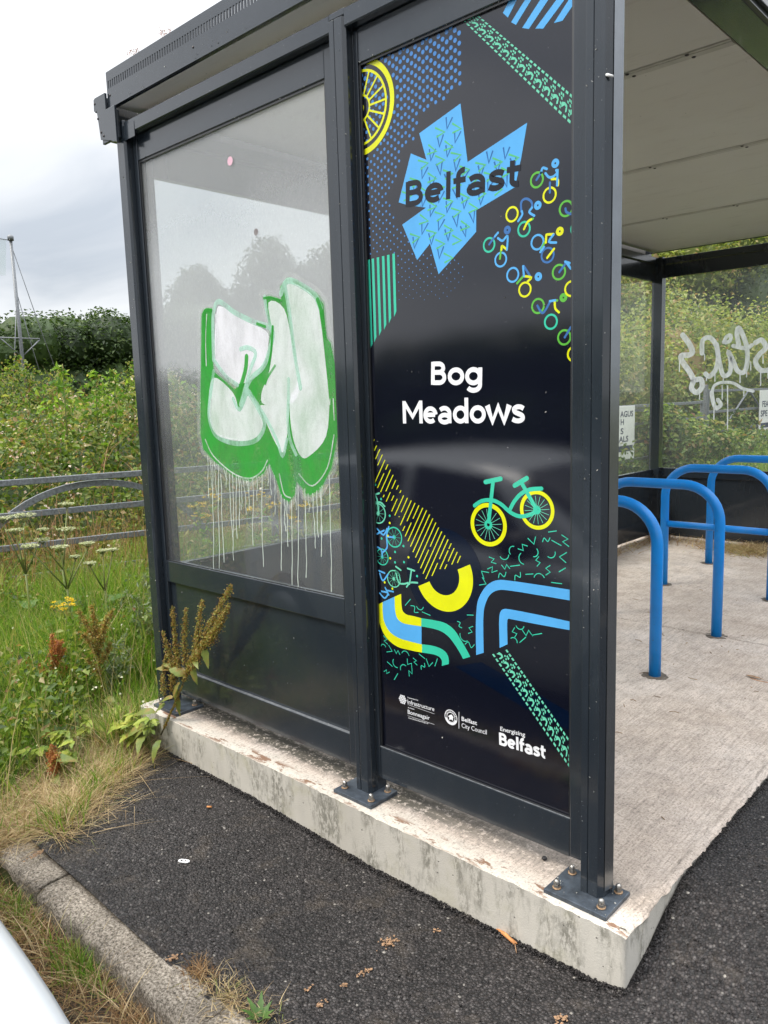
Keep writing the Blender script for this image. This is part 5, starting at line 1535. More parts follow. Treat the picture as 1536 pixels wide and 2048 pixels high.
# broad-leaved herbs and clover low among the grass
n = 34000; P = meadow_pts(n, -4.9, -2.0, -0.95, 3.2); P = P[(edge_x(P[:, 1]) - P[:, 0] > 0.55 + 0.3 * np.sin(P[:, 1] * 6 + P[:, 0] * 2)) & ~((P[:, 1] > -0.12) & (P[:, 0] > -2.43)) & (np.sin(P[:, 0] * 4.3 + 1) * np.sin(P[:, 1] * 5.1 + P[:, 0]) > -0.1)]
leaf_cloud('meadow_herbs', np.column_stack([P, ground_z(P[:, 0], P[:, 1]) + r1.uniform(0, 1, len(P)) ** 1.1 * 0.36]), r1.uniform(0.018, 0.055, len(P)), 'bramble', None, r1, 'stuff', up=0.55, aspect=0.6)
P = meadow_pts(700, -4.4, -2.2, -0.9, 1.6)
leaf_cloud('clover_flowers', np.column_stack([P, ground_z(P[:, 0], P[:, 1]) + r1.uniform(0.15, 0.42, len(P))]), r1.uniform(0.008, 0.016, len(P)), 'umbel', None, r1, 'stuff', up=0.3, aspect=0.9)
# dead brown stems tangled round the gate
n = 2200; P = np.column_stack([r1.uniform(-5.2, -4.15, n), r1.uniform(-1.2, 3.2, n)]); a_ = r1.uniform(0, 2 * pi, n); ln = r1.uniform(0.05, 0.45, n)
blades('dead_stems', np.column_stack([P, ground_z(P[:, 0], P[:, 1])]), r1.uniform(0.3, 0.95, n), np.stack([np.cos(a_) * ln, np.sin(a_) * ln], 1), r1.uniform(0.004, 0.009, n), 'straw_brown', rng=r1, segs=4, bend=0.7)
# seed heads on long bleached stalks
P = meadow_pts(800, -4.8, -1.95, -0.95, 3.0); P = P[(edge_x(P[:, 1]) - P[:, 0] > 0.1) & ~((P[:, 1] > -0.12) & (P[:, 0] > -2.42))]
h = r1.uniform(0.30, 0.75, len(P)); lean = r1.normal(0, 0.13, (len(P), 2))
blades('grass_stalks', np.column_stack([P, ground_z(P[:, 0], P[:, 1]) - 0.02]), h, lean, r1.uniform(0.0028, 0.005, len(P)), 'straw', rng=r1, segs=4, bend=0.8)
# dry matted straw along the paving
def tangle(name, n, pos, m, hmax, spread, rng, wd=(0.0022, 0.0045)):
    P = pos(n)
    n = len(P); a = rng.uniform(0, 2 * pi, n); ln = rng.uniform(0.4, 1.0, n) * spread
    lean = np.stack([np.cos(a), np.sin(a)], 1) * ln[:, None]
    return blades(name, P, rng.uniform(0.15, 1.0, n) * hmax, lean, rng.uniform(*wd, n), m, rng=rng, segs=4, bend=0.55)
def pos_edge(n):
    y = r1.uniform(-1.0, 0.05, n); d = np.where(r1.uniform(0, 1, n) < 0.45, r1.normal(0.03, 0.05, n), np.abs(r1.normal(0.0, 0.34, n)))
    x = edge_x(y) - d
    k = ~((y > -0.12) & (x > -2.36)) & ~((y < -0.78) & (x > -1.93)); x, y = x[k], y[k]
    return np.column_stack([x, y, np.maximum(ground_z(x, y), -0.195) + r1.uniform(-0.005, 0.03, len(x))])
tangle('dry_straw', 15000, pos_edge, 'straw', 0.06, 0.20, r1)
tangle('dry_straw', 5000, pos_edge, 'straw', 0.15, 0.22, r1)
tangle('dead_grass', 5000, pos_edge, 'straw_brown', 0.05, 0.18, r1)
Pg = pos_edge(2000); Pg = Pg[(np.sin(Pg[:, 0] * 9 + 2) * np.sin(Pg[:, 1] * 11) > 0.0)]
blades('grass', Pg, r1.uniform(0.04, 0.17, len(Pg)), r1.normal(0, 0.05, (len(Pg), 2)), r1.uniform(0.003, 0.006, len(Pg)), 'grass', rng=r1)
tangle('grass_stalks', 60, lambda n: np.column_stack([r1.normal(-2.12, 0.10, n), r1.normal(-0.30, 0.10, n), np.full(n, -0.148)]), 'straw', 0.03, 0.34, r1, (0.0018, 0.0032))
tangle('grass_stalks', 90, lambda n: np.column_stack([r1.uniform(-1.98, -1.72, n), r1.uniform(-0.80, -0.45, n), np.full(n, -0.15)]), 'straw', 0.03, 0.26, r1, (0.0018, 0.0032))
def pos_far(n):
    x = r1.uniform(-2.25, -0.4, n); y = 5.22 + r1.normal(0, 0.16, n) + 0.12 * np.sin(x * 5)
    x[: n // 4] = -2.20 + np.abs(r1.normal(0, 0.09, n // 4)); y[: n // 4] = r1.uniform(4.0, 5.3, n // 4)
    m_ = r1.uniform(0, 1, n) < 0.35 + 0.6 * np.exp(-((x + 1.18) / 0.28) ** 2)
    x, y = x[m_], y[m_]
    return np.column_stack([x, y, fz(x, y) - 0.002])
tangle('dead_grass', 2600, pos_far, 'straw_brown', 0.09, 0.24, r1, (0.004, 0.008))
tangle('dry_straw', 1700, pos_far, 'straw', 0.08, 0.24, r1, (0.004, 0.008))
tangle('dry_straw', 900, lambda n: np.column_stack([r1.normal(-1.22, 0.16, n), r1.normal(5.02, 0.12, n), np.full(n, 0.015)]), 'straw', 0.10, 0.25, r1, (0.004, 0.008))
def pos_kerb(n):
    x = r1.uniform(-2.6, 0.6, n); y = -0.955 - np.abs(r1.normal(0, 0.11, n))
    return np.column_stack([x, y, -0.345 + 0.088 * smooth01(-1.30, -0.98, y)])
tangle('dead_grass', 7000, pos_kerb, 'straw_brown', 0.055, 0.15, r1, (0.0018, 0.0035))
tangle('dry_straw', 1500, pos_kerb, 'straw', 0.13, 0.16, r1)
r1.uniform(0, 1, 3)
P = np.column_stack([r1.normal(-1.66, 0.10, 420), -0.965 - np.abs(r1.normal(0, 0.03, 420))]); h = r1.uniform(0.03, 0.09, 420) * (r1.uniform(0, 1, 420) < 0.55)
blades('grass', np.column_stack([P, np.full(420, -0.265)]), h, r1.normal(0, 0.05, (420, 2)), r1.uniform(0.003, 0.006, 420), 'grass', rng=r1)
P = np.column_stack([r1.normal(-1.22, 0.07, 260), -0.96 - np.abs(r1.normal(0, 0.035, 260))]); h = r1.uniform(0.04, 0.11, 260)
blades('grass', np.column_stack([P, np.full(260, -0.265)]), h, r1.normal(0, 0.04, (260, 2)), r1.uniform(0.003, 0.006, 260), 'grass', rng=r1)
def pos_joint(n):
    x = r1.normal(-0.70, 0.09, n); y = -0.80 + r1.normal(0, 0.03, n)
    return np.column_stack([x, y, asphalt_z(x, y)])
tangle('dry_straw', 420, pos_joint, 'straw', 0.035, 0.06, r1, (0.0015, 0.003))
tangle('dead_grass', 200, lambda n: np.column_stack([r1.normal(-0.86, 0.03, n), -0.80 + r1.normal(0, 0.02, n), np.full(n, -0.183)]), 'straw_brown', 0.03, 0.05, r1, (0.0015, 0.003))

# ---- weeds as things
def at_ground(u, v, z=-0.2): return px(u, v, 2, z)
def spikes(mb_stem, P_list, S_list, a, b, r, rng, n, size, sag=0.0):
    A, B = Vector(a), Vector(b)
    mid = (A + B) / 2 + Vector((0, 0, sag)) + Vector((rng.uniform(-.01, .01), rng.uniform(-.01, .01), 0))
    pts = [A.lerp(mid, t / 4) for t in range(5)] + [mid.lerp(B, t / 4) for t in range(1, 5)]
    mb_stem.tube(pts, [0.0035 - 0.0025 * i / 8 for i in range(9)], 6)
    for k in range(n):
        t = rng.uniform(0.12, 1.0); p = pts[min(8, int(t * 8))].lerp(pts[min(8, int(t * 8) + 1)], t * 8 % 1)
        rr_ = r * (1.1 - 0.65 * t) * (0.35 + 0.65 * abs(math.sin(t * 23)))
        P_list.append((p.x + rng.gauss(0, rr_), p.y + rng.gauss(0, rr_), p.z + rng.gauss(0, rr_))); S_list.append(size * rng.uniform(0.6, 1.3))
def dock(label, base, spk, leaves, m, seed, dense=90, size=0.008):
    rng = random.Random(seed); nr = np.random.default_rng(seed)
    t = thing('dock_plant', label, 'weed', base, 0, 'seeding dock plants')
    b = Vector(base); sm = MB(); P_, S_ = [], []
    for (a, c, r) in spk:
        spikes(sm, P_, S_, Vector(a) - b, Vector(c) - b, r, rng, int(4.2 * dense * (Vector(c) - Vector(a)).length / 0.2), size)
    sm.build('stem', M['stem_dark'], t)
    leaf_cloud('seed_cluster', np.array(P_), np.array(S_), m, t, nr, up=0.0, aspect=0.8)
    for (q, d, ln, wd, dr) in leaves:
        lb = MB(); broad_leaf(lb, Vector(q) - b, d, (0, -0.5, 0.85), ln, wd, dr, 0, 8, 0.12, rng)
        lb.build('leaf', M['dock_leaf'], t, fix=False)
    return t
DY = -0.10
def dp(u, v, y=DY): return px(u, v, 1, y)
b0 = dp(318, 1500, -0.16)
dock('rust and green dock plant with long seed spikes leaning over the corner post foot', b0,
     [(dp(330, 1400, -0.13), dp(332, 1310), 0.010), (dp(340, 1390), dp(355, 1300), 0.012), (dp(375, 1350), dp(412, 1290), 0.014), (dp(385, 1330), dp(436, 1250), 0.013), (dp(322, 1470, -0.15), dp(365, 1370), 0.0029), (dp(365, 1370), dp(400, 1290), 0.0086), (dp(385, 1330), dp(420, 1265), 0.0129), (dp(400, 1290), dp(463, 1172), 0.0143), (dp(410, 1300), dp(458, 1208), 0.0143), (dp(395, 1300), dp(405, 1200), 0.0129), (dp(372, 1345), dp(372, 1217), 0.0122),
      (dp(362, 1360), dp(345, 1215), 0.0108), (dp(355, 1360), dp(325, 1262), 0.0108), (dp(380, 1345), dp(395, 1265), 0.0143), (dp(350, 1370), dp(338, 1300), 0.0100), (dp(420, 1290), dp(442, 1230), 0.0129)],
     [(dp(352, 1370), (0.15, -0.1, -0.9), 0.14, 0.04, 0.1), (dp(340, 1340), (-0.5, -0.3, 0.2), 0.075, 0.03, 0.5), (dp(408, 1290), (0.25, -0.1, -0.7), 0.10, 0.035, 0.1), (dp(385, 1330), (0.35, -0.2, -0.7), 0.085, 0.03, 0.3), (dp(330, 1440), (-0.5, -0.4, -0.1), 0.16, 0.06, 0.5), (dp(318, 1470), (-0.2, -0.6, -0.3), 0.14, 0.07, 0.4), (dp(368, 1350), (-0.5, -0.4, 0.5), 0.07, 0.05, 0.6), (dp(300, 1440, -0.2), (-0.3, -0.5, -0.4), 0.12, 0.05, 0.3), (dp(345, 1395, -0.13), (-0.5, -0.3, 0.0), 0.08, 0.03, 0.7), (dp(290, 1470, -0.22), (0.3, -0.5, 0.1), 0.10, 0.045, 0.7), (dp(330, 1410, -0.14), (-0.6, -0.2, -0.3), 0.10, 0.04, 0.3), (dp(360, 1365), (-0.3, -0.3, -0.6), 0.09, 0.035, 0.2), (dp(348, 1335), (-0.5, -0.3, 0.3), 0.06, 0.028, 0.6), (dp(390, 1320), (0.4, -0.3, 0.1), 0.06, 0.026, 0.6), (dp(310, 1425, -0.17), (-0.5, -0.4, 0.2), 0.11, 0.04, 0.8), (dp(285, 1455, -0.22), (-0.4, -0.5, -0.1), 0.12, 0.045, 0.6), (dp(320, 1480, -0.2), (0.2, -0.6, -0.3), 0.09, 0.04, 0.5)],
     'dock_seed', 31, 130, 0.0075)
def simple_dock(u, v, topv, lab, m, seed, z=-0.2, x=None, lean=0.0, k=1.0):
    bx = at_ground(u, v, z); dist = math.dist(bx, CAM_P); hgt = (v - topv) / CAM_F * dist * 0.98
    rng = random.Random(seed); spk = []
    top = (bx[0] + lean, bx[1], bx[2] + hgt)
    spk.append((bx, (bx[0] + lean * 0.5, bx[1], bx[2] + hgt * 0.5), 0.003)); spk.append(((bx[0] + lean * 0.5, bx[1], bx[2] + hgt * 0.5), top, 0.017 * k))
    for i in range(9):
        t = rng.uniform(0.35, 0.75); a_ = rng.uniform(0, 2 * pi); q = (bx[0] + lean * t, bx[1], bx[2] + hgt * t); ll = hgt * rng.uniform(0.18, 0.34)
        spk.append((q, (q[0] + math.cos(a_) * ll * 0.5, q[1] + math.sin(a_) * ll * 0.5, q[2] + ll * 0.85), 0.015 * k))
    lv = []
    for i in range(4):
        a_ = rng.uniform(0, 2 * pi); lv.append(((bx[0], bx[1], bx[2] + 0.02 + 0.04 * i), (math.cos(a_), math.sin(a_), 0.5), rng.uniform(0.07, 0.11), 0.04, 0.7))
    return dock(lab, bx, spk, lv, m, seed, 150, 0.009)
simple_dock(215, 1450, 1225, 'orange brown dock in seed standing alone in straw beside the slab corner', 'dock_seed', 41, -0.2, lean=-0.06)
simple_dock(112, 1440, 1275, 'dark rusty dock in seed among green grass at the left', 'dock_rust', 42, -0.2, lean=0.05)
simple_dock(66, 1420, 1320, 'shorter dark rusty dock at the left, beside the taller one', 'dock_rust', 43, -0.2)
simple_dock(112, 1580, 1495, 'small dead brown dock hanging over the edge of the paving', 'dock_rust', 44, -0.2, k=0.8)

# yellow green lobed leaves at the paving edge
def leafy(label, pts, seed, m='lobed_leaf', ln=0.095, wd=0.085):
    rng = random.Random(seed); b = Vector(pts[0]); t = thing('leafy_seedling', label, 'weed', b, 0, 'yellow green seedlings by the paving')
    sm = MB(); sm.tube([(0, 0, -0.06), (0.005, 0, 0.02), (0, 0.005, 0.08)], [0.004, 0.003, 0.002], 6)
    for p in pts:
        q = Vector(p) - b; dirs = [(0, 0, 1)]
        for k in range(4):
            a_ = rng.uniform(-2.6, 0.6) if k else -1.2
            st = q + Vector((rng.uniform(-.03, .03), rng.uniform(-.03, .03), rng.uniform(0.06, 0.16)))
            sm.tube([(0, 0, 0.0), tuple((Vector((0, 0, 0)) + st) / 2 + Vector((0, 0, 0.015))), tuple(st)], 0.0018, 5)
            kk = rng.uniform(0.65, 1.1)
            for da, sc_ in ((0, 1.0), (0.95, 0.72), (-0.95, 0.72)):
                lb = MB() if da == 0 else lb
                broad_leaf(lb, st, (math.cos(a_ + da), math.sin(a_ + da), 0.12), (0.1 * da, -0.35, 0.95), ln * kk * sc_, wd * kk * 0.62 * sc_, rng.uniform(0.2, 0.5), 4, 12, 0.12, rng)
            lb.build('leaf', M[m], t, fix=False)
    sm.build('stem', M['stem'], t)
    return t
leafy('bright yellow green seedling with lobed leaves spilling onto the asphalt edge', [at_ground(150, 1540, -0.17), at_ground(180, 1500, -0.17), at_ground(135, 1520, -0.17), at_ground(165, 1470, -0.17)], 51)
leafy('yellowing lobed seedling at the far left below the grass', [at_ground(20, 1530, -0.2), at_ground(45, 1510, -0.2), at_ground(70, 1560, -0.2), at_ground(5, 1500, -0.2)], 52)
leafy('yellow green lobed leaves against the end of the concrete slab', [at_ground(262, 1500, -0.17), at_ground(285, 1480, -0.17), at_ground(245, 1470, -0.17)], 53, ln=0.085)
leafy('pale leafy seedling higher up in the grass at the left edge', [at_ground(20, 1380, -0.2), at_ground(35, 1360, -0.2)], 54, ln=0.07, wd=0.06)

leafy('yellow green leaves pressed against the slab end under the dock plant', [px(300, 1500, 1, -0.2), px(276, 1490, 1, -0.2), px(262, 1505, 1, -0.24)], 55, ln=0.065, wd=0.055)
P = np.column_stack([r1.normal(-2.37, 0.05, 900), r1.uniform(-0.30, 0.25, 900)]); P = P[(P[:, 0] < -2.30) | (P[:, 1] < -0.14)]
blades('grass', np.column_stack([P, np.full(len(P), -0.17)]), r1.uniform(0.12, 0.34, len(P)), r1.normal(0, 0.09, (len(P), 2)), r1.uniform(0.004, 0.007, len(P)), 'grass', rng=r1)
P = np.column_stack([r1.normal(-2.34, 0.05, 420), r1.uniform(-0.32, -0.13, 420)])
blades('grass_stalks', np.column_stack([P, np.full(len(P), -0.17)]), r1.uniform(0.10, 0.30, len(P)), r1.normal(0, 0.14, (len(P), 2)), r1.uniform(0.002, 0.004, len(P)), 'straw', rng=r1)
# cow parsley with flat white flower heads
def hogweed(label, base, heads, seed):
    rng = random.Random(seed); nr = np.random.default_rng(seed)
    base = (sum(h_[0][0] for h_ in heads) / len(heads), sum(h_[0][1] for h_ in heads) / len(heads), base[2])
    b = Vector(base); t = thing('hogweed', label, 'weed', b, 0, 'hogweed in front of the gate')
    sm = MB(); hub = Vector((0.0, 0.0, (sum(Vector(h_[0]).z for h_ in heads) / len(heads) - b.z) * 0.62))
    sm.tube([(0, 0, -0.05), tuple(hub * 0.5 + Vector((0.01, 0, 0))), tuple(hub)], [0.008, 0.007, 0.006], 8)
    for (hp, r_) in heads:
        q = Vector(hp) - b; P_ = []
        sm.tube([tuple(hub), tuple(hub.lerp(q, 0.55) + Vector((0, 0, -0.02))), tuple(q - Vector((0, 0, r_ * 0.75)))], [0.005, 0.004, 0.003], 6)
        for k in range(22):
            a_ = k * 2.4; rad_ = r_ * math.sqrt((k + 0.5) / 22); c = q + Vector((rad_ * math.cos(a_), rad_ * math.sin(a_), -0.10 * rad_ * rad_ / r_))
            sm.tube([tuple(q - Vector((0, 0, r_ * 0.75))), tuple(c)], 0.0009, 4, False)
            for _ in range(16): P_.append((c.x + rng.gauss(0, r_ * 0.085), c.y + rng.gauss(0, r_ * 0.085), c.z + rng.gauss(0, 0.003)))
        leaf_cloud('flower_head', np.array(P_), nr.uniform(0.006, 0.012, len(P_)), 'umbel', t, nr, up=0.85, aspect=0.9, fold=0.05)
    sm.build('stem', M['stem'], t)
    for k in range(4):
        lb = MB(); a_ = rng.uniform(0, 2 * pi); broad_leaf(lb, (0, 0, 0.06 + 0.08 * k), (math.cos(a_), math.sin(a_), 0.6), (0, 0, 1), 0.22, 0.13, 0.7, 4, 12, 0.08, rng); lb.build('leaf', M['hog_leaf'], t, fix=False)
    return t
def hp(u, v, x): return px(u, v, 0, x)
hogweed('hogweed with broad white flower heads at the far left, before the gate', (-3.9, -0.02, -0.1), [(hp(45, 1028, -3.85), 0.075), (hp(5, 1035, -3.9), 0.05), (hp(30, 1058, -3.8), 0.05), (hp(85, 1058, -3.8), 0.035)], 61)
hogweed('tall hogweed with a flat white head just below the curved brace', (-4.0, 0.42, -0.1), [(hp(133, 1006, -4.05), 0.05), (hp(132, 1056, -3.9), 0.06), (hp(85, 1078, -3.8), 0.045)], 62)
hogweed('hogweed with green domed heads in front of the lower gate rails', (-3.7, 0.30, -0.1), [(hp(120, 1092, -3.6), 0.05), (hp(60, 1090, -3.7), 0.05), (hp(175, 1085, -3.7), 0.045), (hp(150, 1112, -3.6), 0.03)], 63)
hogweed('hogweed with small white heads nearest the glazed wall', (-3.6, 0.75, -0.1), [(hp(205, 1100, -3.6), 0.035), (hp(180, 1125, -3.5), 0.035), (hp(225, 1098, -3.6), 0.03)], 64)
# ragwort with yellow flowers
def ragwort(label, base, heads, seed):
    rng = random.Random(seed); nr = np.random.default_rng(seed); b = Vector(base)
    t = thing('ragwort', label, 'weed', b, 0, 'yellow ragwort plants')
    sm = MB(); P_ = []; Lf = []
    for hq in heads:
        q = Vector(hq) - b; sm.tube([(0, 0, -0.05), tuple(q * 0.5 + Vector((0.01, 0, 0))), tuple(q)], [0.004, 0.003, 0.002], 5)
        for k in range(9):
            c = q + Vector((rng.gauss(0, 0.035), rng.gauss(0, 0.035), rng.gauss(0, 0.012)))
            sm.tube([tuple(q - Vector((0, 0, 0.04))), tuple(c)], 0.0012, 4, False)
            for j in range(14): P_.append((c.x + rng.gauss(0, 0.007), c.y + rng.gauss(0, 0.007), c.z + rng.gauss(0, 0.003)))
        for k in range(45):
            s_ = rng.uniform(0.15, 0.95); Lf.append((q.x * s_ + rng.gauss(0, .03), q.y * s_ + rng.gauss(0, .03), q.z * s_))
    sm.build('stem', M['stem'], t)
    leaf_cloud('flower_cluster', np.array(P_), nr.uniform(0.008, 0.014, len(P_)), 'ragwort', t, nr, up=0.7, aspect=0.6)
    leaf_cloud('foliage', np.array(Lf), nr.uniform(0.03, 0.06, len(Lf)), 'grass', t, nr, up=0.3, aspect=0.35)
    return t
ragwort('ragwort with one yellow flower cluster amid the grass left of the post', (-3.3, 0.1, -0.15), [hp(122, 1212, -3.25), hp(137, 1207, -3.25)], 71)
for k, (us, lab) in enumerate((([(395, 1010), (420, 990), (400, 1030)], 'ragwort in yellow flower seen through the pane, at the left of the paint drips'), ([(520, 990), (545, 1010), (500, 1020)], 'ragwort in yellow flower seen through the middle of the drips'), ([(585, 1035), (610, 1010)], 'ragwort in yellow flower seen through the pane near the middle post'))):
    hs = [hp(u, v, -3.25 - 0.1 * k) for u, v in us]
    ragwort(lab, (hs[0][0], hs[0][1], float(ground_z(hs[0][0], hs[0][1]))), hs, 72 + k)
# thistles
def thistle(label, base, hgt, seed):
    rng = random.Random(seed); nr = np.random.default_rng(seed); t = thing('thistle', label, 'weed', base, 0, 'grey thistles in the grass')
    sm = MB(); Lf = []; Hd = []
    for k in range(7):
        a_ = rng.uniform(0, 2 * pi); q = Vector((math.cos(a_) * 0.09, math.sin(a_) * 0.09, hgt * rng.uniform(0.75, 1.0)))
        sm.tube([(0, 0, -0.03), tuple(q * 0.5), tuple(q)], [0.004, 0.003, 0.002], 5)
        for j in range(34):
            s_ = rng.uniform(0.2, 0.95); Lf.append((q.x * s_ + rng.gauss(0, .022), q.y * s_ + rng.gauss(0, .022), q.z * s_))
        for j in range(40): Hd.append((q.x + rng.gauss(0, .007), q.y + rng.gauss(0, .007), q.z + rng.gauss(0, .009)))
    sm.build('stem', M['stem'], t)
    leaf_cloud('foliage', np.array(Lf), nr.uniform(0.03, 0.06, len(Lf)), 'thistle', t, nr, up=0.25, aspect=0.25)
    leaf_cloud('flower_head', np.array(Hd), nr.uniform(0.006, 0.012, len(Hd)), 'thistle', t, nr, up=0.4, aspect=0.5)
for k, (x, y, hh, lab) in enumerate(((-3.35, 0.62, 0.62, 'grey green thistle against the post, in front of the gate rails'), (-3.2, 0.40, 0.5, 'feathery grey thistle standing in the middle of the grass'), (-2.9, 0.05, 0.36, 'low grey thistle close behind the dock plants'))):
    thistle(lab, (x, y, float(ground_z(x, y))), hh, 81 + k)
# weed at the kerb joint
def kerb_weed():
    b = px(520, 2040, 2, -0.185); t = thing('dandelion_weed', 'small green jagged weed sprouting at the kerb joint', 'weed', b)
    rng = random.Random(9)
    for k in range(8):
        a_ = 2 * pi * k / 8; lb = MB(); broad_leaf(lb, (0, 0, -0.005), (math.cos(a_) * 0.55, math.sin(a_) * 0.55, 0.8), (math.cos(a_ + pi) * .5, math.sin(a_ + pi) * .5, 0.8), rng.uniform(0.045, 0.075), 0.02, 0.3, 4, 10, 0.08, rng); lb.build('leaf', M['hog_leaf'], t, fix=False)
kerb_weed()
# stonecrop sprigs on the roof edge
M['sedum'] = leaf_material('pink stonecrop', [(0, (0.30, 0.12, 0.09)), (1, (0.42, 0.24, 0.17))], 0.2)
for k, (u, v, lab) in enumerate(((265, 112, 'tiny pink stonecrop sprig on the roof edge nearest the corner'), (330, 72, 'second tiny stonecrop sprig along the slotted roof edge'), (478, 20, 'reddish stonecrop sprig caught in the slots high on the roof edge'))):
    q = px(u, v + 12, 1, -0.03); rng = random.Random(90 + k); t = thing('stonecrop', lab, 'roof plant', (q[0], q[1], 2.79), 0, 'stonecrop on the roof edge'); sm = MB(); P_ = []
    for j in range(5):
        e_ = Vector((rng.uniform(-.025, .025), rng.uniform(-.005, .02), rng.uniform(0.035, 0.06))); sm.tube([(0, 0, -0.08), tuple(e_)], 0.0008, 4)
        for i in range(10): P_.append((e_.x + rng.gauss(0, .005), e_.y + rng.gauss(0, .005), e_.z + rng.gauss(0, .005)))
    sm.build('stem', M['sedum'], t); leaf_cloud('leaves', np.array(P_), np.full(len(P_), 0.007), 'sedum', t, up=0.2)

# ---- bramble thicket beyond the gate (one tangled mass)
r2 = np.random.default_rng(33)
def thicket_h(x, y):
    h = 0.42 * smooth01(-4.45, -4.85, x) + 0.58 * smooth01(-4.95, -6.4, x) + 0.30 * smooth01(-7, -11, x)
    h = h * (0.82 + 0.26 * np.sin(x * 1.7 + y * 0.6) + 0.2 * np.sin(y * 2.2 + 1 + 0.5 * np.sin(x * 2)) + 0.14 * np.sin(x * 5 + y * 4) * np.sin(y * 5.3 - x))
    return np.maximum(h, 0.12)
n = 210000
x = -4.5 - 8.0 * r2.uniform(0, 1, n) ** 1.5; y = r2.uniform(-3.0, 11.5, n)
z = ground_z(x, y) + thicket_h(x, y) * (1 - 0.75 * r2.uniform(0, 1, n) ** 2.2) + r2.normal(0, 0.05, n)
leaf_cloud('bramble_thicket', np.column_stack([x, y, z]), r2.uniform(0.032, 0.075, n), 'bramble', None, r2, 'stuff', up=0.45, aspect=0.6)
n = 9000
x = -4.6 - 6.0 * r2.uniform(0, 1, n) ** 1.3; y = r2.uniform(-3.0, 11.5, n)
k = np.sin(x * 1.3 + 2) * np.sin(y * 1.1 + x * 0.7) > 0.1; x, y = x[k], y[k]
z = ground_z(x, y) + thicket_h(x, y) * (1.05 - 0.7 * r2.uniform(0, 1, len(x)) ** 2) + r2.normal(0, 0.07, len(x))
leaf_cloud('nettle_leaves', np.column_stack([x, y, z]), r2.uniform(0.08, 0.15, len(x)), 'grass', None, r2, 'stuff', up=0.35, aspect=0.42)
n = 14000
x = -4.7 - 6.8 * r2.uniform(0, 1, n) ** 1.4; y = r2.uniform(-2.5, 11, n)
cx_ = np.sin(x * 2.1 + 2) * np.sin(y * 1.9 + x)
k = cx_ > 0.0; x, y = x[k], y[k]
z = ground_z(x, y) + thicket_h(x, y) + r2.normal(0.02, 0.05, len(x))
leaf_cloud('bramble_blossom', np.column_stack([x, y, z]), r2.uniform(0.02, 0.042, len(x)), 'blossom', None, r2, 'stuff', up=0.5, aspect=0.8)
# thicket body so that no ground shows between the leaves
xs = np.linspace(-14, -4.6, 90); ys = np.linspace(-4, 12, 120)
tag(grid_sheet('undergrowth', xs, ys, lambda X, Y: ground_z(X, Y) + thicket_h(X, Y) * 0.60 - 0.02, M['hedge']), kind='stuff')
n = 1800
x = -5.2 - 6 * r2.uniform(0, 1, n); y = r2.uniform(-2.5, 10, n); a_ = r2.uniform(0, 2 * pi, n); ln = r2.uniform(0.2, 0.7, n)
blades('bramble_canes', np.column_stack([x, y, ground_z(x, y) + thicket_h(x, y) * 0.7]), r2.uniform(0.3, 0.75, n), np.stack([np.cos(a_) * ln, np.sin(a_) * ln], 1), np.full(n, 0.010), 'straw_brown', rng=r2, segs=4, bend=0.8)
# young shoots standing above the thicket
for k, (u, v0, v1, lab) in enumerate(((127, 800, 728, 'tall pale nettle shoot against the dark hedge, the left one of three'), (190, 800, 742, 'nettle shoot above the thicket, the middle one of three'), (228, 800, 740, 'nettle shoot above the thicket nearest the shelter post'))):
    b = px(u, v0, 0, -7.0); tp = px(u, v1, 0, -7.0); t = thing('nettle_shoot', lab, 'weed', b, 0, 'nettle shoots above the thicket'); Lf = []; nr = np.random.default_rng(k); rng = random.Random(k + 3)
    hgt = tp[2] - b[2]; sm = MB().tube([(0, 0, -0.7), (0.01, 0.01, 0), (0, 0.02, hgt)], [0.008, 0.006, 0.003], 5); sm.build('stem', M['stem'], t)
    for j in range(110):
        s_ = rng.uniform(-0.5, 1.0); w_ = 0.10 * (1.15 - max(0, s_)) ; Lf.append((rng.gauss(0, w_), rng.gauss(0, w_), hgt * s_))
    leaf_cloud('foliage', np.array(Lf), nr.uniform(0.05, 0.10, len(Lf)), 'grass', t, nr, up=0.3, aspect=0.4)

# ---- dark hedge at the left and trees seen through the pane
def row(p0, p1, n, zc0, zc1, rxy, rz, rng, jz=0.3, lo=True):
    o = []
    for i in range(n):
        t = (i + 0.5) / n; x = p0[0] + (p1[0] - p0[0]) * t + rng.normal(0, 0.3); y = p0[1] + (p1[1] - p0[1]) * t + rng.normal(0, 0.3); g = float(ground_z(x, y))
        z = zc0 + (zc1 - zc0) * t + rng.normal(0, jz)
        o.append((x, y, z, rxy * rng.uniform(.85, 1.2), rxy * rng.uniform(.85, 1.2), rz * rng.uniform(.8, 1.2)))
        if lo: o.append((x + 0.3, y, (g + z) * 0.42, rxy, rxy, (z - g) * 0.5))
    return o
r3 = np.random.default_rng(44)
bush('hedge', 'long dark green hedge on the skyline left of the shelter', 'hedge', row((-24.5, -2), (-24.5, 14.5), 30, 2.5, 3.75, 1.1, 0.95, r3, 0.10), 90000, 0.14, 'hedge', r3, skew=0.42, corek=0.80, stems=5)
bush('hedge', 'hedge seen through the dusty sky-veiled pane below the two trees', 'hedge', row((-24.5, 14.5), (-22, 27), 10, 3.6, 3.9, 1.3, 1.2, r3, 0.3), 42000, 0.16, 'tree', r3, skew=0.45, corek=0.8, stems=4)
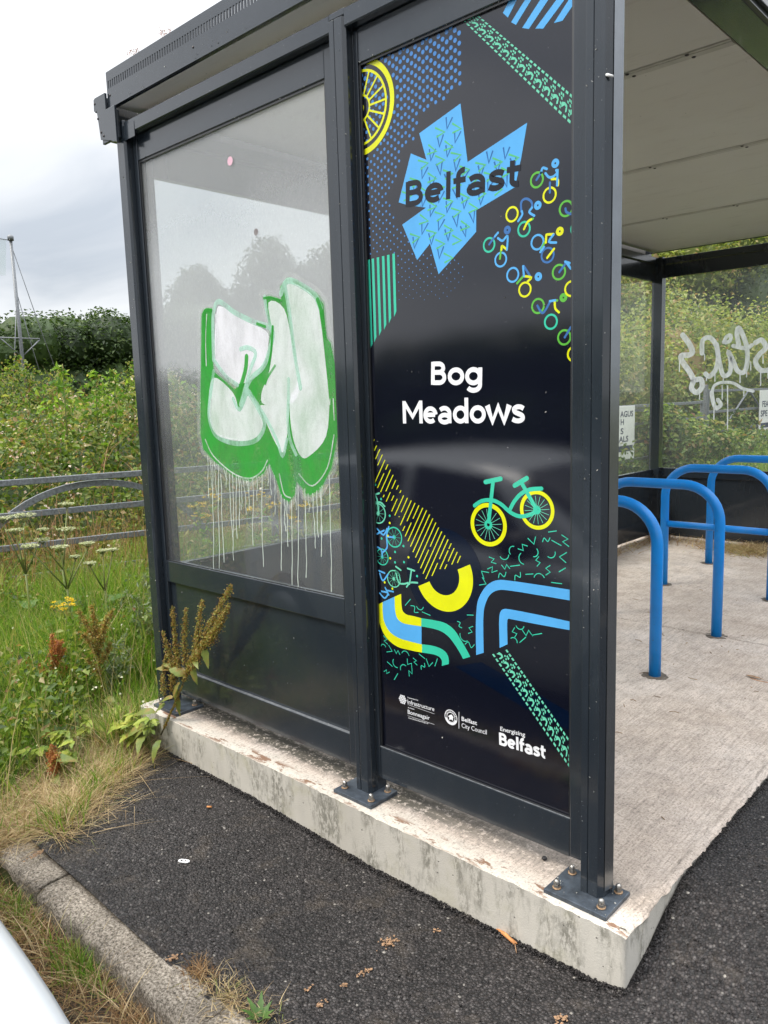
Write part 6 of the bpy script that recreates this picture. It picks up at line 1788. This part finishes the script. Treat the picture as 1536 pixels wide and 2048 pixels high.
def tree(label, x, y, ztop, rc, seed, n=9000, m='tree', size=0.17, sparse=False, tall=1.0):
    rng = np.random.default_rng(seed); g = float(ground_z(x, y)); t = thing('tree', label, 'tree', (x, y, g), 0, 'trees beyond the meadow')
    H = ztop - g; cz = H - rc * tall
    tr = MB().tube([(0, 0, -0.2), (0.05, 0, H * 0.35), (0.0, 0.08, H * 0.7), (0.05, 0, H * 0.95)], [0.16, 0.12, 0.07, 0.02], 9)
    tr.build('trunk', M['bark'], t)
    cs = [(0, 0, cz, rc * 0.75, rc * 0.75, rc * tall * 0.85), (0, 0, cz + rc * tall * 0.55, rc * 0.42, rc * 0.42, rc * tall * 0.46)]
    lm = MB()
    for k in range(12):
        a_ = k * 2.4 + rng.uniform(-.3, .3); q = rng.uniform(0.4, 0.8); zz = cz + rc * tall * rng.uniform(-0.75, 0.45); r_ = rc * rng.uniform(0.24, 0.42) * (1.0 if zz < cz else 0.8)
        c = (rc * q * math.cos(a_), rc * q * math.sin(a_), zz); cs.append((*c, r_, r_, r_ * 0.8)); lm.tube([(0, 0, zz * 0.75), (c[0] * .5, c[1] * .5, zz * 0.9), c], [0.06, 0.04, 0.015], 6)
    lm.build('limbs', M['bark'], t)
    P, d = lumps_points(cs, n, rng, 0.9 if sparse else 0.6)
    leaf_cloud('crown', P, rng.uniform(.7, 1.3, n) * size, m, t, rng, up=0.35, out=d)
    return t
def towards(u, v, x):
    p = px(u, v, 0, x); return p
p = towards(392, 528, -26); tree('rounded tree seen through the pane, the left and lower one', p[0], p[1], p[2], 1.75, 101, 9000)
p = towards(535, 470, -26); tree('taller tree with pointed top seen through the middle of the pane', p[0], p[1], p[2], 2.3, 102, 13000, tall=1.15)
p = towards(648, 485, -25); tree('dark tree seen through the pane beside the middle post', p[0], p[1], p[2], 2.0, 103, 8000, tall=1.3)
p = towards(615, 520, -27); tree('thin pale tree between the taller tree and the middle post', p[0], p[1], p[2], 1.5, 104, 2600, size=0.15, sparse=True, tall=1.3)
p = towards(-40, 620, -30); tree('low tree at the far left edge behind the netting pole', p[0], p[1], p[2], 1.8, 105, 5000)

# ---- overgrown bank beyond the far end of the shelter
r4 = np.random.default_rng(55)
bank = [('ivy_mound', 'ivy covered mound behind the corner post of the shelter', [(-5.2, 8.2, 0.8, 1.0, 1.2, 1.0), (-5.6, 9.6, 1.5, 1.1, 1.3, 1.2), (-6.2, 7.0, 1.4, 1.2, 1.2, 1.3), (-5.4, 11.2, 1.4, 1.0, 1.3, 1.3)], 30000, 0.085, 'ivy'),
        ('ivy_mound', 'rounded ivy mound with brownish crest behind the graffiti tag', [(-5.6, 13.0, 1.6, 1.3, 1.5, 1.5), (-5.4, 15.0, 1.7, 1.3, 1.5, 1.6), (-6.4, 14.0, 2.2, 1.5, 1.6, 1.5), (-5.0, 17.2, 1.6, 1.4, 1.6, 1.7)], 30000, 0.095, 'ivy'),
        ('shrub', 'tall pale green shrub filling the glass left of the corner post', [(-7.6, 9.0, 2.8, 1.5, 1.6, 1.6), (-7.8, 11.2, 3.3, 1.6, 1.7, 1.7), (-8.6, 9.8, 4.3, 1.5, 1.6, 1.4), (-7.8, 13.2, 3.4, 1.5, 1.6, 1.7), (-9.0, 13.0, 4.6, 1.7, 1.7, 1.5)], 34000, 0.105, 'ivy'),
        ('shrub', 'bright leafy shrub showing in the gap under the roof', [(-8.0, 16.0, 4.0, 1.6, 1.7, 1.7), (-7.6, 18.2, 4.6, 1.7, 1.8, 1.6), (-7.0, 20.5, 4.8, 1.8, 1.8, 1.7), (-8.5, 18.0, 5.6, 1.6, 1.6, 1.2)], 26000, 0.11, 'ivy'),
        ('shrub', 'dark tree-like shrub at the upper right of the far pane', [(-6.0, 20.0, 3.0, 1.5, 1.6, 2.0), (-5.0, 22.0, 3.4, 1.8, 1.8, 2.3), (-4.0, 24.0, 3.8, 2.0, 2.0, 2.6), (-6.5, 23.0, 5.2, 1.6, 1.6, 1.4)], 24000, 0.12, 'tree')]
for nm, lab, cs, n_, sz, m_ in bank:
    bush(nm, lab, 'shrub' if nm == 'shrub' else 'ivy', cs, n_, sz, m_, r4, 'overgrowth behind the shelter', skew=0.45, corek=0.72, up=0.35)
bush('bramble_bush', 'bramble bush hiding the gate rails just right of the corner post', 'shrub', [(-3.65, 9.3, 0.55, 0.35, 0.8, 0.62), (-3.6, 10.4, 0.45, 0.35, 0.7, 0.55), (-3.75, 8.9, 0.9, 0.3, 0.45, 0.35), (-3.5, 11.2, 0.35, 0.35, 0.6, 0.42)], 6500, 0.085, 'bramble', r4, None, skew=0.9, corek=0, up=0.4, stems=3)
n = 26000
x = np.concatenate([r4.uniform(-5.4, -3.75, n // 2), r4.uniform(-5.5, -2.6, n // 2)]); y = np.concatenate([r4.uniform(5, 17, n // 2), r4.uniform(9, 18, n // 2)])
z = ground_z(x, y) + r4.uniform(0, 1, n) ** 0.7 * (0.35 + 0.75 * (x < -4.15) + 0.4 * (x < -3.6) * np.sin(y * 2.6)) * (0.7 + 0.4 * np.sin(y * 1.7))
leaf_cloud('nettle_patch', np.column_stack([x, y, z]), r4.uniform(0.05, 0.11, n), 'bramble', None, r4, 'stuff', up=0.4, aspect=0.5)
# hedges across the road behind the photographer, mirrored in the poster
bush('roadside_hedge', 'hedge across the road mirrored in the poster, its lower end', 'hedge', row((-24, -9), (-16, -15), 7, 1.3, 1.4, 1.4, 0.9, r4, 0.25), 9000, 0.24, 'hedge', r4, stems=2, corek=0.85)
bush('roadside_hedge', 'taller hedge across the road mirrored behind the poster lettering', 'hedge', row((-16, -15), (-6, -19), 8, 1.7, 2.6, 1.6, 1.2, r4, 0.35), 11000, 0.24, 'hedge', r4, stems=2, corek=0.85)
bush('roadside_hedge', 'tallest clump of hedge mirrored at the right side of the poster', 'hedge', row((-6, -19), (8, -20), 8, 3.0, 3.4, 2.0, 1.6, r4, 0.4), 11000, 0.26, 'hedge', r4, stems=2, corek=0.85)

# ================================================================== NETTING POLE
np_ = thing('netting_pole', 'tall grey pole with cross arm and guy wires in front of the hedge', 'pole', (-20.0, 6.88, 0.6))
MB().tube([(0, 0, -0.3), (0, 0, 2.5), (0, -0.01, 5.12)], [0.052, 0.046, 0.038], 12).build('pole', M['galv'], np_)
MB().lathe([(0.075, 5.10), (0.075, 5.20), (0.04, 5.24)], (0, -0.01, 0), 12).build('pole_cap', M['galv'], np_)
MB().tube([(0, -0.55, 2.66), (0, 0.50, 2.66)], 0.018, 8).build('cross_arm', M['galv'], np_)
for s_ in (-1, 1): MB().tube([(0, 0.5 * s_, 2.64), (0, 0.04 * s_, 2.22)], 0.016, 8).build('arm_brace', M['galv'], np_)
for a_, b_ in (((0, 0, 4.95), (0, 1.05, 1.2)), ((0, 0, 3.9), (0, 0.55, 1.2)), ((0, 0, 3.7), (0.2, -0.45, 1.0)), ((0, 0, 5.1), (0.3, -3.4, 5.35))):
    MB().tube([a_, tuple((Vector(a_) + Vector(b_)) / 2 + Vector((0, 0, -0.08))), b_], 0.011, 5).build('guy_wire', M['galv'], np_)
M['net'] = paint_material('pale green netting', (0.42, 0.52, 0.50), 0.15, 0.4, 0.7, False)
nm_ = MB(); nv = []
for i in range(15):
    for j in range(13):
        s_, t_ = i / 14, j / 12
        nv.append((0.10 * math.sin(s_ * 9) * t_, -0.12 - 3.2 * s_ - 0.10 * t_ * (1 - s_), 5.12 - 0.10 * math.sin(s_ * pi) - (0.9 + 0.9 * s_) * t_ + 0.06 * math.sin(s_ * 14)))
nm_.add(nv, [(i * 13 + j, i * 13 + j + 1, (i + 1) * 13 + j + 1, (i + 1) * 13 + j) for i in range(14) for j in range(12)], True)
tag(nm_.build('hanging_net', M['net'], None, fix=False), 'pale green net hanging from the top of the grey pole', 'net').location = (-20.0, 6.88, 0.6)

# ================================================================== PARKED CAR (its nearest corner shows at the lower left)
XF, YC, ZR = 0.16, -2.235, -0.335
car = thing('parked_car', 'white hatchback parked along the kerb, front corner at lower left', 'car', (XF - 2, YC, ZR))
def cw(u, s_, z): return (2.0 - u, s_, z)
def loft(name, m, secs, bev=0.0, smooth=True):
    mb = MB(); k = len(secs[0][1]); vs = []
    for u, pr in secs:
        vs += [cw(u, y_, z_) for y_, z_ in pr]
    fs = [(i * k + j, i * k + j + 1, (i + 1) * k + j + 1, (i + 1) * k + j) for i in range(len(secs) - 1) for j in range(k - 1)]
    fs += [tuple(range(k)), tuple((len(secs) - 1) * k + j for j in reversed(range(k)))]
    mb.add(vs, fs, smooth)
    o = mb.build(name, M[m], car)
    s_ = o.modifiers.new('smooth', 'SUBSURF'); s_.levels = 2; s_.render_levels = 2
    return o
def sec(w_, zb_, zs, zt):
    h_ = [(0, zb_), (w_ * 0.75, zb_), (w_ * 0.96, zb_ + 0.06), (w_ * 0.99, zb_ + 0.25), (w_, zb_ + (zs - zb_) * 0.62), (w_ * 0.985, zs - 0.06), (w_ * 0.93, zs), (w_ * 0.6, zs + (zt - zs) * 0.75), (0, zt)]
    return h_ + [(-y_, z_) for y_, z_ in reversed(h_[:-1])]
st = [(0.0, .66, .30, .56, .59), (0.04, .76, .24, .66, .69), (0.14, .82, .20, .74, .78), (0.38, .86, .18, .81, .86), (0.75, .87, .17, .84, .90), (1.0, .865, .17, .89, .95), (1.6, .87, .17, .92, .95), (2.4, .87, .17, .93, .95), (3.2, .865, .18, .94, .96), (3.65, .83, .22, .94, .97), (3.86, .76, .28, .88, .93), (3.93, .64, .34, .80, .84)]
loft('body', 'carwhite', [(u, sec(w_, a_, b_, c_)) for u, w_, a_, b_, c_ in st])
def gsec(wb, wr, zb_, zr):
    h_ = [(wb, zb_), (wb * 0.35 + wr * 0.65, zb_ + (zr - zb_) * 0.62), (wr, zr - 0.05), (wr * 0.82, zr - 0.008), (0, zr + 0.012)]
    return h_ + [(-y_, z_) for y_, z_ in reversed(h_[:-1])]
gs = [(0.92, .78, .74, .88, .92), (1.25, .79, .68, .90, 1.18), (1.62, .80, .62, .90, 1.36), (2.2, .80, .61, .91, 1.425), (3.0, .79, .60, .92, 1.40), (3.5, .77, .60, .92, 1.29), (3.75, .74, .62, .92, 1.12), (3.86, .70, .64, .90, .95)]
loft('roof', 'carwhite', [(u, gsec(a_, b_, c_, d__)) for u, a_, b_, c_, d__ in gs])
def gy(u, f):
    for i in range(len(gs) - 1):
        if gs[i][0] <= u <= gs[i + 1][0]:
            t = (u - gs[i][0]) / (gs[i + 1][0] - gs[i][0]); g = [gs[i][k] + (gs[i + 1][k] - gs[i][k]) * t for k in range(5)]
            z = g[3] + (g[4] - g[3]) * f; y_ = g[1] * (1 - f) + g[2] * f if f > 0.6 else g[1] * (1 - f * 1.05) + g[2] * f * 1.05
            return y_, z
    return 0.6, 1.0
for s_ in (-1, 1):
    for quad in (((1.28, .10), (2.25, .10), (2.25, .86), (1.72, .84)), ((2.33, .10), (3.30, .10), (3.25, .84), (2.33, .86)), ((3.36, .12), (3.62, .14), (3.52, .70), (3.36, .80))):
        mb = MB(); N_ = 8; vs = []
        for j in range(N_ + 1):
            for i in range(N_ + 1):
                a_, b_ = i / N_, j / N_
                u = (quad[0][0] * (1 - a_) + quad[1][0] * a_) * (1 - b_) + (quad[3][0] * (1 - a_) + quad[2][0] * a_) * b_
                f = (quad[0][1] * (1 - a_) + quad[1][1] * a_) * (1 - b_) + (quad[3][1] * (1 - a_) + quad[2][1] * a_) * b_
                y_, z_ = gy(u, f); vs.append(cw(u, s_ * (y_ + 0.008), z_))
        mb.add(vs, [(j * (N_ + 1) + i, j * (N_ + 1) + i + 1, (j + 1) * (N_ + 1) + i + 1, (j + 1) * (N_ + 1) + i) for j in range(N_) for i in range(N_)], True)
        mb.build('side_window', M['carglass'], car)
    mb = MB().tube([cw(2.12, s_ * .872, .80), cw(2.2, s_ * .90, .805), cw(2.30, s_ * .90, .80), cw(2.36, s_ * .872, .795)], 0.014, 8); mb.build('door_handle', M['carwhite'], car)
    mb = MB().tube([cw(3.10, s_ * .865, .82), cw(3.18, s_ * .895, .825), cw(3.28, s_ * .895, .82), cw(3.34, s_ * .86, .815)], 0.014, 8); mb.build('door_handle', M['carwhite'], car)
    mb = MB(); vs = [cw(1.34 + 0.09 * math.cos(t) * k, s_ * (0.90 + q), 1.0 + 0.075 * math.sin(t) * k) for q, k in ((-0.06, .5), (0.0, 1), (0.10, 1), (0.15, .6)) for t in [2 * pi * i / 12 for i in range(12)]]
    fs = [(i * 12 + j, i * 12 + (j + 1) % 12, (i + 1) * 12 + (j + 1) % 12, (i + 1) * 12 + j) for i in range(3) for j in range(12)] + [tuple(range(12)), tuple(range(36, 48))]
    mb.add(vs, fs, True); mb.build('door_mirror', M['carblack'], car)
    hl = MB(); vs = [cw(u, s_ * y_, z_) for u, y_, z_ in ((0.055, .46, .60), (0.03, .46, .50), (0.12, .70, .56), (0.30, .815, .66), (0.30, .80, .735), (0.12, .68, .665))]
    hl.add(vs, [(0, 1, 2, 5), (5, 2, 3, 4)], True); hl.build('headlight', M['carlamp'], car)
    for uw in (0.78, 3.22):
        wh = MB(); wh.lathe([(0.20, -0.09), (0.29, -0.085), (0.305, -0.05), (0.305, 0.05), (0.29, 0.085), (0.20, 0.09)], (2.0 - uw, s_ * 0.79, 0.305), 30, 1)
        tw = wh.build('wheel', M['carblack'], car)
        rm = MB().lathe([(0.19, 0.07), (0.185, 0.092), (0.05, 0.10)], (0, 0, 0), 24, 1)
        rm.build('rim', M['rim'], tw).location = (2.0 - uw, s_ * 0.79 - (0.17 if s_ < 0 else 0), 0.305)
for (us, zs_, nm2) in ((((1.02, .10), (1.56, .92)), None, 'windscreen'), (((3.82, .12), (3.55, .90)), None, 'rear_window')):
    mb = MB(); vs = []; N_ = 8
    for j in range(N_ + 1):
        u = us[0][0] + (us[1][0] - us[0][0]) * j / N_; y_, z_ = gy(u, 0.93)
        for i in range(N_ + 1):
            s_ = -0.93 + 1.86 * i / N_; vs.append(cw(u + (-0.012 if nm2 == 'windscreen' else 0.012), s_ * y_, z_ + 0.02 + 0.02 * (1 - s_ * s_)))
    mb.add(vs, [(j * (N_ + 1) + i, j * (N_ + 1) + i + 1, (j + 1) * (N_ + 1) + i + 1, (j + 1) * (N_ + 1) + i) for j in range(N_) for i in range(N_)], True)
    mb.build(nm2, M['carglass'], car)
MB().box(2.0 - 0.04, 2.0 + 0.01, -0.42, 0.42, 0.30, 0.44).build('grille', M['carblack'], car, 0.01)

# ================================================================== LITTER AND LITTLE THINGS
def on_path(u, v, lift=0.004):
    p = px(u, v, 2, -0.18)
    for _ in range(4): p = px(u, v, 2, float(asphalt_z(p[0], p[1])) + lift)
    return p
M['tan'] = simple('dry tan leaf', (0.27, 0.165, 0.095), 0.85, 0, 0.2, 0.45, 90)
M['orange'] = simple('orange dry stalk', (0.50, 0.22, 0.08), 0.7, 0, 0.3, 0.3, 60)
M['plastic'] = simple('white plastic', (0.75, 0.75, 0.74), 0.4, 0, 0.4, 0.05)
p = on_path(368, 1723); t = thing('plastic_tag', 'small white oval plastic tag lying on the asphalt', 'litter', p, 0.5)
oval = [(0.013 * math.cos(a_) + (0.008 if math.cos(a_) > 0 else -0.008), 0.009 * math.sin(a_)) for a_ in np.linspace(0, 2 * pi, 20, endpoint=False)]
MB().prism(oval, 0, 0.003).build('tag_body', M['plastic'], t); MB().lathe([(0.0045, 0.0031), (0.0045, 0.0036)], (-0.009, 0, 0), 10).build('tag_hole', M['carblack'], t); MB().box(0.002, 0.009, -0.004, 0.004, 0.0031, 0.0035).build('tag_mark', M['greydot'], t)
p = on_path(1012, 1868); t = thing('dry_stalk', 'orange brown dry stalk on the asphalt by the slab', 'litter', p)
q0, q1, q2 = (Vector(on_path(*q)) - Vector(p) for q in ((994, 1858), (1030, 1888), (1033, 1906)))
MB().tube([q0, q0.lerp(q1, .5) + Vector((0, 0, .004)), q1], [0.0035, 0.006, 0.0045], 8).build('stalk', M['orange'], t); MB().tube([q0 + Vector((0, .006, 0)), q1 + Vector((.004, .003, .002))], [0.003, 0.0028], 6).build('stalk', M['orange'], t); MB().tube([q1, q2], [0.002, 0.001], 5).build('stalk_tip', M['tan'], t)
p = on_path(419, 1615); tag(MB().tube([(-0.008, -0.006, 0.003), (0.008, 0.005, 0.003)], 0.004, 8).build('cigarette_butt', M['orange'], None, loc=p), 'short orange cigarette butt on the asphalt left of the middle post', 'litter')  # orange cigarette butt
r8 = random.Random(3)
def dead_leaf(u, v, ln, wd, lab, grp='flattened dry leaves on the asphalt'):
    p = on_path(u, v, 0.002); nr = np.random.default_rng(int(u + v)); n = max(9, int(ln * wd * 34000)); th = r8.uniform(0.9, 1.9)
    q = nr.normal(0, 1, (n, 2)) * np.array([ln * 0.27, wd * 0.27]); q += np.outer(nr.choice([0, 1], n, p=[.7, .3]), [ln * 0.35, wd * 0.1])
    P_ = np.column_stack([q[:, 0] * math.cos(th) - q[:, 1] * math.sin(th), q[:, 0] * math.sin(th) + q[:, 1] * math.cos(th), nr.uniform(0.001, 0.006, n)])
    V, F = leaf_arrays(P_, nr.uniform(0.004, 0.011, n), nr, up=0.93, aspect=0.8, fold=0.03)
    tag(link('dry_leaf', np_mesh('dry_leaf', V, [F]), M['tan'], None, p), lab, 'litter', grp)
dead_leaf(776, 1888, 0.050, 0.036, 'largest tan dead leaf flattened on the asphalt below the middle post')
dead_leaf(726, 1948, 0.040, 0.022, 'tan leaf scrap just left of and below the largest dead leaf')
dead_leaf(872, 1862, 0.022, 0.018, 'small tan leaf scrap right of the largest dead leaf')
dead_leaf(615, 1978, 0.020, 0.014, 'tiny tan leaf scrap at the bottom left of the asphalt')
dead_leaf(641, 2012, 0.030, 0.016, 'narrow tan leaf scrap near the bottom edge')
dead_leaf(688, 1972, 0.018, 0.013, 'tiny tan crumb of leaf below the two larger scraps')
dead_leaf(1120, 2040, 0.035, 0.028, 'brown leaf scrap at the bottom edge under the slab corner')
dead_leaf(70, 1712, 0.060, 0.020, 'pale curled dead leaf on the end of the kerb')
dead_leaf(345, 1918, 0.035, 0.02, 'reddish dead leaf lodged against the kerb')
def on_slab(u, v):
    p = px(u, v, 2, 0.0)
    for _ in range(3): p = px(u, v, 2, fz(p[0], p[1]) + 0.003)
    return p
p = on_slab(1508, 1356); t = thing('dry_leaf', 'curled brown leaf with a twig on the slab by the bike stands', 'litter', p)
lb = MB(); broad_leaf(lb, (-0.04, 0.01, 0.002), (1, -0.1, 0.05), (0, 0, 1), 0.085, 0.022, 0.05, 0, 8, 0.15, r8); lb.build('leaf', M['tan'], t, fix=False)
MB().tube([(-0.01, -0.02, 0.003), (0.03, -0.035, 0.004), (0.07, -0.03, 0.003), (0.12, -0.045, 0.003)], 0.0014, 5).build('twig', M['orange'], t)
p = on_slab(1089, 1719); tag(MB().lathe([(0.004, 0), (0.009, 0.003), (0.007, 0.008), (0.002, 0.010)], (0, 0, 0), 9).build('pebble', M['carblack'], None, loc=p), 'black pebble on the slab at the foot of the poster wall', 'pebble')
# twigs and crumbs on the slab
tw = MB(); r9 = random.Random(6)
for _ in range(90):
    x, y = r9.uniform(-1.5, 0.0), r9.uniform(0.1, 4.8); a_ = r9.uniform(0, 2 * pi); ln = r9.uniform(0.008, 0.05); z = fz(x, y) + 0.002
    tw.tube([(x, y, z), (x + ln * .5 * math.cos(a_) + r9.uniform(-.004, .004), y + ln * .5 * math.sin(a_), z + 0.002), (x + ln * math.cos(a_ + .3), y + ln * math.sin(a_ + .3), z)], 0.0012, 4)
tag(tw.build('plant_debris', M['straw_brown'], None), kind='stuff')
# white scrap stuck on the front post
p = px(1218, 152, 1, -0.03); tag(MB().tube([(-0.012, -0.004, 0.006), (0.0, -0.008, 0.0), (0.014, -0.006, -0.006)], [0.001, 0.004, 0.0025], 6).build('bird_feather', M['plastic'], None, loc=p), 'small white feather stuck to the front post near the roof', 'feather')

# pale fluff, seeds and cobweb flecks caught along the frame edges
nr = np.random.default_rng(77); P_ = []
def flecks(n, xr, yr, zr): P_.append(np.column_stack([nr.uniform(*xr, n), nr.uniform(*yr, n), nr.uniform(*zr, n)]))
flecks(60, (-2.24, -0.99), (-0.036, -0.03), (2.585, 2.597)); flecks(26, (-2.21, -1.06), (-0.002, 0.010), (2.430, 2.440)); flecks(20, (-0.9, -0.16), (-0.002, 0.008), (2.430, 2.440))
flecks(26, (-0.984, -0.92), (-0.039, -0.036), (0.1, 2.5)); flecks(20, (-0.094, -0.04), (-0.043, -0.040), (0.1, 2.5)); flecks(16, (-0.921, -0.915), (-0.02, 0.02), (0.2, 2.5)); flecks(22, (-2.31, -2.25), (-0.039, -0.036), (0.2, 2.4))
flecks(30, (-2.2, -1.06), (0.002, 0.012), (0.1935, 0.197)); flecks(30, (-2.2, -1.06), (0.001, 0.012), (0.701, 0.705)); flecks(12, (-2.2, -1.07), (0.0135, 0.0155), (0.2, 0.6)); flecks(22, (-0.89, -0.16), (0.0125, 0.0132), (0.2, 2.4))
flecks(24, (-2.3, -0.3), (-0.055, -0.0525), (2.66, 2.70)); flecks(26, (-0.178, 0.014), (-0.1, 0.04), (0.0125, 0.015))
P_ = np.concatenate(P_); V, F = leaf_arrays(P_, nr.uniform(0.002, 0.0085, len(P_)), nr, up=0.1, aspect=0.45)
M['fluff'] = simple('pale fluff', (0.40, 0.39, 0.35), 0.9, 0, 0.1, 0.4, 80)
tag(link('cobweb_fluff', np_mesh('cobweb_fluff', V, [F]), M['fluff']), kind='stuff')
